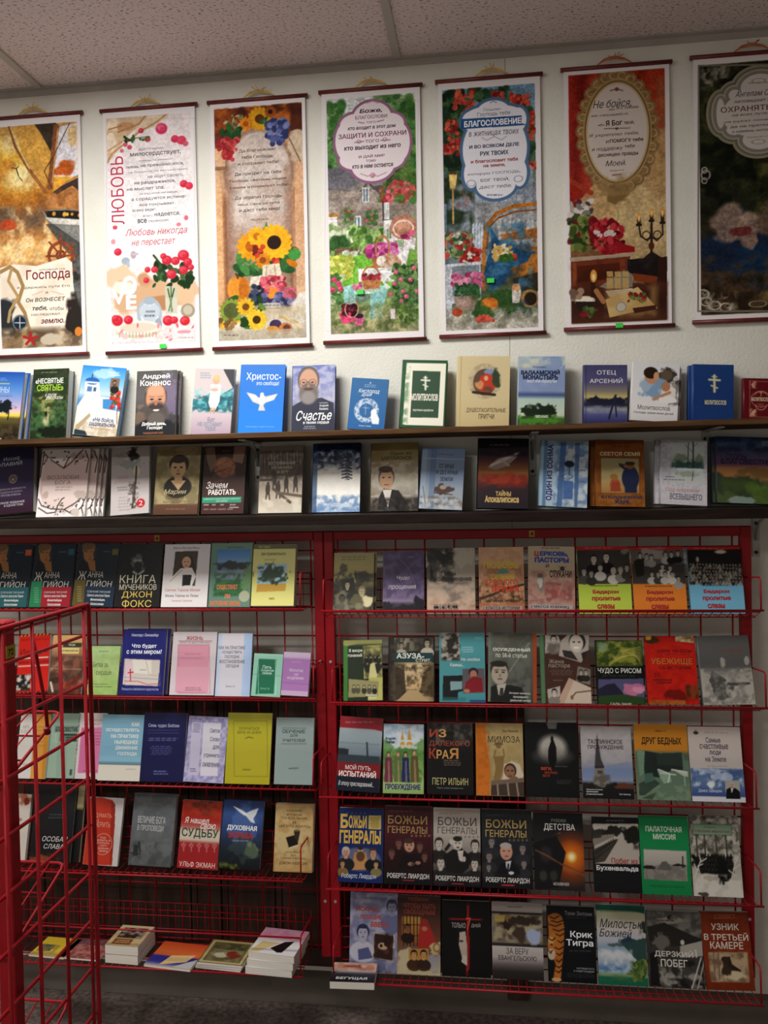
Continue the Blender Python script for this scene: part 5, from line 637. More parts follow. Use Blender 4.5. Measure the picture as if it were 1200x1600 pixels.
def c_tealsmall(A): A.z(918, 142, 1022, 142, 905, 292, 1010, 297).bg('9cd0bc', '98ccb8').p([(932, 160), (998, 160), (988, 286), (922, 286)], '1c7858').fr(932, 160, 994, 286, 2, 'd0e8dc', .8).t('Пять', 948, 184, 980, 196, 'c8e8dc', .01).t('Созданная', 942, 197, 988, 207, 'c8e8dc', .01).t('скинии', 946, 208, 980, 216, 'c8e8dc', .01).t('Витнесс Ли', 940, 262, 972, 270, '8cc8b0').l([(908, 216), (1012, 220)], 2, '6c9484', .6)
def c_lilacsmall(A): A.z(1025, 140, 1120, 140, 1012, 298, 1110, 300).bg('c4a4cc', 'bc9cc8').r(1020, 140, 1118, 160, 'ccb8d0').r(1012, 280, 1112, 300, 'ccb4d0').r(1018, 164, 1116, 282, 'b080bc').t('Молитва', 1044, 200, 1092, 212, 'd8c4e0', .01).t('об', 1060, 216, 1076, 226, 'd8c4e0', .01).t('исцелении', 1036, 230, 1094, 242, 'd8c4e0', .01).l([(1015, 252), (1115, 256)], 1, '5c4464', .7).d(1050, 172, 1085, 180, 1, 'c8a8d0')
def c_whiteorange(A): A.z(80, 60, 185, 60, 60, 290, 160, 292).bg('dcd8d4', 'd8d4d0').p([(130, 60), (190, 60), (165, 292), (112, 292)], 'd8a04c').p([(165, 60), (190, 60), (168, 292), (150, 292)], 'c88c34').tl(['ЖИТЬ', 'В ДУХЕ', 'СЕГОДНЯ'], 78, 98, 118, 150, 'a89c98').d(68, 236, 100, 246, 1, 'a8a09c').d(135, 100, 165, 180, 6, 'b8803c', .5)
def c_sage(A): A.z(180, 58, 283, 58, 160, 292, 262, 296).bg('a4bcac', 'a0b8a8').fr(192, 102, 276, 162, 1, 'd0dcd4').r(188, 102, 276, 130, '6c8478', .5).t('БЛАГОВЕСТИЕ', 192, 108, 272, 126, '24342c', .03).r(208, 132, 268, 162, '34483f').d(215, 138, 262, 156, 2, '8ca498').p([(200, 130), (230, 145), (235, 290), (195, 290)], '8ca898', .5).r(245, 262, 252, 284, '4c5c54')
def c_pinkbox(A): A.z(285, 58, 380, 58, 258, 298, 362, 300).bg('ddd4d4', 'd8d0d0').tl(['СЛУЖЕНИЕ', 'КАК ЖИТЬ'], 300, 78, 370, 106, 'b8848c').p([(290, 112), (375, 110), (362, 278), (274, 278)], 'd47ca8').p([(330, 112), (376, 110), (362, 278), (316, 278)], 'd884ac').tl(['Христос', 'и Церковь', 'сегодня', 'жизнь', 'Духа'], 305, 126, 368, 180, '8c3c5c').d(290, 266, 350, 274, 1, '9c4c70')
def c_bluecream(A): A.z(375, 60, 520, 63, 350, 298, 502, 302).bg((0, '8cb8cc'), (.72, '90bcd0'), (.725, '3c5c70'), (.735, '90bcd0'), (.755, '3c5c70'), (.765, 'dcd8cc'), (1, 'd8d4c8')).r(360, 85, 520, 215, '7cacc8', .4)
def c_bluecream2(A):
    c_bluecream(A)
    for k, (w, x0, x1) in enumerate((('КАК', 476, 504), ('ОСУЩЕСТВЛЯТЬ', 384, 502), ('НА ПРАКТИКЕ', 402, 500), ('НЫНЕШНЕЕ', 414, 498), ('ДВИЖЕНИЕ', 416, 496), ('ГОСПОДА', 424, 494))): A.t(w, x0, 90+k*21.5, x1, 104+k*21.5, 'dfe6e4', .03)
    A.d(452, 255, 490, 263, 1, 'a8a8a0')
def c_navywonder(A): A.z(523, 53, 680, 55, 503, 302, 658, 305).bg('1e2058', '1c1e50').t('Семь чудес Библии', 536, 94, 650, 110, 'a8aed0', .012, .1).l([(534, 118), (648, 118)], 1, '7c84b0').l([(534, 128), (648, 128)], 1, '7c84b0').d(530, 144, 645, 158, 2, '8c94c0').d(540, 174, 625, 208, 5, '6c74a8').d(545, 262, 606, 280, 2, '8c94c0')
def c_lavender(A): A.z(682, 68, 825, 70, 660, 305, 805, 310).bg('aaa6cc', 'b0acd0').n(660, 68, 825, 310, 'c4c4e0', 10, .48, .8).n(660, 68, 825, 310, '8c88b8', 12, .6, .7).p([(692, 92), (728, 92), (715, 282), (680, 282)], 'c8c4dc').p([(734, 92), (798, 92), (784, 284), (722, 284)], 'dad8e4').d(694, 96, 724, 130, 5, '6c6888').d(684, 256, 708, 272, 2, '5c5878')
def c_lavender2(A):
    c_lavender(A)
    for k, (w, x0, x1) in enumerate((('Святое', 758, 794), ('Слово', 758, 792), ('для', 768, 790), ('утреннего', 734, 790), ('оживления', 730, 788))): A.t(w, x0, 112+k*31, x1, 128+k*31, '3c3c5c', .008)
def c_lime(A): A.z(828, 53, 985, 55, 810, 312, 972, 315).bg('b8b430', 'c0b834', 'b4ac2c').fr(846, 84, 966, 286, 1.6, '7c7a24', .9).tl(['СКОНЧАТЬСЯ', 'ДЕНЬ ЗА ДНЕМ'], 858, 104, 944, 134, '6c6a1c', .01).l([(888, 148), (900, 143), (914, 147)], 3, '6c6a1c').d(874, 257, 906, 267, 1, '6c6a1c')
def c_greyteach(A): A.z(998, 72, 1145, 75, 987, 315, 1125, 325).bg('9cacac', 'a0b0b0', '98a8a8').l([(1018, 112), (1112, 114)], 1.5, '4c5858').t('ОБУЧЕНИЕ', 1020, 118, 1108, 132, '2c3434', .012).t('ДЛЯ', 1050, 136, 1078, 146, '2c3434', .01).t('УЧИТЕЛЕЙ', 1020, 150, 1106, 164, '2c3434', .012).l([(1016, 170), (1110, 172)], 1.5, '4c5858').d(1040, 256, 1078, 266, 1, '4c5858')
def c_whiteflower(A): A.z(30, 20, 130, 22, 0, 245, 100, 250).bg('d8d0c8', 'd4ccc4').el(108, 38, 16, 20, 'c87c5c', 6).el(116, 46, 8, 10, '8c3c34', 6).t('СЕНИЯ', 70, 102, 98, 112, '8c2c3c', .03).d(74, 125, 90, 135, 1, '6c5c5c').l([(90, 130), (76, 240)], 3, 'c0b0a4', .6)
def c_blackglory(A): A.z(130, 5, 275, 8, 105, 268, 250, 272).bg((0, '2c2a2e'), (.5, '222024'), (1, '1c1a1c')).d(195, 30, 240, 52, 2, '4c4a50').d(172, 102, 242, 122, 2, '5c5c60').t('ОСОБАЯ', 152, 180, 242, 197, 'dcdad8', .0, .2).t('СЛАВА', 158, 205, 230, 221, 'dcdad8', .0, .2).el(140, 255, 40, 12, '8c4a2c', 6).n(105, 235, 250, 272, '6a3820', 9, .6, .6)
def c_beigeblack(A): A.z(150, 8, 305, 8, 120, 270, 272, 272).bg((0, 'b8a884'), (.3, 'c0b08c'), (.305, '3c3428'), (.315, 'b0a06c'), (.33, '2c2824'), (.36, '242224'), (1, '1c1a1c')).d(252, 76, 300, 86, 2, 'c8b878')
def c_redthink(A): A.z(325, 35, 462, 38, 300, 283, 432, 287).bg('d4d0d0', 'ccc8c8').p([(325, 40), (370, 36), (415, 46), (426, 62), (424, 130), (412, 284), (300, 284)], 'c0402c').p([(410, 46), (426, 62), (424, 130), (412, 284), (404, 284)], '8c281c', .6).t('ДУМАТЬ', 346, 96, 412, 114, 'e0a08c', .0).t('И', 350, 116, 360, 128, 'd8907c').t('ВЕРИТЬ', 348, 128, 406, 146, 'e0a08c', .0).o(378, 208, 34, 38, 2.2, 'e4a890').tl(['ЕЩЕ', 'ВЕРИТЬ И', 'ОТКРЫТЬ', 'ОДНА', 'ЗЕМНАЯ', 'ЖИЗНЬ'], 352, 180, 406, 238, 'ecb8a4', .01)
def c_greymaj(A): A.z(488, 28, 620, 30, 462, 287, 615, 293).bg((0, '5c6064'), (.4, '666a6e'), (.75, '6e7274'), (1, '585c60')).n(462, 28, 620, 290, '7c8084', 5, .5, .5).n(462, 200, 620, 290, '484c50', 6, .5, .6).t('ВЕЛИЧИЕ БОГА', 496, 112, 588, 138, 'b0b4b4', .02).t('В ПРОПОВЕДИ', 494, 144, 582, 168, 'b0b4b4', .02).r(482, 215, 496, 255, '34383c').e(500, 208, 4, 5, '34383c').l([(502, 210), (504, 240)], 6, '34383c').l([(470, 244), (505, 248)], 4, '34383c').d(510, 60, 580, 70, 1, '787c80')
def c_fate(A): A.z(660, 48, 803, 50, 637, 297, 783, 302).bg((0, '9c2c1c'), (.3, 'b03024'), (.4, 'b8746c'), (.45, 'd8c4b4'), (.58, 'd8ccbc'), (.64, 'a83428'), (1, 'a02830')).el(740, 70, 36, 26, '702418', 6).el(740, 95, 20, 14, '8c3424', 6).n(640, 50, 803, 110, 'c0502c', 6, .55, .5).t('Я нашел', 668, 112, 754, 134, 'f0ece8', .008, .2).t('свою', 724, 134, 778, 154, 'f0ece8', .008, .25).t('СУДЬБУ', 655, 152, 788, 190, '24503c', .02).r(640, 204, 790, 298, 'a82430', .5)
def c_fate2(A):
    c_fate(A)
    for k in range(5): x = 662+k*28; A.l([(x-8, 212), (x, 224), (x+8, 212)], 4, 'c8787c').e(x, 210, 4, 5, 'c8787c').l([(x, 224), (x, 236)], 4, 'c8787c')
    A.t('УЛЬФ ЭКМАН', 646, 274, 776, 294, 'ecd8cc', .0)
def c_spiritwar(A): A.z(810, 52, 955, 55, 790, 302, 935, 312).bg((0, '24386c'), (.2, '40609c'), (.45, '34487c'), (.7, '24303c'), (1, '10161c')).el(880, 140, 50, 60, '5c7cb8', 5, .6).p([(840, 75), (870, 88), (890, 100), (905, 92), (935, 80), (925, 105), (915, 120), (922, 138), (905, 132), (890, 112), (868, 100)], 'dce0e8').p([(842, 76), (878, 92), (896, 110), (880, 108)], 'f4f4f8').el(905, 235, 22, 30, '7c9060', 6, .8).el(900, 215, 12, 12, 'd8d4a0', 6, .7).el(880, 230, 50, 40, '4c5c5c', 6, .5).n(790, 280, 860, 312, '7c8c24', 8, .5, .7).t('ДУХОВНАЯ', 820, 146, 928, 168, 'eceef2', .035).t('БОРЬБА', 826, 172, 916, 194, 'a8322c', .045).d(838, 198, 905, 208, 1, 'a8b0b8')
def c_monte(A): A.z(1000, 62, 1143, 65, 985, 315, 1125, 322).bg('c4a878', 'd0b888', 'd4c090', 'c0a06c').fr(988, 64, 1138, 318, 5, 'a87c48', .7).n(985, 60, 1143, 320, 'b8945c', 6, .58, .6).tl(['КАЖДЫЙ', 'ВТОРОЙ', 'ПОНЕДЕЛЬНИК', 'В', '«МОНТЕ-КАРЛО»'], 1010, 82, 1126, 156, '54442c', .008).p([(1034, 190), (1066, 182), (1080, 216), (1045, 228)], '241c18').p([(1064, 165), (1088, 168), (1078, 210), (1068, 195)], '3c3028').e(1077, 164, 12, 4, '8a7858').p([(1045, 228), (1080, 216), (1080, 221), (1047, 233)], 'e0d0a8').tl(['КОГДА ЗВОНИТ', 'ВЕРА', 'В ОБЫЧНЫЕ ПОНЕДЕЛЬНИКИ'], 1014, 240, 1106, 274, '6a5838').t('ДЖОН КЕЙСИК', 1008, 278, 1112, 293, '54442c', .008)
COV.update(guyonteal=c_guyonteal, guyonred=c_guyonred, guyonblue=c_guyonblue, martyrs=c_martyrs, teresa=c_teresa, greenpond=c_greenpond, yellowtree=c_yellowtree, redherring=c_redherring, brownart=c_brownart, greenbattle=c_greenbattle, navyworld=c_navyworld, pinklife=c_pinklife, whiteprac=c_whiteprac, tealsmall=c_tealsmall, lilacsmall=c_lilacsmall, whiteorange=c_whiteorange, sage=c_sage, pinkbox=c_pinkbox, bluecream=c_bluecream2, navywonder=c_navywonder, lavender=c_lavender2, lime=c_lime, greyteach=c_greyteach, whiteflower=c_whiteflower, blackglory=c_blackglory, beigeblack=c_beigeblack, redthink=c_redthink, greymaj=c_greymaj, fate=c_fate2, spiritwar=c_spiritwar, monte=c_monte)
# ---------------------------------------------------------------- covers in the right red rack
BW = ('1c1c1c', '3c3a38', '5c5a56', '8c8880', 'c8c4bc')
def c_family(A): A.z(70, 182, 275, 182, 65, 470, 275, 468).bg((0, 'a09868'), (.25, 'b0a468'), (.45, '9c945c'), (.6, '4c4838'), (1, '5c5848')).d(100, 195, 240, 220, 2, '7c7448').el(115, 260, 24, 26, '5c5840', 7).el(215, 300, 50, 30, '4c4838', 7).p([(105, 312), (172, 300), (180, 370), (120, 380)], '2c2a24').n(65, 280, 275, 470, '34322a', 8, .5, .8).bust(140, 335, 14, 'b4a888', '24221c', '34322a').bust(215, 365, 18, 'b8ac8c', '8c8468', '5c5844').el(238, 410, 28, 34, 'e0d8b0', 5).el(110, 405, 30, 40, '8c8870', 6, .8).bust(113, 400, 15, '5c584c', '34322a', '6c685c').el(190, 410, 36, 36, '6c684c', 6).l([(183, 285), (185, 305)], 6, '2c2a22').n(65, 420, 275, 470, 'a8a488', 7, .55, .6)
def c_purple(A): A.z(330, 172, 545, 170, 325, 470, 540, 468).bg((0, '54486c'), (.4, '5c5074'), (.65, '7c6c8c'), (.8, '9484a0'), (.85, '4c4450'), (1, '34303c')).n(325, 172, 545, 400, '786c90', 5, .5, .6).n(325, 172, 545, 400, '443a5c', 6, .55, .5).l([(420, 215), (460, 250), (490, 310), (500, 350)], 7, '9c7c90', .4).el(350, 435, 40, 20, '24222c', 9).el(440, 440, 60, 14, '24222c', 9).el(520, 430, 30, 36, '24222c', 9).r(325, 440, 540, 470, '24222c', .8).t('Чудо', 400, 290, 468, 312, 'd8d0dc', .0, .15).t('прощения', 358, 335, 498, 358, 'd8d0dc', .0, .15).d(460, 195, 495, 205, 1, 'a49cb4')
def c_memories(A): A.z(560, 155, 808, 150, 557, 497, 810, 497).bg((0, 'a0988c'), (.4, 'aca498'), (.7, 'b8a898'), (.8, 'c4a890'), (1, 'b89884')).el(620, 200, 60, 44, '2c2a28', 8).el(590, 260, 40, 70, '54504c', 7, .8).n(560, 150, 700, 340, '34322e', 7, .5, .8).n(640, 330, 810, 460, '7c7068', 5, .5, .7).n(560, 330, 810, 480, 'd4bca8', 5, .55, .7).el(760, 200, 60, 50, 'c4bcac', 6, .6).l([(583, 270), (583, 310)], 14, '2c2a26').crowd(590, 440, 720, 500, 2, 9, ('1c1a1a', '34302e', '8c8480'), 'b8a498', '24201f').t('Мои', 650, 278, 708, 300, '24201f', .02).t('воспоминания', 598, 308, 790, 328, '24201f', .025)
def c_terror(A): A.z(828, 152, 1060, 145, 830, 497, 1068, 497).bg((0, 'c8a080'), (.3, 'c89c7c'), (.6, 'bc8c6c'), (.8, 'a87c5c'), (1, 'b85838')).n(828, 150, 1068, 497, 'd8b494', 7, .52, .6).n(828, 250, 1068, 470, '9c6c4c', 7, .55, .6).el(950, 280, 30, 18, '6c9484', 6).l([(830, 420), (900, 400), (960, 370), (1060, 345)], 12, '4c3c2c').n(828, 340, 1068, 440, '4c3828', 10, .6, .7).t('ЛЮБОВЬ', 850, 224, 1034, 262, 'd0b840', .03).t('сильнее', 894, 290, 1014, 322, 'd0b040', .015, .25).t('КРАСНОГО', 862, 318, 1030, 348, 'c44c2c', .03).t('ТЕРРОРА', 888, 352, 1040, 386, 'c43c20', .04).t('или', 1002, 402, 1040, 416, '34241c', .02).t('история ИРИНЫ', 872, 424, 1042, 440, '34241c', .025).r(845, 458, 1055, 480, 'a8a8a8', .8).t('1 КЛАССА ИСТОРИИ', 852, 460, 1040, 476, '34302c', .02)
def c_king(A): A.z(-50, 150, 190, 150, -48, 497, 198, 497).bg((0, 'c4b49c'), (.4, 'c0ac94'), (.6, 'b08c80'), (1, 'b89484')).n(-50, 280, 198, 497, '94605c', 6, .5, .5).d(10, 155, 125, 164, 1, '54483c').t('Ц', -18, 176, 6, 208, 'b8403c', .07).t('ЕРКОВЬ,', 10, 176, 158, 206, '34549c', .07).t('ПАСТОРЫ', -16, 208, 162, 236, '34549c', .07).t('И', 42, 244, 58, 262, '34302c', .02).t('СТУКАЧИ', 62, 276, 176, 314, '34302c', .03, 0).e(128, 266, 12, 12, '4c4440').l([(108, 255), (148, 278)], 2, '4c4440').l([(108, 278), (148, 255)], 2, '4c4440').p([(-2, 305), (32, 300), (34, 370), (20, 400), (2, 370)], '8c847c').el(15, 340, 14, 30, 'c8c0b4', 6).e(14, 305, 14, 12, '6a6058').p([(60, 370), (110, 365), (140, 400), (100, 420), (60, 400)], 'b87c74').n(40, 340, 180, 440, '8c4c48', 8, .55, .7).l([(-46, 440), (198, 400)], 2, '6a5048', .6).l([(-46, 400), (140, 497)], 2, '6a5048', .5).r(-40, 455, 185, 476, 'b0b4b8', .8).t('2 МАССА КНИЖИЦ', -36, 458, 165, 474, '34302c', .02)
def trilogy(A, c, c2):
    A.bg((0, 'b02c28'), (.05, 'b02c28'), (.052, '3c3a38'), (.56, '4c4844'), (.562, c), (1, c2)); return A
def trilt(A, x, y, s):
    A.t('Владимир Белянский', x-s*.02, y-s*.245, x+s*.60, y-s*.20, '2c2c1c', .01)
    for k, (w, a, b) in enumerate((('Бедарон', .02, .62), ('пролитые', .0, .66), ('слезы', .12, .52))): A.t(w, x+s*a, y-s*.13+k*s*.165, x+s*b, y-s*.02+k*s*.165, 'a82c30', .05)
def c_familylime(A): trilogy(A.z(210, 148, 480, 148, 218, 497, 493, 500), 'b8cc54', 'c0d058'); A.d(240, 152, 400, 160, 1, 'e0a098').gx(212, 168, 484, 335, '34322f', '4c4a46', '3c3a36', a=.6).bust(297, 215, 18, 'c0b8ac', '2c2a28', '1c1b1b').bust(362, 205, 18, 'c8c0b4', '34322f', '18181a').bust(330, 262, 14, 'c4bcb0', '54504a', 'c8c4bc').bust(398, 280, 14, 'c8c0b4', 'b0a898', 'd0ccc4').bust(245, 280, 14, 'b8b0a4', '34322f', '54524e').bust(435, 275, 13, 'bcb4a8', '8c887c', '8c8880').bust(283, 290, 13, 'b0a89c', '2c2a28', '3c3a38').bust(468, 262, 13, 'b0a89c', '2c2a28', '44423e').el(465, 175, 20, 14, 'a8a49c', 6, .6); trilt(A, 284, 405, 225)
def c_familyorange(A):
    trilogy(A.z(492, 150, 762, 150, 507, 500, 783, 500), 'e08c3c', 'dc8434'); A.r(490, 168, 770, 240, '7c7870', .6).el(600, 190, 60, 30, 'b0aca4', 6, .7).d(520, 154, 690, 160, 1, 'e0a098')
    for x, y, c in ((540, 195, '1c1c1c'), (572, 200, '8c8a86'), (598, 205, '9c9894'), (672, 190, 'b0aca8'), (702, 190, '1c1c1c'), (735, 185, '1a1a1a'), (655, 255, 'c4c0b8'), (695, 262, 'c8c4bc'), (600, 295, 'c0bcb4'), (632, 295, '4c4a48'), (668, 295, 'c8c4bc'), (705, 295, 'd0ccc4'), (738, 320, 'a8a49c')): A.bust(x, y, 11, 'bcb4a8', '2c2a28', c)
    A.p([(505, 225), (560, 210), (560, 300), (520, 310)], '24221f'); trilt(A, 568, 408, 225)
def c_crowdblue(A): trilogy(A.z(772, 150, 1050, 140, 802, 497, 1085, 495), '7cb8d4', '80bcd8'); A.r(775, 165, 1062, 240, '1c1a1a', .9).e(950, 172, 30, 10, 'd8d0c8', .9, .5).e(830, 215, 8, 14, 'b0a89c').d(800, 154, 980, 160, 1, 'd8948c').crowd(785, 232, 1075, 345, 6, 17, ('24221f', '44423f', '6c6a66', '9c9890'), 'b0a498', '2c2a28'); trilt(A, 860, 400, 225)
def c_whirl(A): A.z(122, 135, 325, 133, 122, 447, 328, 447).bg((0, '9ca060'), (.06, '8c9450'), (.1, '2c3c28'), (1, '26341f')).r(122, 135, 145, 447, '4c8a40').p([(122, 135), (325, 133), (325, 150), (200, 152), (140, 165), (122, 160)], 'a8a868').p([(226, 165), (322, 160), (325, 330), (230, 335)], 'b4b070').n(226, 165, 325, 335, '54523a', 7, .5, .7).el(255, 260, 24, 50, '2c2c22', 6).el(300, 260, 22, 60, '2c2c22', 6).crowd(235, 205, 320, 290, 2, 4, ('24241c', '34342a'), 'a8a078', '1c1c16').p([(262, 262), (285, 250), (300, 330), (255, 335)], 'dcd8a0').p([(255, 330), (328, 328), (328, 447), (250, 447)], 'c0c070').p([(150, 335), (308, 350), (303, 425), (148, 430)], 'a09c70').crowd(160, 350, 300, 430, 1, 5, ('24241c', '3c3a2c', '5c5a48'), 'c0b890', '2c2a20').t('В вихре', 152, 180, 222, 200, 'e4e8d8', .025).t('гонений', 146, 204, 220, 222, 'e4e8d8', .025).t('Маргарита', 240, 414, 296, 426, 'e8ecdc', .02).t('Ильич', 256, 428, 294, 438, 'e8ecdc', .02)
def c_azusa(A): A.z(360, 117, 600, 115, 357, 447, 597, 445).bg((0, '2c2823'), (1, '24211d')).gx(375, 125, 590, 190, '8c8878', 'b0a890', '5c584c', '8c8678', a=.9).n(375, 125, 590, 192, '34322a', 9, .5, .8).bust(560, 150, 16, 'b4a890', '1c1b18', 'c8c0b0').bust(425, 165, 13, 'a89c84', '34322a', 'b8b4a8').gx(385, 250, 592, 447, '7c6c50', 'c8b488', 'd0bc90', '8c7858').g(440, 260, 560, 380, 'dcc8a0', 'd0b484', f=.03).p([(385, 265), (440, 290), (450, 420), (385, 447)], '4c4030').p([(592, 255), (540, 300), (520, 400), (592, 430)], '6a5a40').n(385, 260, 592, 420, '34281c', 8, .56, .7).p([(460, 390), (510, 390), (570, 447), (400, 447)], 'b8a078').r(365, 120, 384, 446, '2f2b26').n(365, 160, 392, 440, '6a5844', 7, .55, .6).p([(385, 200), (590, 198), (590, 248), (385, 250)], '1f4a4c').t('АЗУЗА-', 398, 202, 544, 230, 'e0e0d4', .035).t('СТРИТ.', 500, 230, 580, 247, 'e0e0d4', .02).t('МИССИЯ И ПРОБУЖДЕНИЕ', 400, 272, 580, 286, '34281c', .012)
def c_teal(A): A.z(620, 95, 860, 95, 622, 450, 862, 455).bg((0, '5ca4ac'), (.5, '5ca4ac'), (1, '5098a0')).p([(632, 97), (728, 97), (728, 235), (632, 238)], 'b8b0a4').n(632, 97, 728, 238, '2c2824', 8, .5, .95).p([(640, 318), (745, 315), (748, 395), (720, 400), (718, 440), (640, 440)], '1f2224').p([(678, 345), (742, 345), (742, 385), (680, 392)], '8cacb0').p([(742, 282), (858, 280), (860, 405), (745, 408)], '6a6468').e(800, 300, 26, 24, '34303c').e(800, 310, 18, 20, 'b8806c', 1, .2).p([(760, 350), (800, 320), (845, 330), (850, 400), (750, 405)], '8c2430').e(765, 395, 16, 10, 'b88470').r(640, 425, 760, 450, '3c8088', .6).r(780, 440, 862, 455, '34548c').d(735, 165, 805, 200, 3, 'c8e0e4').t('Не злобен', 735, 225, 834, 242, 'e4ecec', .01).t('Камыш...', 678, 252, 752, 270, 'e4ecec', .015).d(800, 115, 850, 130, 2, 'a8d0d4')
def c_condemned(A): A.z(878, 98, 1115, 97, 875, 455, 1130, 457).bg((0, '5c6058'), (.4, '686c64'), (1, '3c403c')).r(1096, 97, 1132, 457, 'a8542c').gx(875, 97, 905, 457, '8c9488', '5c6458').n(878, 98, 1100, 457, '7c8078', 5, .5, .6).l([(1080, 150), (985, 300)], 5, 'a8a89c', .7).p([(888, 455), (890, 380), (930, 365), (1000, 370), (1050, 380), (1080, 457)], '262826').p([(920, 370), (970, 360), (955, 420), (930, 420)], 'b8b4a8').p([(938, 385), (955, 385), (955, 420), (935, 420)], '3c3c3a').e(933, 290, 46, 44, '34322e').e(935, 312, 42, 56, 'b4aa9c', 1, .15).e(930, 262, 44, 16, '34322e').e(920, 305, 8, 4, '24221f').e(953, 305, 8, 4, '24221f').e(937, 340, 14, 4, '6c5c54').e(938, 322, 6, 9, '948a7c').l([(910, 295), (928, 293)], 4, '34322e').l([(944, 293), (964, 295)], 4, '34322e').d(935, 120, 1050, 150, 2, '7c6454').t('ОСУЖДЕННЫЙ', 900, 175, 1086, 198, 'dcdcd0', .04).t('по 58-й статье', 914, 204, 1072, 228, 'd8d8cc', .01).t('История человека,', 986, 404, 1096, 416, 'c8ccc4', .02).t('прошедшего', 1006, 424, 1084, 436, 'c8ccc4', .02).t('уральские лагеря', 990, 442, 1098, 454, 'c8ccc4', .02)
def c_pastor(A): A.z(10, 107, 272, 103, 20, 460, 283, 462).bg('4c3430', '54382f', '4c302a').r(10, 105, 42, 462, '5c8460').p([(40, 108), (110, 112), (135, 180), (40, 205)], 'b8b0a8').bust(85, 130, 16, 'ccc4b8', '34302c', '8c8880').n(40, 150, 130, 205, '6c6860', 8, .5, .8).p([(125, 135), (160, 105), (274, 104), (270, 180), (230, 250), (112, 215)], 'b4aca4').e(210, 140, 44, 48, '34302c').e(205, 150, 36, 46, 'd0c8bc', 1, .15).e(192, 142, 7, 4, '2c2622').e(220, 142, 7, 4, '2c2622').e(206, 172, 16, 6, 'f0ece4').p([(130, 185), (180, 190), (215, 240), (140, 220)], '3c3832').p([(230, 200), (268, 185), (240, 245)], '34302c').p([(212, 268), (278, 285), (276, 365), (202, 345)], '8c847c').bust(228, 300, 10, 'c8c0b4', '2c2824', '2c2824').bust(254, 300, 10, 'c8c0b4', '34302c', '34302c').p([(165, 330), (280, 380), (284, 462), (100, 460), (140, 380)], 'd0c0b0').p([(165, 330), (190, 345), (140, 460), (100, 460)], 'c4a894').l([(180, 430), (200, 405), (280, 395)], 6, '6c4c34').e(180, 430, 8, 12, '8c6c50').p([(50, 390), (118, 372), (120, 420), (75, 460), (58, 458)], 'b8b0a8').bust(88, 405, 14, 'd4ccc0', '2c2622', '8c847c').t('Жена', 60, 234, 138, 256, 'a09888', .006).t('пастора', 58, 260, 170, 282, 'a09888', .006).d(60, 285, 190, 318, 4, '8c8078', .5).d(72, 338, 140, 348, 1, '8c8078')
def c_rice(A): A.z(290, 135, 545, 137, 312, 460, 563, 460).bg('161816').p([(298, 140), (545, 138), (546, 265), (305, 270)], '5c6c30').n(295, 138, 548, 268, 'a8a848', 7, .48, .8).n(295, 138, 548, 268, '34481f', 8, .58, .8).el(330, 165, 30, 20, '8cb0a8', 6, .6)
def c_rice2(A):
    c_rice(A)
    for k in range(9): A.l([(370+k*8, 265-k*6), (430+k*10, 190+k*3), (535, 170+k*10)], 4, 'c8bc64', .7)
    A.p([(312, 335), (550, 330), (558, 430), (318, 435)], '5c5c80').el(500, 385, 60, 28, 'c07c9c', 7).el(520, 390, 40, 16, 'd898b0', 6).p([(312, 385), (360, 360), (400, 355), (450, 410), (440, 430), (315, 432)], '2c2c40').p([(316, 420), (440, 410), (558, 425), (560, 460), (318, 460)], '34502c').t('ЧУДО С РИСОМ', 310, 278, 538, 308, 'e0e0dc', .012).t('ГАЛЬ ЗАНК', 380, 452, 490, 464, 'd0ccc0', .01).d(330, 312, 530, 322, 1, '4c5c4c')
def c_refuge(A): A.z(553, 113, 815, 113, 575, 462, 842, 460).bg((0, 'b8241c'), (.5, 'c42418'), (1, 'b01f18')).n(553, 113, 842, 462, 'd83020', 6, .5, .6).el(590, 130, 36, 22, '4c3418', 7).el(575, 125, 18, 12, 'd0a040', 6).p([(715, 113), (808, 113), (812, 148), (718, 140)], 'd8c8a0').n(715, 113, 812, 146, '7c5c38', 9, .55, .8).t('КОРРИ ТЕН БООМ', 622, 182, 800, 200, '4c1410', .02).d(640, 204, 800, 212, 1, '6c1c14').t('УБЕЖИЩЕ', 590, 228, 806, 264, 'c07c3c', .01).t('ОБ ИСТОРИИ', 632, 268, 796, 284, '4c1410', .012).t('35', 606, 302, 636, 322, '4c1410').t('юбилейное', 600, 328, 700, 344, '5c1812', .012, .15).t('издание', 622, 346, 696, 360, '5c1812', .012, .15).el(720, 410, 60, 30, '5c140f', 6, .7).p([(770, 365), (835, 362), (838, 425), (775, 430)], '8c4420').n(770, 362, 838, 430, '4c2410', 9, .5, .8).r(580, 440, 772, 462, 'b06c30').n(578, 440, 842, 462, '8c3418', 9, .55, .6)
def c_greysnow(A): A.z(830, 115, 1085, 108, 865, 465, 1138, 467).bg((0, '6c6c6a'), (.4, '666665'), (.46, '666665'), (.5, 'b4b0a8'), (1, 'bcb8b0')).gx(830, 110, 860, 467, '8c8c88', '5c5c5a', a=.6).n(840, 230, 1110, 300, '6a6a68', 9, .5, .7).el(960, 245, 14, 22, 'b0aca4', 6).el(1085, 240, 12, 20, 'b0aca4', 6).el(930, 330, 36, 40, '5c5c5a', 8).el(950, 390, 56, 44, '5c5c5a', 7).el(1050, 360, 60, 7, '4c4c4a', 8).n(865, 300, 1138, 465, '8c8a84', 9, .56, .8).n(860, 420, 1130, 465, '6c6a66', 9, .58, .7).t('Е. СТЕНА', 956, 180, 1060, 196, '8c4440', .01).d(960, 200, 1050, 212, 1, '845c58')
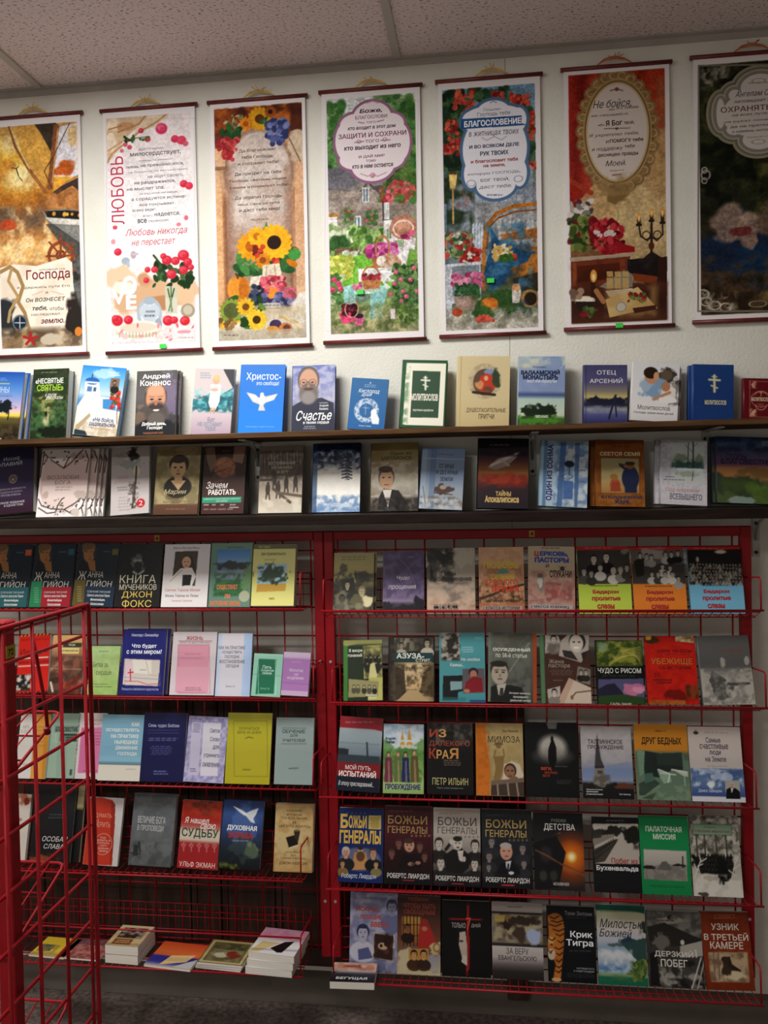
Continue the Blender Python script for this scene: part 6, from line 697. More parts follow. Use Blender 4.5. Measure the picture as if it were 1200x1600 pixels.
def c_mypath(A): A.z(107, 40, 330, 55, 80, 425, 305, 433).bg((0, '9c2430'), (.15, '9c2430'), (.16, 'a8b4bc'), (.35, '9cacb4'), (.5, '8494a0'), (.58, '44525c'), (.61, '3c4a54'), (.63, '8c2028'), (.8, '8c2028'), (.815, '1c2434'), (1, '1c2434')).p([(105, 90), (200, 92), (328, 122), (328, 60), (107, 45)], '9c2430').p([(90, 208), (150, 212), (148, 245), (88, 240)], '2c343c').p([(88, 240), (310, 250), (308, 285), (84, 272)], '3c4850').l([(245, 180), (248, 250)], 9, '343f48')
def c_mypath2(A):
    c_mypath(A)
    for k in range(18): A.l([(98+k*12, 175+k*.6), (104+k*12, 215)], 1.5, '5c6c74', .7)
    A.l([(95, 178), (315, 190)], 2, '5c6c74', .8); A.d(122, 64, 285, 82, 1, 'd08c90').t('МОЙ ПУТЬ', 132, 292, 264, 320, 'f0e4e4', .006).t('ИСПЫТАНИЙ', 98, 320, 292, 356, 'f4ecec', .025).t('В эпоху преследований...', 96, 378, 280, 408, 'd8d8dc', .005, .25)
def c_awaken(A):
    A.z(330, 70, 550, 72, 328, 432, 540, 435).bg((0, '9cb8d0'), (.2, 'b8ccd8'), (.36, 'c4d4d4'), (.4, '7ca45c'), (.7, '8cb068'), (.85, 'a8c484'), (1, '94b470')).n(330, 70, 550, 200, 'e0e4e8', 6, .48, .8).el(450, 215, 50, 24, '5c9048', 8).el(350, 210, 30, 60, '6c9c54', 8, .8).el(530, 210, 26, 50, '6c9c54', 8, .8).n(330, 200, 545, 380, '4c7c3c', 8, .57, .7)
    for x, t, w in ((432, 110, 13), (470, 90, 17)): A.p([(x-w*.7, 155), (x, t), (x+w*.7, 155)], 'c8a040').e(x, 178, w, 14, 'd0a83c').r(x-w*.7, 180, x+w*.7, 200, 'd8d0c0').l([(x, t-16), (x, t)], 2, 'b8903c')
    for x, y, q, cl, hr in ((357, 232, 11, '7c3c50', '3c2c34'), (408, 230, 11, '6c7c48', '7c6048'), (448, 232, 11, '283468', '1c2030'), (495, 222, 12, '6c6038', '5c4830')): A.p([(x-q*1.6, y+q*1.4), (x+q*1.6, y+q*1.4), (x+q*2, 375), (x-q*2, 375)], cl).e(x, y-2, q*.95, q*1.2, hr).e(x, y+2, q*.7, q, 'd4a484').p([(x-q*.3, y+q*3), (x+q*.5, y+q*3), (x+q*.8, 375), (x-q*.2, 375)], 'c8b090', .5)
    A.t('Андрей', 340, 140, 394, 156, '2c2c74', .035).t('Левчик', 340, 158, 392, 174, '2c2c74', .035).t('ПРОБУЖДЕНИЕ', 340, 384, 524, 418, '3c2c6c', .045)
def c_farland(A): A.z(558, 63, 797, 62, 558, 437, 798, 440).bg((0, '3c3a38'), (.2, '2a2828'), (.4, '1c1a1c'), (1, '18181a')).n(600, 64, 797, 180, '6c6860', 8, .52, .8).n(558, 64, 700, 180, '141214', 6, .5, .7).t('ИЗ', 570, 96, 660, 140, 'a84430', .025).t('З', 618, 96, 658, 140, 'c8a060', .025).t('ДАЛЕКОГО', 568, 158, 782, 190, '9c4830', .01).t('К', 568, 196, 606, 252, 'a83c28', .02).t('РА', 608, 206, 672, 252, 'd0a058', .02).t('Я', 674, 196, 722, 252, 'c88c48', .02).d(630, 256, 735, 290, 3, '9c8c74').t('ПЕТР ИЛЬИН', 586, 352, 772, 388, 'b4ac78', .008).t('Повесть о людях, прошедших плен', 610, 400, 746, 410, '8c8880')
def c_mimosa(A): A.z(808, 65, 1055, 65, 815, 440, 1065, 445).bg((0, 'b4a070'), (.5, 'b09c6c'), (1, 'a08c64')).n(808, 65, 1065, 445, 'c4b084', 6, .5, .5).p([(808, 65), (860, 65), (868, 180), (888, 300), (885, 442), (815, 440)], 'd07c2c').n(812, 65, 888, 440, 'b8641c', 7, .55, .5).e(930, 182, 15, 16, '8c7048').p([(905, 180), (955, 178), (948, 165), (912, 166)], '7c6440').p([(905, 240), (960, 235), (955, 300), (930, 400), (900, 390), (915, 300)], '94794c').l([(960, 240), (955, 200)], 8, '94794c').l([(905, 245), (915, 205)], 8, '94794c').p([(955, 330), (960, 280), (1000, 262), (1040, 280), (1060, 330), (1058, 365), (950, 365)], 'd8ccb8').e(992, 312, 32, 38, '3c2c24').e(990, 318, 26, 34, '9c7458', 1, .15).e(980, 312, 6, 4, '1c1412').e(1002, 312, 6, 4, '1c1412').e(992, 340, 9, 4, '6c4434').e(1010, 350, 22, 10, '94694c').p([(890, 365), (1062, 348), (1064, 372), (892, 390)], '7c6c5c').p([(892, 388), (1064, 370), (1066, 445), (892, 440)], '4c4038').l([(925, 385), (930, 440)], 8, 'a09080').l([(978, 380), (985, 440)], 8, 'a09080').l([(1025, 378), (1035, 440)], 8, 'a09080').t('Эва Меноти', 948, 98, 1030, 112, '4c3c24', .008).t('МИМОЗА', 874, 132, 1042, 166, '3c3020', .0)
def c_run(A): A.z(-60, 60, 205, 62, -65, 448, 220, 455).bg((0, '1c1e20'), (1, '17191b')).p([(50, 62), (105, 60), (100, 95), (60, 95)], '8c8c88', .8).e(80, 195, 72, 66, 'b8b4ac', 1, .5).e(80, 240, 90, 40, '8c8882', .7, .8).r(-10, 245, 170, 330, '1a1c1e', .35, .15).p([(78, 128), (84, 150), (98, 190), (100, 260), (88, 300), (68, 300), (55, 255), (58, 200), (72, 160)], '141618').e(78, 150, 8, 16, '141618').t('БЕГИ,', 18, 296, 74, 314, 'c04c30', .03).t('МАЛЫШ,', 36, 318, 104, 332, '9c3c28', .025).t('БЕГИ', 26, 334, 62, 346, '9c3c28', .025).t('Никки Круз', 90, 288, 156, 297, '6c6c6c').d(92, 360, 180, 384, 3, '5c5e60')
def c_tallinn(A): A.z(223, 83, 485, 88, 237, 453, 503, 460).bg((0, 'b8b4b4'), (.3, 'b4b0b4'), (.55, 'a4a4b4'), (.6, '8494b4'), (.75, '94a0b8'), (.82, '2c2c30'), (1, '1c1c20')).n(223, 85, 490, 280, 'c8c4c4', 5, .5, .5).p([(225, 310), (300, 295), (500, 265), (505, 340), (230, 360)], '8498c0', .5).p([(310, 118), (300, 250), (298, 295), (348, 295), (330, 250)], '4c4a4c').p([(298, 295), (348, 292), (352, 340), (380, 385), (340, 400), (290, 380)], '8c8880').p([(296, 290), (350, 290), (345, 300), (300, 302)], '3c3a3c').r(312, 312, 340, 330, '54504c').n(290, 330, 380, 400, '5c5854', 9, .5, .7).el(400, 400, 40, 26, '24241f', 8).el(460, 395, 40, 20, '6c4030', 8).el(270, 392, 50, 16, '2a2826', 8).r(236, 400, 504, 458, '202024').t('ТАЛЛИННСКОЕ', 262, 152, 442, 176, '3c3438', .018).t('ПРОБУЖДЕНИЕ', 262, 182, 448, 206, '3c3438', .018).tl(['Реальная история,', 'произошедшая', 'в Советском Союзе'], 254, 404, 340, 438, 'd0d0d0', .02, 0, -1).t('Теэт Эвенгор', 424, 430, 484, 440, 'd0d0d0', .01)
def c_poor(A): A.z(503, 72, 772, 75, 522, 462, 803, 467).bg((0, 'd09034'), (.34, 'cc8c34'), (.4, '5c6c5c'), (1, '7c8c74')).r(503, 70, 520, 465, 'c8842c').p([(515, 208), (560, 210), (640, 222), (755, 215), (762, 260), (790, 262), (800, 466), (525, 462)], '6c8470').p([(550, 210), (640, 225), (750, 220), (758, 310), (700, 310), (640, 350), (560, 340)], '2c3834').p([(520, 210), (560, 212), (555, 330), (535, 345)], '7c9c84').p([(620, 225), (750, 222), (752, 290), (625, 285)], '38443f').p([(625, 310), (690, 330), (700, 372), (660, 380), (640, 350)], '94b09c').l([(630, 308), (690, 330), (682, 372)], 7, 'd4dcd0').l([(640, 325), (720, 335)], 6, 'd0d8cc').p([(700, 305), (780, 318), (785, 345), (760, 340)], 'c4ccc0').l([(700, 308), (780, 322)], 7, 'd8dcd4').l([(765, 340), (770, 390)], 6, '9cb8a8').n(525, 380, 800, 466, '94a488', 8, .5, .6).p([(530, 380), (600, 350), (640, 380), (560, 440), (530, 440)], '34443c', .8).p([(540, 455), (620, 425), (600, 462)], '4c5c4c').p([(560, 330), (600, 325), (610, 365), (560, 380)], '54746a').t('Иван Ч', 614, 102, 666, 113, '4c3414', .01).t('ДРУГ БЕДНЫХ', 543, 142, 748, 184, '2c2418', .03)
def c_happiest(A): A.z(780, 83, 1040, 80, 808, 470, 1085, 477).bg((0, 'd4cac4'), (.56, 'd0c8c4'), (.565, '5c78a8'), (.75, '6c88b0'), (.88, '4c649c'), (.93, '44588c'), (.935, 'd8d8dc'), (1, 'd8d8e0')).n(800, 300, 1070, 410, '4c6494', 6, .5, .7).n(800, 300, 1070, 400, 'd0dce8', 7, .58, .9).el(905, 385, 22, 20, 'e4ecf0', 6).el(960, 345, 50, 24, 'd0dcec', 6, .7).p([(800, 300), (1000, 310), (900, 330)], 'c8d4e4', .6).e(822, 116, 14, 9, '4c4844').l([(822, 100), (822, 118)], 3, '4c4844').d(845, 108, 990, 118, 1, 'a89c98').t('Самые', 872, 138, 946, 166, '343450', .012).t('счастливые', 842, 174, 986, 200, '4c3c48', .012).t('люди', 892, 208, 950, 234, '343450', .012).t('на Земле', 872, 238, 978, 266, '343450', .012).d(880, 286, 1000, 294, 1, '9c9490').t('Демос Шакарян', 838, 408, 960, 428, 'c8d4e8', .008).p([(975, 365), (1050, 362), (1056, 460), (982, 458)], 'b0b0a8').bust(1010, 385, 12, 'd0b09c', 'b8b4b0', '14161c').p([(982, 410), (1000, 400), (1030, 402), (1052, 420), (1056, 460), (982, 458)], '16181e').p([(1005, 402), (1018, 402), (1012, 430)], 'e0dcd8')
def orbs(A, P, sk, cl, hr): 
    for x, y, q in P: A.bust(x, y, q, sk, hr, cl)
def c_genblue(A): A.z(105, 57, 333, 62, 92, 440, 325, 447).bg('1a3270', '1c3470').t('Б', 110, 90, 150, 165, 'd8b454', .04).t('ОЖЬИ', 152, 98, 246, 165, 'd8b454', .04).t('ГЕНЕРАЛЫ', 104, 176, 318, 245, 'dcb450', .04).p([(256, 98), (320, 98), (320, 170), (254, 168)], 'd0bc70').d(262, 106, 314, 164, 6, '6c5c30').e(210, 325, 108, 62, '54587c', 1, .08).e(210, 325, 100, 56, '7c809c', .7, .1).p([(180, 290), (240, 290), (262, 375), (165, 380)], 'c89868').e(212, 278, 14, 18, 'd0a890').e(212, 268, 15, 10, '3c2c24').e(212, 310, 22, 26, '6c4c34').bust(136, 290, 20, 'd0a08c', 'c8c4c0', '24282c').bust(278, 295, 20, 'c89c84', '4c403a', '1c1e24').bust(118, 350, 13, 'c8a07c', '54402c', '8c7448').bust(292, 352, 13, 'c8a884', '3c3424', '8c8054')
def c_genblue2(A):
    c_genblue(A)
    for k in range(5): A.e(148+k*22, 88-abs(k-2)*1, 5, 5, '4c5c8c')
    A.t('Робертс Лиардон', 112, 398, 292, 428, 'c8d0e0', .012, .15)
def genstars(A, x, y, c):
    for k in range(5): A.e(x+k*22, y, 6, 6, c)
def c_genmaroon(A): A.z(343, 47, 583, 52, 332, 447, 583, 462).bg((0, '4c1c28'), (.3, '54202c'), (.6, '3c1820'), (.85, '2a1218'), (.86, '1c1a1e'), (1, '1a181c')); A.d(360, 70, 490, 82, 1, '8c5c64').t('БОЖЬИ', 358, 100, 558, 144, 'a88c54', .01).t('ГЕНЕРАЛЫ', 356, 156, 558, 192, 'a88c54', .01); genstars(A, 480, 205, '8c6c54'); orbs(A, [(412, 245, 18), (520, 262, 18), (375, 295, 18), (545, 315, 16)], '7c5850', '2c1418', '4c3030'); A.p([(410, 350), (440, 300), (500, 300), (530, 370), (400, 380)], '1c1418').e(466, 255, 26, 34, 'c09884', 1, .2).e(463, 232, 25, 14, '4c3830').e(456, 252, 5, 3, '24181a').e(476, 252, 5, 3, '24181a').e(466, 274, 8, 3, '7c4c44').e(475, 350, 18, 10, 'b08c78').e(510, 345, 14, 9, 'a88470').n(332, 330, 583, 390, '2c1418', 6, .5, .7); A.t('РОБЕРТС ЛИАРДОН', 350, 398, 568, 428, 'd8d4d0', .018).r(430, 430, 492, 437, 'c04048')
def c_genwhite(A): A.z(587, 57, 835, 62, 590, 460, 838, 470).bg((0, 'bcb4ac'), (.35, 'b8b0a8'), (.6, '8c8680'), (.8, '54504c'), (.86, '1e1c1e'), (1, '1a191b')); A.d(608, 82, 745, 94, 1, '8c847c').t('БОЖЬИ', 612, 108, 816, 152, '4c4844', .006).t('ГЕНЕРАЛЫ', 610, 160, 818, 194, '4c4844', .0); genstars(A, 735, 210, '8c8680'); orbs(A, [(618, 245, 22), (808, 255, 22), (628, 345, 24), (672, 340, 18), (806, 350, 22)], 'c4bcb4', '2c2a2a', '34322f'); A.p([(640, 310), (690, 275), (740, 270), (785, 310), (775, 370), (740, 400), (660, 390)], '201f21').e(716, 245, 25, 34, 'ccc4bc', 1, .15).e(716, 220, 24, 14, '2c2a28').e(708, 242, 5, 3, '201e1e').e(726, 242, 5, 3, '201e1e').e(718, 265, 8, 5, '5c4844').p([(715, 282), (748, 280), (740, 340), (725, 330)], 'd0c8c0').l([(655, 275), (682, 240)], 16, '2a2828').e(684, 236, 12, 15, 'c8c0b8').e(750, 325, 10, 14, 'c8c0b8'); A.t('РОБЕРТС ЛИАРДОН', 602, 412, 828, 442, 'd8d6d2', .018).r(685, 448, 748, 455, 'c04048')
def c_gendark(A): A.z(838, 63, 1093, 70, 845, 468, 1110, 473).bg((0, '33353a'), (.4, '2c2e34'), (.8, '242529'), (.86, '1c1c20'), (1, '1a1a1e')); A.d(858, 92, 960, 102, 1, '5c5c60').t('БОЖЬИ', 862, 120, 1068, 164, 'b0965c', .012).t('ГЕНЕРАЛЫ', 860, 174, 1070, 210, 'b0965c', .012); genstars(A, 985, 225, '6c6450'); orbs(A, [(892, 235, 18), (1052, 268, 18), (880, 310, 18), (1060, 345, 16), (878, 365, 14)], '8c8480', '34343a', '3c3c42'); A.p([(920, 400), (940, 345), (1000, 335), (1040, 380), (1045, 400)], '18191d').e(968, 285, 32, 42, 'c89c88', 1, .15).e(965, 254, 30, 16, 'b8b0a8').e(956, 280, 6, 3, '34241f').e(982, 280, 6, 3, '34241f').e(970, 308, 12, 4, 'a05c50').p([(965, 335), (995, 330), (985, 375), (970, 370)], 'd0d0d4').p([(975, 345), (985, 345), (982, 390), (972, 380)], '2c3448').e(995, 392, 14, 8, 'd8d4d0'); A.t('РОБЕРТС ЛИАРДОН', 864, 416, 1090, 446, 'd8d6d2', .018).r(946, 450, 1012, 458, 'c04048')
def c_childhood(A): A.z(-20, 80, 240, 90, -15, 480, 250, 490).bg((0, '22242a'), (.25, '24262a'), (.5, '3c302c'), (.75, '4c3428'), (1, '2c2a2e')).e(180, 315, 100, 110, 'a84c1c', .9, .9).e(180, 315, 60, 66, 'd87c24', .9, .9).e(180, 315, 24, 26, 'f8d880', 1, .7).e(180, 315, 12, 13, 'fff4d0', 1, .5).p([(-20, 240), (100, 205), (150, 290), (110, 470), (-18, 480)], '1c1c1f').e(45, 300, 30, 40, '3c3c40', .7, .6).e(30, 410, 20, 26, '54524c', .7, .6).e(85, 410, 20, 26, '4c4a44', .7, .6).l([(-10, 278), (60, 310), (130, 355), (250, 412)], 5, '8c5c3c').l([(10, 290), (80, 330), (180, 370), (250, 405)], 4, '6c4430').l([(150, 350), (160, 375)], 3, '8c5c3c').l([(205, 385), (200, 410)], 3, '8c5c3c').t('РУБЕЖИ', 76, 118, 152, 134, '9c9c98', .01).t('ДЕТСТВА', 36, 142, 200, 182, 'd8d6d0', .02).t('НАТАЛИЯ МОК', 82, 444, 166, 460, 'c8c4bc', .012).l([(110, 192), (122, 192)], 2, 'a0a09c')
def c_buchen(A): A.z(277, 103, 525, 108, 298, 500, 545, 505).bg('1d1d21', '1d1d21').d(350, 118, 455, 130, 1, '9c9c9c').p([(282, 142), (526, 140), (534, 352), (300, 352)], 'b8b0a8').p([(282, 142), (526, 140), (528, 170), (480, 180), (284, 180)], 'c8c4bc').el(330, 185, 60, 20, '3c3832', 9).el(395, 180, 50, 24, '2c2a26', 9).el(495, 195, 44, 46, '24221f', 8).p([(282, 215), (345, 200), (400, 195), (395, 210), (290, 260)], '8c867c').p([(284, 205), (330, 200), (330, 215), (286, 220)], '44403a').p([(285, 280), (410, 220), (420, 225), (350, 340), (300, 350)], '4c4740')
def c_buchen2(A):
    c_buchen(A)
    for k in range(10): A.l([(296+k*11, 330-k*11), (294+k*11, 290-k*8)], 4, '24221e')
    A.l([(290, 300), (405, 228)], 4, '24221e').l([(297, 332), (410, 240)], 4, '24221e').n(500, 230, 532, 275, '3c3a34', 9, .5, .8).t('Побег из', 385, 322, 523, 350, 'a8342c', .018).t('Бухенвальда', 306, 362, 526, 394, 'dcdcdc', .03)
def c_tentgreen(A): A.z(522, 97, 780, 97, 548, 508, 808, 512).bg('1f8a54', '1f9058', '1c8850').t('ПАЛАТОЧНАЯ', 560, 152, 750, 182, 'c8d8c8', .03).t('МИССИЯ', 600, 192, 718, 222, 'c8d8c8', .03).p([(550, 275), (775, 280), (782, 438), (556, 430)], 'b0aca4').g(552, 280, 778, 350, 'c4c0b8', 'b4b0a8', f=.02).p([(554, 372), (640, 355), (775, 350), (780, 438), (556, 430)], '94908a').p([(620, 380), (650, 338), (670, 336), (705, 372), (690, 385)], '6c6a68').n(556, 360, 780, 436, '787470', 9, .5, .7).l([(757, 310), (757, 365)], 7, '2c2a28').el(580, 370, 30, 8, '2c2a28', 7).el(730, 355, 36, 8, '2c2a28', 7).t('ПРОПОВЕДЬ ИЗ ЭПОХИ', 584, 460, 764, 475, '145c34', .015)
def c_wintercrowd(A):
    A.z(782, 93, 1050, 95, 815, 513, 1075, 520).bg((0, '6c6c64'), (.2, '8c8a80'), (.45, 'a8a498'), (.6, 'b8b4aa'), (1, 'd0ccc4')).n(782, 93, 1060, 300, '44443c', 9, .52, .8).n(782, 93, 1070, 330, 'd0ccc4', 9, .58, .8).p([(806, 140), (1018, 145), (1018, 200), (808, 195)], '8ca890').fr(806, 142, 1018, 198, 3, '4c5c4c')
    for x in (825, 868, 930, 985): A.l([(x, 200), (x+8, 310)], 8, '4c4840')
    A.el(900, 350, 100, 50, '1c1c1a', 8).el(985, 370, 50, 50, '1a1a18', 8).crowd(830, 290, 1020, 400, 4, 11, ('141414', '1c1c1c', '242422'), '4c4844', '141412')
    A.p([(940, 330), (975, 325), (1000, 400), (980, 430), (945, 420)], '141414').e(950, 322, 14, 14, '1a1a18').l([(955, 420), (952, 450)], 12, '141414').l([(968, 420), (970, 450)], 12, '141414')
    for P in ([(820, 420), (850, 330), (840, 300)], [(850, 340), (880, 320)], [(830, 380), (815, 350)], [(1010, 440), (1035, 340), (1050, 310)], [(1030, 370), (1060, 350)], [(1025, 400), (1000, 380)], [(845, 400), (835, 360), (860, 350)]): A.l(P, 6, 'd4d0c8')
    A.n(815, 400, 1075, 520, 'e0dcd4', 7, .45, .7).el(910, 425, 40, 14, 'a8a08c', 8, .6).el(870, 505, 30, 12, '54504a', 8).t('Татьяна Янц', 866, 152, 932, 162, '54644c', .01).t('Спасение верностью', 815, 170, 1008, 190, '7c4434', .012)
def c_sparks(A): A.z(155, 45, 405, 55, 150, 465, 400, 462).bg((0, '8c8ca8'), (.3, '9494b0'), (.7, '8488a8'), (1, '6c7090')).n(150, 45, 405, 465, 'b4b4c8', 5, .48, .7).n(150, 45, 405, 465, '6a6c90', 6, .58, .6).bust(375, 125, 28, '8c8ca8', '3c4060', '6c7094').bust(222, 262, 32, 'b0b0c4', '34385c', 'c4c4d4').p([(195, 350), (250, 335), (275, 390), (200, 405)], '5c6490').p([(278, 256), (390, 268), (380, 405), (272, 390)], 'd8d0c8').p([(284, 263), (384, 274), (375, 398), (278, 384)], '5c3c30').n(280, 262, 384, 398, '2c1c1a', 7, .5, .7).el(320, 330, 26, 20, 'c8a890', 6).e(318, 325, 8, 9, '2c2020').el(350, 300, 24, 30, '34201c', 6).d(230, 72, 330, 80, 1, '5c5c80').t('ИСКРЫ,', 184, 124, 302, 150, 'a84438', .045).t('ЛЕТЯЩИЕ', 204, 166, 320, 192, 'a84438', .045).t('ВВЕРХ', 262, 202, 358, 230, 'a84438', .045)
def c_whypain(A): A.z(408, 60, 625, 70, 400, 460, 627, 470).bg((0, '442c28'), (.25, '4c302a'), (.5, '6a4030'), (.7, '7c5c4c'), (.85, 'b0a088'), (1, 'c8bc98')).g(430, 170, 530, 310, 'b88c44', '94602c', f=.04)
def c_whypain2(A):
    c_whypain(A)
    for k in range(6): A.l([(436+k*18, 170), (436+k*18, 320)], 5, '34201c')
    A.l([(430, 215), (535, 215)], 4, '34201c').l([(430, 270), (535, 270)], 4, '34201c').bust(458, 232, 16, '8c5c40', '2c1c18', '2c1c18').p([(520, 210), (560, 195), (600, 290), (610, 325), (510, 335)], 'a8302c').e(545, 210, 22, 26, '94302c').e(545, 235, 14, 12, 'b07c60').el(600, 330, 30, 26, 'c8b084', 6).o(608, 330, 16, 20, 7, '8c7448').el(440, 400, 40, 60, 'c8bc9c', 6).el(590, 400, 34, 50, '9ca0a8', 6, .8).p([(462, 335), (565, 335), (565, 415), (465, 420)], 'b88c48').bust(490, 365, 17, 'c89c68', '3c2418', '4c3020').bust(540, 365, 17, 'c89c68', '34201a', '3c2820').t('ПОЙМАН,', 462, 72, 570, 98, '94402f', .02).t('ЧТОБЫ БЫТЬ', 440, 106, 602, 134, '94402f', .02).t('СВОБОДНЫМ', 438, 138, 598, 166, '94402f', .02).t('Эрик Хёгблом', 462, 430, 572, 446, '4c3c24', .01, .15)
def c_sevendays(A): A.z(632, 88, 880, 97, 635, 475, 890, 490).bg('121214', '101012').l([(768, 110), (766, 470)], 16, '6c1418', .8).l([(768, 120), (766, 450)], 6, 'c83028').l([(670, 185), (840, 190)], 10, '6c1418', .8).l([(680, 187), (830, 190)], 4, 'b02c28').p([(725, 255), (755, 250), (765, 330), (770, 420), (745, 410), (735, 370), (722, 320)], 'b8aca0').e(735, 300, 10, 5, '2c2420').p([(742, 370), (770, 380), (770, 430), (735, 405)], 'c8bcb0').l([(772, 280), (772, 440)], 12, '8c2420').t('ТОЛЬКО', 684, 206, 756, 232, 'b0a8a4', .0).t('7', 758, 180, 784, 245, 'd0483c', .0).t('ДНЕЙ', 786, 208, 832, 232, 'b0a8a4', .0)
def c_faith(A): A.z(900, 97, 1150, 103, 900, 490, 1168, 505).bg((0, 'b0a8a4'), (.12, 'ada5a0'), (.13, '34302f'), (.15, '34302f'), (.16, '8c8474'), (.53, '7c7468'), (.54, '34302f'), (.57, '34302f'), (.58, 'c0bab8'), (.72, 'b8b0ae'), (.82, '6c6464'), (.9, '34302f'), (1, '2c2828')).n(905, 160, 1155, 310, '4c3c30', 6, .48, .8).n(905, 160, 1155, 310, 'b8ae90', 6, .58, .8).el(985, 195, 34, 44, '34241c', 6).e(985, 185, 16, 20, '8c6c50').el(1060, 200, 60, 30, '3c3028', 7).el(1110, 270, 40, 40, 'a8b4d0', 6).el(1040, 270, 26, 40, '4c3c34', 7).el(940, 190, 28, 24, 'b09c5c', 6).d(980, 116, 1058, 130, 1, '5c5450').t('ЗА ВЕРУ', 972, 336, 1086, 368, '3c3230', .0).t('ЕВАНГЕЛЬСКУЮ', 932, 376, 1128, 400, '3c3230', .012)
def c_tiger(A):
    A.z(42, 115, 302, 120, 58, 510, 312, 520).bg('15171d', '12141a').p([(50, 170), (80, 155), (120, 170), (140, 230), (138, 320), (128, 420), (120, 500), (80, 505), (95, 420), (80, 390), (60, 330)], 'b06c2c').e(85, 320, 36, 60, 'b87430').e(72, 370, 20, 30, 'c8b49c').e(70, 300, 14, 20, 'd0a468').e(95, 205, 40, 50, 'a8662c').p([(95, 420), (128, 420), (122, 490), (95, 490)], 'c07830').e(100, 500, 26, 10, 'd0a878').e(72, 320, 6, 5, '1c1610')
    for y, x0, x1 in ((175, 60, 110), (195, 70, 135), (215, 60, 125), (240, 80, 140), (265, 95, 138), (290, 60, 90), (300, 105, 138), (335, 90, 135), (355, 60, 75), (365, 100, 130), (400, 98, 126), (430, 96, 128), (455, 96, 124)): A.l([(x0, y), ((x0+x1)/2, y+10), (x1, y-4)], 6, '241a14')
    A.t('Тони Энтони', 142, 144, 288, 166, '94989c', .0).d(145, 172, 262, 182, 1, '54585c').t('Крик', 172, 248, 290, 290, 'e8ecf0', .02).t('Тигра', 150, 292, 294, 334, 'e8ecf0', .02).d(155, 346, 296, 356, 1, '6c7074').t('НАСТОЯЩАЯ ОХОТА', 205, 438, 298, 448, 'a0a4a8', .01).t('К НЕВЕРУЮЩЕМУ', 190, 452, 298, 462, 'a0a4a8', .01).d(130, 466, 298, 490, 3, '54585c')
def c_mercy(A): A.z(303, 110, 557, 118, 320, 525, 577, 550).bg((0, '1c5c50'), (.06, '1c5c50'), (.09, 'b0b090'), (.3, 'c4bcb8'), (.45, 'b8bcc8'), (.55, '8ca4b8'), (.62, 'c8ccd0'), (.72, 'a8b8cc'), (.8, '5c84b4'), (.88, '8ca880'), (.91, '1c6c54'), (1, '1c6c54')).p([(303, 112), (557, 118), (560, 160), (480, 140), (303, 130)], '1c5c50').el(510, 310, 70, 20, '2c4454', 7).el(420, 325, 50, 12, '44585c', 7, .8).p([(440, 320), (565, 290), (575, 470), (500, 390)], '34504c').el(560, 240, 16, 40, '2c3c2c', 9).n(530, 210, 575, 280, '2c3c2c', 9, .5, .7).sc(480, 410, 575, 520, 60, 8, 20, ['5c7434', '3c5828', '7c8c4c', '4c6434'], .3, .6).n(318, 470, 575, 530, '5c7c4c', 8, .55, .6).n(310, 340, 500, 480, 'e0e4e8', 6, .55, .6).d(326, 140, 425, 156, 1, '8c8c4c').t('Милостью', 328, 190, 558, 238, '2c3038', .004, .3).t('Божией', 326, 240, 490, 284, '2c3038', .004, .3)
def c_escape(A): A.z(567, 143, 838, 150, 585, 545, 875, 555).bg((0, '5c5a58'), (.2, '54524f'), (.5, '3c3a38'), (.8, '4c4a48'), (1, '34322f')).el(690, 195, 70, 20, 'b0aca6', 7, .8).e(690, 178, 18, 14, '24221f').n(570, 145, 860, 290, '8c8880', 7, .52, .7).p([(570, 230), (660, 205), (800, 270), (850, 290), (840, 330), (590, 330)], '2c2a28').el(650, 310, 44, 36, '6c6862', 7).p([(740, 330), (850, 300), (858, 380), (745, 390)], 'a8a49c').p([(640, 440), (750, 435), (755, 500), (640, 495)], '94908a').n(590, 400, 870, 550, '1c1b1a', 7, .5, .8).n(590, 430, 870, 550, 'b0aca4', 8, .6, .8).l([(848, 390), (805, 550)], 7, 'c4c0b8').l([(866, 400), (835, 550)], 7, 'a8a49c').e(752, 310, 10, 14, 'c8c4bc').l([(820, 350), (825, 385)], 8, 'd0ccc4').p([(585, 370), (620, 360), (640, 540), (590, 540)], '1e1d1c').d(620, 188, 720, 202, 1, '34322f').t('ДЕРЗКИЙ', 610, 350, 808, 392, 'd0ccc4', .02).t('ПОБЕГ', 642, 400, 780, 440, 'd0ccc4', .02)
def c_prisoner(A): A.z(845, 148, 1085, 155, 882, 560, 1135, 575).bg((0, '84381c'), (.4, '8c3c1e'), (.8, '883a1e'), (1, '7c341a')).n(845, 148, 1135, 575, '742c14', 8, .5, .5).fr(920, 168, 1018, 186, 3, 'b07450').d(930, 173, 1010, 182, 1, 'c08c68').p([(890, 365), (1090, 370), (1102, 528), (905, 520)], 'a89074').n(888, 365, 1102, 528, 'c4b090', 6, .5, .7).n(888, 365, 1102, 528, '6a5440', 7, .58, .7).p([(960, 395), (1000, 390), (1010, 430), (1060, 465), (1040, 490), (970, 450)], '34281f').e(975, 405, 20, 16, '3c2e24').el(1010, 490, 60, 26, 'd0c0a4', 6).el(985, 465, 26, 34, '44352a', 6).l([(915, 370), (925, 515)], 6, '7c6450').l([(940, 370), (948, 510)], 6, '7c6450').t('УЗНИК', 902, 214, 1042, 250, 'd0c8bc', .015).t('В ТРЕТЬЕЙ', 866, 262, 1090, 304, 'd0c8bc', .015).t('КАМЕРЕ', 898, 312, 1066, 350, 'd0c8bc', .015)
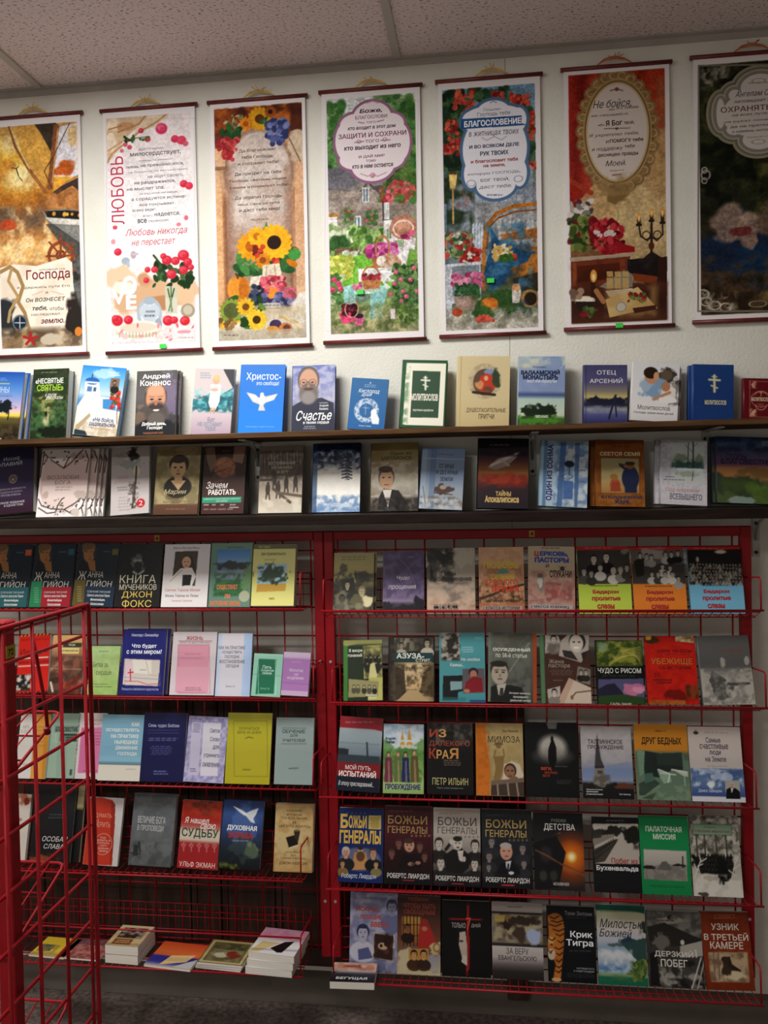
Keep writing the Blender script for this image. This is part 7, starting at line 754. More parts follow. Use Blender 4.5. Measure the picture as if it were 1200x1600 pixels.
COV.update(family=c_family, purple=c_purple, memories=c_memories, terror=c_terror, king=c_king, familylime=c_familylime, familyorange=c_familyorange, crowdblue=c_crowdblue, whirl=c_whirl, azusa=c_azusa, teal=c_teal, condemned=c_condemned, pastor=c_pastor, rice=c_rice2, refuge=c_refuge, greysnow=c_greysnow, mypath=c_mypath2, awaken=c_awaken, farland=c_farland, mimosa=c_mimosa, run=c_run, tallinn=c_tallinn, poor=c_poor, happiest=c_happiest, genblue=c_genblue2, genmaroon=c_genmaroon, genwhite=c_genwhite, gendark=c_gendark, childhood=c_childhood, buchen=c_buchen2, tentgreen=c_tentgreen, wintercrowd=c_wintercrowd, sparks=c_sparks, whypain=c_whypain2, sevendays=c_sevendays, faith=c_faith, tiger=c_tiger, mercy=c_mercy, escape=c_escape, prisoner=c_prisoner)
# ---------------------------------------------------------------- the booklets lying flat
def c_flatyellow(A): A.z(0, 0, 100, 0, 0, 100, 100, 100).bg('d0b43c', 'd4b840').r(8, 40, 45, 75, '5c5c54').n(8, 40, 60, 90, '8c7c4c', 6, .5, .7).r(0, 84, 100, 100, 'b09c60')
def c_flatred(A): A.z(0, 0, 100, 0, 0, 100, 100, 100).bg('8c4444', '94504a').n(0, 0, 100, 100, 'b88c84', 8, .5, .7).r(0, 0, 100, 30, '5c4450', .6)
def c_flatcream(A): A.z(0, 0, 100, 0, 0, 100, 100, 100).bg('c8b490', 'b8a078').r(14, 12, 88, 62, '3c2c24').n(14, 12, 88, 62, 'a8988c', 7, .56, .9).r(14, 66, 70, 92, '7c4c2c').d(20, 70, 66, 88, 2, 'd0b080')
def c_flatorange(A): A.z(0, 0, 100, 0, 0, 100, 100, 100).bg((0, 'c8502c'), (.4, 'd0703c'), (.55, 'c86038'), (.6, '34348c'), (.85, '3c3c8c'), (1, 'b0a8a0')).p([(30, 95), (40, 55), (90, 45), (80, 75)], 'd0b484').p([(60, 98), (100, 60), (100, 100)], 'b8b4b0')
def c_flatgreen(A): A.z(0, 0, 100, 0, 0, 100, 100, 100).bg('6c6040').fr(6, 6, 94, 94, 6, 'b4a474').r(14, 12, 86, 40, '4c4830').n(14, 40, 86, 88, '8c8468', 7, .48, .8).el(38, 62, 14, 12, 'b0ac94', 6).el(64, 62, 16, 12, '7c3428', 6).n(14, 12, 86, 40, '7c7450', 8, .5, .6)
def c_flatwhite(A): A.z(0, 0, 100, 0, 0, 100, 100, 100).bg((0, 'b08ca0'), (.3, 'c4909c'), (.4, 'c8a8b0'), (.5, 'd8d4d4'), (1, 'd4d0d4')).p([(0, 100), (14, 55), (55, 55), (20, 95)], 'c8b484').p([(40, 78), (62, 50), (82, 44), (70, 90), (60, 92)], '241c1c').n(0, 0, 100, 40, 'b86c8c', 7, .55, .6)
def c_flatdark(A): A.z(150, 400, 330, 400, 150, 515, 285, 515).bg((0, 'b89c8c'), (.3, 'b8705c'), (.45, 'a8a0a0'), (.6, '34343c'), (1, '1c1c22')).el(240, 430, 40, 16, '8c4c3c', 6).n(150, 400, 330, 450, 'd0b4a4', 6, .55, .7).t('БЕГУЩАЯ', 168, 487, 268, 503, 'd8d8d8', .02, .1)
COV.update(flatyellow=c_flatyellow, flatred=c_flatred, flatcream=c_flatcream, flatorange=c_flatorange, flatgreen=c_flatgreen, flatwhite=c_flatwhite, flatdark=c_flatdark)
# ---------------------------------------------------------------- printed sheets, books, scrolls
def sheet(name, A, mat, parent, depth=0., edge=None, lift=.0003, back=True):
    nx, ny, w, h = A.nx, A.ny, A.w, A.h
    X = (A.U*w).ravel(); Z = ((1-A.V)*h).ravel(); v = [np.stack([X, np.zeros_like(X), Z], 1)]; c = [(lin(A.C)**1.13).reshape(-1, 3)]
    i = np.arange(nx*ny).reshape(ny, nx); a, b, cc, d = i[1:, :-1], i[1:, 1:], i[:-1, 1:], i[:-1, :-1]
    loops = [np.stack([a, b, cc, d], -1).reshape(-1)]; tot = [np.full((nx-1)*(ny-1), 4)]; n = nx*ny
    ec = lin(hexc(edge)) if edge else lin(A.C[0, 0])
    if depth > 0:                                # sides and back of the board
        q = np.array([(0, 0, 0), (w, 0, 0), (w, 0, h), (0, 0, h), (0, depth, 0), (w, depth, 0), (w, depth, h), (0, depth, h)], float)
        v.append(q); c.append(np.tile(ec, (8, 1)))
        loops.append(np.array([0, 4, 5, 1, 1, 5, 6, 2, 2, 6, 7, 3, 3, 7, 4, 0, 5, 4, 7, 6])+n); tot.append(np.full(5, 4)); n += 8
    for ti, (tx, u0, v0, u1, v1, cl, bd, it, ro) in enumerate(A.T):
        P, F, isl, sz = glyphs(tx, bd)
        if not len(F): continue
        x, y = P[:, 0], P[:, 1]
        if ro: x, y = 1-y, x
        elif it: x = (x+it*(y-.5)*sz[1]/max(sz[0], 1e-6)*1.0)
        U = u0+(u1-u0)*x; V = v1-(v1-v0)*y
        v.append(np.stack([U*w, -lift-isl*0-ti*6e-6, (1-V)*h], 1)); c.append(np.tile(lin(hexc(cl)), (len(P), 1)))
        loops.append(np.array(F).ravel()+n); tot.append(np.full(len(F), 4))
        n += len(P)
    v = np.concatenate(v); c = np.concatenate(c); loops = np.concatenate(loops); tot = np.concatenate(tot)
    me = bpy.data.meshes.new(name); me.vertices.add(len(v)); me.vertices.foreach_set('co', v.ravel())
    me.loops.add(len(loops)); me.loops.foreach_set('vertex_index', loops.astype(np.int32)); me.polygons.add(len(tot))
    me.polygons.foreach_set('loop_start', np.concatenate([[0], np.cumsum(tot)[:-1]]).astype(np.int32)); me.update(calc_edges=True)
    at = me.color_attributes.new('ink', 'FLOAT_COLOR', 'POINT'); at.data.foreach_set('color', np.concatenate([c, np.ones((len(c), 1))], 1).ravel().astype(np.float32))
    return link(name, me, parent, mat)
def book(key, w, h, t, hard, gloss, edge, label, group, name='book', res=520):
    r = empty(name, (0, 0, 0), label, 'book', group); A = Art(w, h, res); COV[key](A)
    bt = .0024 if hard else .0008; ov = .003 if hard else 0.; em = plain('cover_board', edge)
    sheet('front_cover', A, PRINT[gloss], r, bt, edge)
    MB().box(.003 if hard else .0006, bt+.0001, ov, w-ov, t-bt-.0001, h-ov).build('page_block', M['pages'], r)
    MB().box(0, t-bt, 0, w, t, h).build('back_cover', em, r)
    b = MB(); n = 6; bu = min(.0045, t*.22) if hard else .0004
    P = [(-bu*math.sin(math.pi*i/n), t*(1-math.cos(math.pi*i/n))/2) for i in range(n+1)]
    b.add([(x, y, z) for z in (0, h) for x, y in P], [(i+1, i, i+n+1, i+n+2) for i in range(n)]+[tuple(range(n+1)), tuple(reversed(range(n+1, 2*n+2)))], True).build('spine', em, r)
    return r
def copy_tree(o, label):
    c = o.copy(); col.objects.link(c); c['label'] = label
    for ch in list(o.children):
        d = ch.copy(); col.objects.link(d); d.parent = c
    return c
def lean(o, x, y, z, L, ro, w, t):               # stand a book on its shelf: lean back by L degrees, turned by ro in its own plane
    m = Matrix.Rotation(R(-L), 4, 'X') @ Matrix.Rotation(R(ro), 4, 'Y')
    lo = min((m @ Vector((a, b, 0))).z for a in (0, w) for b in (0, t))
    o.matrix_world = Matrix.Translation((x, y, z-lo+.0002)) @ m; return o
ROWS = {'S1': (-0.085, 1.84, 9), 'S2': (-0.115, 1.592, 14), 'L1': (-0.21, 1.3167, 15), 'L2': (-0.21, 1.0472, 15), 'L3': (-0.21, 0.7819, 15), 'L4': (-0.21, 0.5144, 15), 'R1': (-0.21, 1.2963, 15), 'R2': (-0.21, 1.0374, 15), 'R3': (-0.21, 0.7646, 15), 'R4': (-0.21, 0.4935, 15), 'R5': (-0.21, 0.2258, 15)}
BOOKS = [   # cover, row, base corner x, width, height, roll, thickness, hardcover, finish, edge colour, set back, label
    ('tree', 'S1', -1.666, 0.149, 0.230, 3.2, 0.024, 1, 1, '3a6ab0', 0.000, 'blue sky cover with a windswept dark tree, cut by the frame edge, upper shelf'),
    ('forest', 'S1', -1.474, 0.122, 0.235, 0.0, 0.040, 1, 1, '3a4030', 0.000, 'thick dark green hardcover with a figure on a forest path, on the upper shelf'),
    ('greek', 'S1', -1.327, 0.148, 0.231, 6.5, 0.022, 1, 1, '4a90c8', 0.000, 'white Greek church and blue dome cover leaning on the upper shelf'),
    ('beard', 'S1', -1.117, 0.132, 0.219, 0.0, 0.018, 1, 1, '404044', 0.000, 'grey cover with the large face of a smiling dark bearded man, upper shelf'),
    ('child', 'S1', -0.934, 0.131, 0.215, 3.1, 0.014, 0, 1, 'c8c0c8', 0.000, 'pale lilac cover with a small child in white beside teal water'),
    ('dove', 'S1', -0.779, 0.143, 0.223, 2.1, 0.018, 1, 1, '1878e0', 0.000, 'plain bright blue hardcover with a white dove, upper shelf'),
    ('happy', 'S1', -0.604, 0.135, 0.217, 0.0, 0.018, 1, 1, '50547c', 0.000, 'blue cover with a grey bearded man in glasses and white script title'),
    ('ear', 'S1', -0.430, 0.115, 0.163, 5.5, 0.014, 0, 0, '3c70ac', 0.000, 'small slate blue softcover with a white round emblem of words'),
    ('prayergreen', 'S1', -0.266, 0.137, 0.215, 3.3, 0.024, 1, 1, '2a5a38', 0.000, 'green prayer book with a wide white frame and white cross'),
    ('parable', 'S1', -0.093, 0.158, 0.221, 2.3, 0.024, 1, 1, 'd0c098', 0.000, 'beige hardcover with an oval painting in an ornate grey frame'),
    ('valaam', 'S1', 0.091, 0.138, 0.215, 2.5, 0.016, 1, 1, 'a0b0b8', 0.000, 'pale blue lake landscape cover with dark trees and bold black title'),
    ('arseny', 'S1', 0.287, 0.126, 0.181, 2.1, 0.020, 1, 1, '404068', 0.000, 'dusky violet hardcover with a leaning cross at sunset, upper shelf'),
    ('prayerwhite', 'S1', 0.422, 0.134, 0.179, 5.2, 0.018, 1, 1, 'd8d8dc', 0.000, 'white prayer book with a mother in blue holding her child'),
    ('prayerblue', 'S1', 0.601, 0.114, 0.169, 3.3, 0.022, 1, 0, '284c90', 0.000, 'plain dark blue cloth prayer book with a gold cross'),
    ('prayerred', 'S1', 0.745, 0.111, 0.122, 3.1, 0.020, 1, 0, '641420', 0.000, 'small maroon book with gold corner ornaments at the end of the upper shelf'),
    ('flavius', 'S2', -1.626, 0.171, 0.224, -5.0, 0.030, 1, 1, '2c2840', 0.000, 'very thick dark violet hardcover with a round emblem on the second shelf'),
    ('love', 'S2', -1.444, 0.165, 0.226, 0.0, 0.010, 0, 1, 'd8ccc8', 0.000, 'pale pink cover wreathed with dark twigs, foremost of its fanned copies'),
    ('rose', 'S2', -1.192, 0.127, 0.222, -3.5, 0.014, 0, 1, 'b8b0b0', 0.000, 'pale grey cover with a long stem and a round red badge'),
    ('woman', 'S2', -1.050, 0.144, 0.224, 0.0, 0.016, 1, 1, '8c7c5c', 0.000, 'sepia cover with a portrait of a dark haired woman, second shelf'),
    ('work', 'S2', -0.893, 0.136, 0.220, 0.0, 0.016, 1, 1, '33504c', 0.000, 'dark cover with hands kneading dough and a teal band, second shelf'),
    ('loggers', 'S2', -0.710, 0.137, 0.217, 0.0, 0.016, 1, 1, '8a7c70', 0.000, 'sepia cover of men felling trees in the snow, second shelf'),
    ('silver', 'S2', -0.540, 0.149, 0.221, 0.0, 0.016, 1, 2, '24406c', 0.000, 'blue and silver film wrapped hardcover shining brightest on the second shelf'),
    ('million', 'S2', -0.357, 0.145, 0.217, 0.0, 0.016, 1, 2, '6a5c3c', 0.000, 'shiny ochre cover with a man in an open white collar, second shelf'),
    ('edge', 'S2', -0.209, 0.130, 0.192, 3.5, 0.014, 1, 1, '6c84a4', 0.000, 'small dusty blue hardcover with a brown cart picture, second shelf'),
    ('apoc', 'S2', -0.033, 0.150, 0.219, 2.1, 0.018, 1, 1, '201c24', 0.000, 'near black cover with an orange cloudy sky and pale hand'),
    ('sonm', 'S2', 0.150, 0.139, 0.204, 3.9, 0.018, 1, 1, '88a8c0', 0.000, 'blue and white cover with an hourglass and a purple title up its side'),
    ('seed', 'S2', 0.316, 0.140, 0.205, 2.1, 0.018, 1, 1, '7c4820', 0.000, 'brown cover with a framed picture of a horn blower in blue'),
    ('pokrov', 'S2', 0.501, 0.130, 0.198, 4.0, 0.018, 1, 1, 'c0bcc4', 0.000, 'grey white cover with a watercolour of two bare trees by water'),
    ('feet', 'S2', 0.660, 0.196, 0.201, 3.1, 0.016, 1, 1, '34404c', 0.000, 'wide landscape cover with purple sky and green hills, end of second shelf'),
    ('guyonteal', 'L1', -1.567, 0.138, 0.200, 0.0, 0.014, 1, 1, '22303a', 0.000, 'dark portrait cover with a teal title box, in the top row of the left rack'),
    ('guyonred', 'L1', -1.422, 0.135, 0.201, 0.0, 0.014, 1, 1, '22303a', 0.000, 'dark portrait cover with a crimson title box and green strip'),
    ('guyonblue', 'L1', -1.281, 0.134, 0.199, 1.9, 0.014, 1, 1, '22303a', 0.000, 'dark portrait cover with a navy title box and olive strip'),
    ('martyrs', 'L1', -1.144, 0.142, 0.196, 0.0, 0.016, 1, 1, '201f20', 0.000, 'black cover with large cream and gold letters, beside the white nun book'),
    ('teresa', 'L1', -0.994, 0.145, 0.194, 0.0, 0.014, 0, 1, 'd4d0d0', 0.000, 'white cover with a photo of a smiling nun in a white cloak'),
    ('greenpond', 'L1', -0.845, 0.129, 0.196, 0.0, 0.014, 0, 1, '5c8070', 0.000, 'grey green cover with a pond picture and orange letters'),
    ('yellowtree', 'L1', -0.712, 0.131, 0.188, 0.0, 0.026, 0, 1, 'c8c484', 0.000, 'pale yellow cover with an oak tree picture, last in its top row'),
    ('redherring', 'L2', -1.472, 0.104, 0.183, -3.2, 0.010, 0, 1, 'c02018', 0.000, 'bright red cover with black hazard stripes and a small photo'),
    ('brownart', 'L2', -1.367, 0.108, 0.182, 0.0, 0.010, 0, 1, '8c6c50', 0.000, 'brown painting cover seen through the wire stand, beside the bright red one'),
    ('greenbattle', 'L2', -1.239, 0.097, 0.149, 0.0, 0.008, 0, 1, '98b878', 0.000, 'small pale green softcover in the second row of the left rack'),
    ('navyworld', 'L2', -1.136, 0.140, 0.200, 0.0, 0.012, 0, 1, '1c2070', 0.000, 'navy cover with a picture box and red cross, second row of left rack'),
    ('pinklife', 'L2', -0.974, 0.140, 0.191, 0.0, 0.018, 0, 1, 'd0c8cc', 0.000, 'white cover with a large plain pink panel'),
    ('whiteprac', 'L2', -0.830, 0.108, 0.189, 0.0, 0.010, 0, 1, 'b0c4e0', 0.000, 'white cover with pale blue edges and five centred grey lines'),
    ('tealsmall', 'L2', -0.718, 0.090, 0.127, 2.1, 0.006, 0, 1, '90c4b0', 0.000, 'small mint booklet with a dark teal panel'),
    ('lilacsmall', 'L2', -0.626, 0.083, 0.129, 2.3, 0.018, 0, 1, 'c0a0c8', 0.000, 'small lilac booklet at the end of the second row'),
    ('whiteorange', 'L3', -1.485, 0.100, 0.196, 0.0, 0.008, 0, 1, 'd8d4d0', 0.000, 'white and orange booklet behind the foreground wire stand'),
    ('sage', 'L3', -1.385, 0.094, 0.197, 0.0, 0.008, 0, 1, '98b0a0', 0.010, 'sage green booklet with a black title box, third row'),
    ('pinkbox', 'L3', -1.295, 0.094, 0.199, 0.0, 0.008, 0, 1, 'd8d0d0', 0.010, 'white booklet with a bright pink rounded box, third row'),
    ('bluecream', 'L3', -1.212, 0.136, 0.198, 0.0, 0.008, 0, 1, '84b0c4', 0.000, 'light blue booklet with a cream lower band'),
    ('navywonder', 'L3', -1.075, 0.137, 0.205, 0.0, 0.010, 0, 1, '1c1e58', 0.000, 'plain dark navy softcover with thin white lines of text'),
    ('lavender', 'L3', -0.936, 0.126, 0.195, 1.6, 0.008, 0, 1, 'a8a4c8', 0.000, 'mottled lavender booklet with white title strip'),
    ('lime', 'L3', -0.806, 0.139, 0.209, 0.0, 0.008, 0, 1, 'b0ac30', 0.000, 'plain mustard yellow booklet with a thin line frame'),
    ('greyteach', 'L3', -0.653, 0.117, 0.195, 0.0, 0.016, 0, 1, '98a8a8', 0.000, 'plain blue grey booklet at the end of the third row'),
    ('whiteflower', 'L4', -1.579, 0.120, 0.204, 0.0, 0.012, 0, 1, 'd4ccc4', 0.000, 'white cover with a pink blossom, half hidden by the red post'),
    ('blackglory', 'L4', -1.444, 0.133, 0.234, 0.0, 0.014, 1, 1, '201e20', 0.000, 'black cover with white italic letters behind the wire stand'),
    ('beigeblack', 'L4', -1.399, 0.110, 0.233, 0.0, 0.012, 1, 1, 'c0b090', 0.016, 'black cover with a beige top, tucked behind the black italic one'),
    ('redthink', 'L4', -1.267, 0.113, 0.200, 1.4, 0.012, 0, 1, 'ccc8c8', 0.000, 'white cover with a rounded orange red panel and circle of text'),
    ('greymaj', 'L4', -1.119, 0.137, 0.212, 1.3, 0.025, 1, 1, '585c60', 0.000, 'plain grey cover with a tiny figure, fourth row of left rack'),
    ('fate', 'L4', -0.963, 0.127, 0.198, 1.7, 0.012, 0, 1, 'a02c24', 0.000, 'red cover with a cream middle band and large green letters'),
    ('spiritwar', 'L4', -0.830, 0.126, 0.199, 1.7, 0.025, 1, 1, '243460', 0.000, 'dark blue cover with a white dove in flight, fourth row'),
    ('monte', 'L4', -0.661, 0.119, 0.195, 0.0, 0.024, 0, 1, 'c4a878', 0.000, 'parchment cover with a small black book drawing, end of fourth row'),
    ('family', 'R1', -0.463, 0.121, 0.183, 0.0, 0.012, 0, 1, '8c8458', 0.000, 'olive sepia cover with a family at a train, first in top row of right rack'),
    ('purple', 'R1', -0.314, 0.122, 0.187, 0.0, 0.012, 0, 1, '504870', 0.000, 'purple stormy sky cover above a dark tree line'),
    ('memories', 'R1', -0.183, 0.141, 0.195, 0.0, 0.012, 0, 1, '9c948c', 0.000, 'pale smoky cover with dark trees and tiny men in black'),
    ('terror', 'R1', -0.031, 0.131, 0.196, 0.0, 0.012, 0, 1, 'c09878', 0.000, 'tan cover with yellow and red title words and barbed wire'),
    ('king', 'R1', 0.109, 0.133, 0.195, 1.5, 0.012, 0, 1, 'b8a890', 0.000, 'beige cover with a sketched rat and blue letters'),
    ('familylime', 'R1', 0.254, 0.147, 0.195, 0.0, 0.012, 0, 1, 'a8bc50', 0.000, 'family photo cover with a lime green lower half'),
    ('familyorange', 'R1', 0.407, 0.145, 0.192, 0.0, 0.012, 0, 1, 'd08030', 0.000, 'family photo cover with an orange lower half'),
    ('crowdblue', 'R1', 0.562, 0.146, 0.191, 0.0, 0.012, 0, 1, '70a8c4', 0.000, 'crowd photo cover with a light blue lower half'),
    ('whirl', 'R2', -0.436, 0.118, 0.178, -1.5, 0.010, 0, 1, '4c8a40', 0.000, 'green and yellow cover with two old group photos'),
    ('azusa', 'R2', -0.301, 0.136, 0.189, 0.0, 0.016, 1, 1, '28241f', 0.000, 'dark framed cover with a sepia street and teal title band'),
    ('teal', 'R2', -0.151, 0.134, 0.202, 0.0, 0.010, 0, 1, '5098a0', 0.000, 'turquoise cover with a hooded figure in dark red'),
    ('condemned', 'R2', -0.010, 0.140, 0.201, 1.3, 0.012, 0, 1, '60645c', 0.000, 'grey green cover with the face of a man in a suit, orange edge strip'),
    ('pastor', 'R2', 0.143, 0.142, 0.196, 0.0, 0.012, 0, 1, '5c8460', 0.000, 'brown cover scattered with old snapshots of a smiling woman'),
    ('rice', 'R2', 0.301, 0.134, 0.181, 0.0, 0.010, 0, 1, '181818', 0.000, 'black cover with a picture of rice ears and one of pink dusk'),
    ('refuge', 'R2', 0.441, 0.140, 0.193, 0.0, 0.014, 0, 1, 'b8201a', 0.000, 'bright red cover with a faint gold title, second row of right rack'),
    ('greysnow', 'R2', 0.593, 0.140, 0.193, -1.4, 0.014, 1, 1, '686866', 0.000, 'grey cover with a pale snowy field and dark tree shadow'),
    ('mypath', 'R3', -0.465, 0.130, 0.214, 2.6, 0.012, 0, 1, '902430', 0.000, 'crimson and navy cover with a grey barbed wire fence'),
    ('awaken', 'R3', -0.323, 0.121, 0.199, 0.0, 0.010, 0, 1, 'a0b8c0', 0.000, 'painted cover with golden church domes and four people'),
    ('farland', 'R3', -0.192, 0.135, 0.204, 0.0, 0.012, 0, 1, '201e20', 0.000, 'black cover with large red and gold letters, third row'),
    ('mimosa', 'R3', -0.048, 0.138, 0.205, 0.0, 0.012, 0, 1, 'c0762c', 0.000, 'tan cover with an orange strip and a girl in a white veil'),
    ('run', 'R3', 0.096, 0.152, 0.210, 0.0, 0.012, 0, 1, '1c1e20', 0.000, 'black cover with a lone silhouette in a pale glow'),
    ('tallinn', 'R3', 0.257, 0.143, 0.200, 0.0, 0.012, 0, 1, 'b4b0b4', 0.000, 'grey sky cover with a tall pointed church spire'),
    ('poor', 'R3', 0.409, 0.148, 0.209, 0.0, 0.012, 0, 1, 'cc8c34', 0.000, 'amber cover with a dark green courtyard and washing lines'),
    ('happiest', 'R3', 0.560, 0.144, 0.205, 0.0, 0.010, 0, 1, 'd0c8c4', 0.000, 'white cover with a blue world map and small portrait photo'),
    ('genblue', 'R4', -0.464, 0.135, 0.210, 0.0, 0.014, 0, 1, '1a3270', 0.000, 'royal blue cover with thick yellow letters and an oval group picture'),
    ('genmaroon', 'R4', -0.325, 0.143, 0.220, 0.0, 0.012, 0, 1, '4c1c28', 0.000, 'maroon cover with gold letters and a clergyman in black'),
    ('genwhite', 'R4', -0.178, 0.139, 0.218, 0.0, 0.012, 0, 1, 'b4aca4', 0.000, 'pale grey cover with a preacher raising his hand'),
    ('gendark', 'R4', -0.035, 0.147, 0.218, 0.0, 0.012, 0, 1, '303238', 0.000, 'charcoal cover with gold letters and a white haired man in a suit'),
    ('childhood', 'R4', 0.117, 0.143, 0.213, 0.0, 0.012, 0, 1, '202226', 0.000, 'black cover with a glowing orange sun behind barbed wire'),
    ('buchen', 'R4', 0.286, 0.132, 0.205, 0.0, 0.012, 0, 1, '1d1d21', 0.000, 'black cover with a snowy fence photo above a white title'),
    ('tentgreen', 'R4', 0.420, 0.137, 0.212, 0.0, 0.012, 0, 1, '1f8a54', 0.000, 'plain emerald green cover with a grey tent photo'),
    ('wintercrowd', 'R4', 0.561, 0.135, 0.218, 0.0, 0.012, 0, 1, '80806f', 0.000, 'snowy birch wood cover with a dark crowd of people'),
    ('sparks', 'R5', -0.435, 0.144, 0.219, 0.0, 0.010, 0, 1, '8488a8', 0.000, 'misty blue grey cover with two young faces and a snapshot'),
    ('whypain', 'R5', -0.291, 0.129, 0.217, 0.0, 0.010, 0, 1, '50362f', 0.000, 'brown cover with prison bars and a red cloaked figure'),
    ('sevendays', 'R5', -0.157, 0.143, 0.207, 0.0, 0.012, 0, 1, '121214', 0.000, 'black cover with a glowing red cross and half a face'),
    ('faith', 'R5', -0.009, 0.148, 0.208, 0.0, 0.012, 0, 1, 'a8a09c', 0.000, 'white to black cover with a painted biblical scene'),
    ('tiger', 'R5', 0.152, 0.138, 0.204, 0.0, 0.012, 0, 1, '14161c', 0.000, 'black cover with a walking tiger'),
    ('mercy', 'R5', 0.295, 0.138, 0.213, 0.0, 0.010, 0, 1, '1c6454', 0.000, 'pale river landscape cover with green top and bottom bands'),
    ('escape', 'R5', 0.437, 0.153, 0.201, 0.0, 0.012, 0, 1, '4c4a48', 0.000, 'grey war photo cover with white typewriter letters'),
    ('prisoner', 'R5', 0.594, 0.132, 0.205, -1.3, 0.012, 0, 1, '84381c', 0.000, 'rust brown cover with a sepia picture of a horse, last in the bottom row'),
]
GROUP = {'S1': 'books on the upper wooden shelf', 'S2': 'books on the second wooden shelf', 'L1': 'books in the top row of the left rack', 'L2': 'books in the second row of the left rack', 'L3': 'booklets in the third row of the left rack', 'L4': 'books in the fourth row of the left rack',
         'R1': 'books in the top row of the right rack', 'R2': 'books in the second row of the right rack', 'R3': 'books in the third row of the right rack', 'R4': 'books in the fourth row of the right rack', 'R5': 'books in the bottom row of the right rack'}
DROP = {'S1': 0., 'S2': 0.}
TREE = {}
for key, row, x, w, h, ro, t, hard, gloss, edge, dy, label in BOOKS:
    y, z, L = ROWS[row]; o = book(key, w, h, t, hard, gloss, edge, label, GROUP[row])
    lean(o, x, y+dy, z-DROP.get(row, .003), L, ro, w, t); TREE[key] = (o, row, x, w, h, ro, t, L)
def behind(key, dx, k, label, dz=0.):            # a further copy of a book standing right behind it
    o, row, x, w, h, ro, t, L = TREE[key]; c = copy_tree(o, label)
    c.matrix_world = Matrix.Translation((dx, k*(t+.0018)/math.cos(R(L)), dz)) @ o.matrix_world; return c
behind('tree', .005, 1, 'copy of the lone tree cover, only its blue edge showing behind it')
behind('greek', -.012, 1, 'copy peeking out behind the Greek church cover')
behind('beard', .006, 1, 'copy barely showing behind the smiling bearded man cover')
behind('prayerwhite', .010, 1, 'copy hidden behind the mother and child prayer book')
behind('prayerblue', -.006, 1, 'copy hidden behind the plain blue cloth prayer book')
behind('love', .024, 1, 'second of the fanned pale pink twig covers'); behind('love', .034, 2, 'third of the fanned pale pink twig covers'); behind('love', .044, 3, 'rearmost of the fanned pale pink twig covers')
behind('work', .003, 1, 'copy with a teal edge hidden behind the dough kneading cover')
behind('pokrov', -.012, 1, 'copy with a teal spine behind the two bare trees cover')
behind('seed', -.014, 1, 'copy hidden behind the brown horn blower cover')
behind('feet', -.008, 1, 'copy hidden behind the purple sky landscape cover')
behind('family', .006, 1, 'copy showing as a thin edge behind the olive sepia family cover')
behind('navyworld', .007, 1, 'copy showing as a thin edge behind the navy red cross cover')
# ---------------------------------------------------------------- the two red racks and their wire trays
def rack(x0, x1, label, grid0, step, tagx, num):
    r = empty('wire_display_rack', ((x0+x1)/2, -.1255, 0), label, 'rack', 'red display racks on the wall'); o = r.location.x; q = lambda x: x-o
    for xa, ww in ((x0, .030), (x1-.030, .030)):
        p = MB().box(q(xa), -.016, .225, q(xa)+ww, .012, 1.538, .0025).build('post', M['red'], r)
        for z in (1.14, .40): MB().tube([(q(xa)+ww/2, -.0158, z), (q(xa)+ww/2, -.0182, z)], .0045, 10).build('screw', M['screw'], p)
    MB().box(q(x0)+.0302, -.016, 1.510, q(x1)-.0302, .012, 1.538, .0025).build('top_rail', M['red'], r)
    g = MB(); x = grid0
    while x < x1-.03:
        if x > x0+.03: g.tube([(q(x), .0, .235), (q(x), .0, 1.512)], .0026, 6)
        x += step
    z = 1.479
    while z > .24: g.tube([(q(x0)+.028, .005, z), (q(x1)-.028, .005, z)], .0026, 6); z -= .0877
    g.build('wire_grid', M['red'], r)
    for xa in (x0+.015, x1-.015):
        for z in (1.3, .5): MB().box(q(xa)-.008, .0125, z, q(xa)+.008, .1245 if not (z < 1.1 and xa < .12) else .09, z+.03, .001).build('standoff', M['red'], r)
    A = Art(.016, .019, 900); A.bg('c4ac68').t(num, .25, .18, .75, .84, '34281c', .03); tg = sheet('number_tag', A, PRINT[0], r, .001, 'c4ac68'); tg.location = (q(tagx)-.008, -.0172, 1.514); tg['label'] = 'small yellow number tag'
    return r
rack(-1.752, -.5018, 'red wire display rack behind the foreground stand, its lowest tray holding flat booklets', -1.6772, .0872, -1.028, '4')
rack(-.5002, .746, 'red wire display rack full of upright books in all five rows', -.4593, .0889, .126, '4')
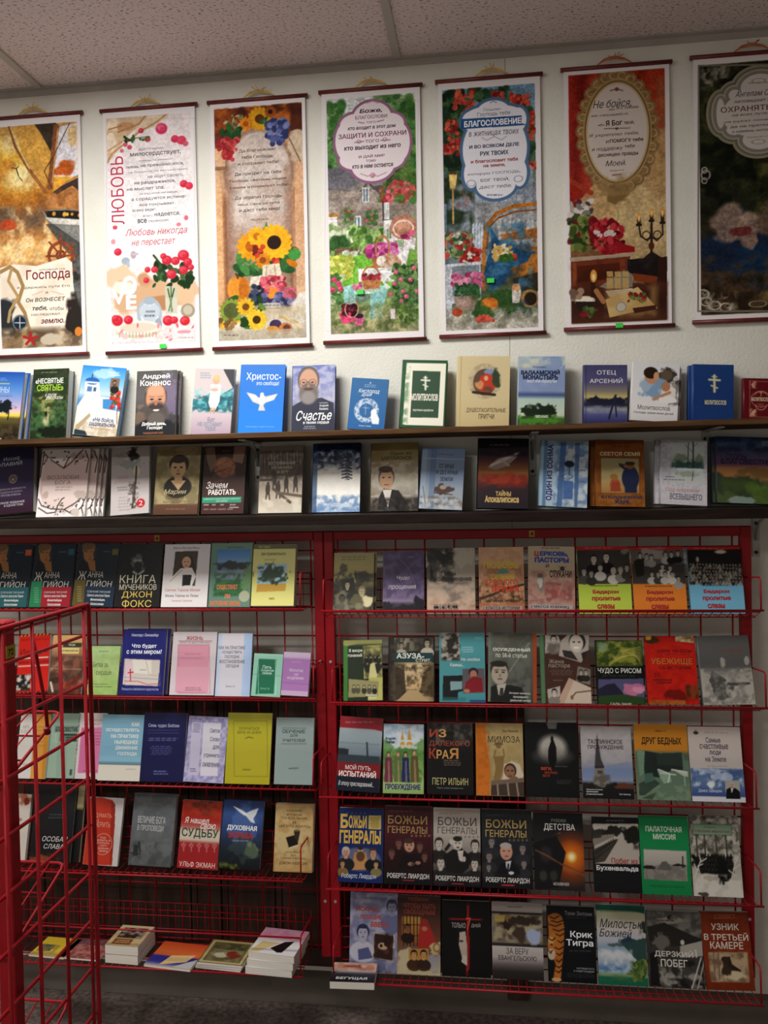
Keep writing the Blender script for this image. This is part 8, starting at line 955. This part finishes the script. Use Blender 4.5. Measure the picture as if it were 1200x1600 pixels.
def tray(x0, x1, z, label, lip=.016, high=False, bm=.10, y0=-.1335, y1=-.287, guard=True, name='wire_tray', group='red wire trays on the racks', step=.0242):
    r = empty(name, (x0, y0, z), label, 'wire tray', group); w = x1-x0; d = y1-y0
    f = MB(); n = int(w/step); ym = d+.055
    for i in range(n+1):
        x = w*i/n; f.tube([(x, 0, 0), (x, ym, 0), (x, d, lip)], .0013, 5)
    for yy in (-.004, ym): f.tube([(0, yy, -.0022), (w, yy, -.0022)], .0018, 6)
    f.build('tray_floor', M['red'], r)
    MB().tube([(-.006, d, lip), (w+.006, d, lip)], .0030, 8).tube([(0, d+.014, lip-.006), (w, d+.014, lip-.006)], .0018, 6).build('front_rail', M['red'], r)
    b = MB()
    for i in range(n+1): b.tube([(w*i/n, .0015, 0), (w*i/n, .0015, bm)], .0011, 5)
    for k in range(1, 4): b.tube([(0, -.001, bm*k/3), (w, -.001, bm*k/3)], .0016, 6)
    b.build('back_mesh', M['red'], r)
    if guard:
        for x in (0., w): MB().tube([(x, d+.004, lip-.004), (x, d+.01, .105), (x, d+.02, .112), (x, -.012, .100), (x, -.002, .095), (x, -.002, 0)], .0024, 6).build('end_guard', M['red'], r)
    if high: MB().tube([(0, d+.006, .112), (w, d+.006, .112)], .0026, 6).build('upper_rail', M['red'], r)
    return r
ORD = ['top', 'second', 'third', 'fourth', 'bottom']
for k, (row, xe) in enumerate((('R1', (-.476, .727)), ('R2', (-.455, .738)), ('R3', (-.493, .711)), ('R4', (-.478, .721)), ('R5', (-.468, .719)))):
    tray(*xe, ROWS[row][1]-.0045, 'red wire tray holding the %s row of upright books on the right rack' % ORD[k], lip=(.024, .018, .016, .019, .014)[k])
for k, (row, xe) in enumerate((('L1', (-1.73, -.544)), ('L2', (-1.71, -.510)), ('L3', (-1.71, -.516)), ('L4', (-1.73, -.559)), (None, (-1.73, -.565)))):
    tray(*xe, (ROWS[row][1] if row else .2495)-.0045, 'red wire tray holding the %s row of %s on the left rack' % (ORD[k], 'upright books' if row else 'flat booklets'), lip=(.008, .018, .018, .016, .0)[k], high=row is None, bm=.10 if row else .125)
# ---------------------------------------------------------------- booklets lying flat in the lowest trays
def flat(key, x, y, w, d, t, yw, z, edge, label, group, hard=0):
    o = book(key, w, d, t, hard, 1, edge, label, group, 'booklet'); o.matrix_world = Matrix.Translation((x, y, z+t)) @ Matrix.Rotation(R(yw), 4, 'Z') @ Matrix.Rotation(R(-90), 4, 'X'); return o
ZF = .2472
GF = 'booklets lying flat in the lowest left tray'
flat('flatyellow', -1.425, -.258, .118, .105, .006, -4, ZF, 'c8b070', 'yellow booklet lying flat behind the foreground wire stand', GF)
flat('flatred', -1.322, -.262, .128, .108, .006, -3, ZF, 'b08880', 'dull red booklet lying flat beside the yellow one', GF)
flat('flatcream', -1.172, -.270, .106, .118, .0275, -3, ZF, 'c8b490', 'lower of the two thick cream books lying in the lowest tray', GF)
flat('flatcream', -1.171, -.271, .106, .118, .0275, -2, ZF+.0278, 'c8b490', 'upper of the two thick cream books lying in the lowest tray', GF)
flat('flatorange', -1.045, -.280, .150, .132, .008, -6, ZF, 'c8c4c0', 'thin booklet with orange and blue cover lying flat in the lowest tray', GF)
for k, s in enumerate(('bottom', 'middle', 'top')): flat('flatgreen', -.888+.003*k, -.272-.002*k, .142, .128, .0068, -5+k*.6, ZF+.0070*k, 'd0d0d4', '%s one of three thin olive booklets lying in the lowest tray' % s, GF)
for k, s in enumerate(('bottom', 'middle', 'top')): flat('flatwhite', -.730+.004*k, -.288+.003*k, .142, .142, .0208, -4-k*1.2, ZF+.021*k, 'd8d8dc', '%s one of three white booklets stacked at the end of the lowest tray' % s, GF)
flat('flatdark', -.472, -.322, .128, .098, .022, 2, .2365, '34343c', 'dark softcover lying flat in front of the two young faces book', 'booklets lying flat in the lowest right tray')
# ---------------------------------------------------------------- the wall scrolls
SCR = [(-1.631, 2.924, p_ship, 'wall scroll with a sailing boat at golden sunset, cut by the picture edge', 0, 'raffia'), (-1.241, 2.922, p_love, 'white wall scroll with red roses and a red sideways title', (.60, -.779), 'raffia'),
       (-.878, 2.922, p_harvest, 'wall scroll with sunflowers, grapes and a stone arch', 0, 'raffia'), (-.513, 2.927, p_garden, 'wall scroll with a stone cottage, garden and pink framed text', (.37, -.640), 'raffia'),
       (-.144, 2.931, p_fence, 'wall scroll with a blue bordered text above a wicker bench', (.49, -.628), 'raffia'), (.239, 2.937, p_candles, 'wall scroll with an oval lace frame, red drapes and candles', (.50, -.789), 'redraffia'),
       (.620, 2.943, p_forest, 'darkest wall scroll, silver framed text over a shadowy forest', 0, 'redraffia')]
rnd = random.Random(4)
for x, zt, art, lb, stick, cord in SCR:
    r = empty('wall_scroll', (x, -.010, zt), lb, 'wall scroll', 'printed wall scrolls in a row'); w, h = .33, .798
    A = Art(.312, h-.012, 600); scrollbase(A); art(A); pp = sheet('printed_sheet', A, M['reed'], r, .0012, 'efe8e8', lift=.0004); pp.location = (.009, -.0006, -h+.006)
    for nm, z in (('top_bar', -.005), ('bottom_bar', -h+.004)): MB().tube([(0, 0, z), (w, 0, z)], .0068, 12).build(nm, M['bar'], r)
    c = MB(); cx = w/2+rnd.uniform(-.012, .012)
    for k in range(3): c.tube([(cx-.05, -.004, .001), (cx-.03, -.006, .010+.003*k), (cx, -.007, .014+.004*k), (cx+.03, -.006, .010+.002*k), (cx+.05, -.004, .001)], .0014, 5)
    for k in range(4): a = rnd.uniform(.4, 2.7); c.tube([(cx, -.008, .014), (cx+.03*math.cos(a), -.010, .016+.022*abs(math.sin(a))*rnd.uniform(.4, 1))], .0012, 5)
    c.build('hanging_cord', M[cord], r)
    if stick: MB().box(stick[0]*w-.011, -.0092, stick[1]-.007, stick[0]*w+.011, -.0072 if stick[1] < -.75 else -.0012, stick[1]+.007).build('price_sticker', M['green'], r)['label'] = 'small bright green price sticker'
# ---------------------------------------------------------------- the wire stand in the foreground
st = empty('wire_display_stand', (-.757, -1.40, 0), 'red wire display stand in the near foreground with a square post and open side grid', 'display stand')
fx, fy = -.757, -1.40
MB().box(-.027, -.020, .0, 0., .007, 1.452, .002).build('post', M['red'], st)
MB().box(-.029, -.022, 1.4522, .002, .009, 1.460, .003).build('post_cap', M['red'], st)
px = .0155
g = MB(); y = -1.194
while y > -1.98: g.tube([(px, y-fy, .10), (px, y-fy, 1.450)], .0033, 8); y -= .0876
z = 1.397
while z > .1: g.tube([(px-.0064, -1.98-fy, z), (px-.0064, -1.176-fy, z)], .0032, 8); z -= .0891
g.build('side_grid', M['red'], st)
MB().tube([(px, -1.98-fy, 1.454), (px, -1.178-fy, 1.454), (px, -1.173-fy, 1.449), (px, -1.173-fy, .10), (px, -1.178-fy, .095), (px, -1.98-fy, .095)], .0040, 8).tube([(px, -1.98-fy, 1.446), (px, -1.185-fy, 1.446)], .0027, 8).build('edge_wire', M['red'], st)
MB().tube([(.002, -1.345-fy, 1.425), (.002, -1.31-fy, 1.30), (.002, -1.305-fy, 1.255)], .0032, 8).tube([(.002, -1.31-fy, 1.262), (.002, -1.304-fy, 1.25)], .0052, 8).build('hook', M['red'], st)
A = Art(.026, .020, 700); A.bg('98983c', 'a8a848').t('72', .2, .25, .8, .8, '4c3018', .03); sk = sheet('price_sticker', A, PRINT[0], st, .0004, 'a0a040'); sk.rotation_euler = (0, 0, R(90)); sk.location = (.0008, -.0200, 1.400); sk['label'] = 'yellow green price sticker'
for z, lb in ((1.271, 'topmost small red tray of the foreground stand, seen through its side grid'), (.999, 'middle small red tray of the foreground stand, seen through its side grid'), (.747, 'lowest small red tray of the foreground stand, seen through its side grid')):
    r = empty('wire_tray', (-.762, -1.246, z), lb, 'wire tray', 'small trays of the foreground stand'); n = (0, -.19, -.066)
    MB().tube([(-.55, 0, 0), (-.012, 0, 0), (-.003, -.004, -.001), (0, -.014, -.005), (0, n[1]+.01, n[2]), (-.012, n[1], n[2]), (-.55, n[1], n[2])], .0026, 8).build('rim', M['red'], r)
    f = MB()
    for k in range(1, 18): f.tube([(-.03*k, 0, -.001), (-.03*k, n[1], n[2]-.001)], .0015, 6)
    for q in (.33, .66): f.tube([(-.55, n[1]*q, n[2]*q-.003), (0, n[1]*q, n[2]*q-.003)], .0018, 6)
    f.build('tray_floor', M['red'], r)
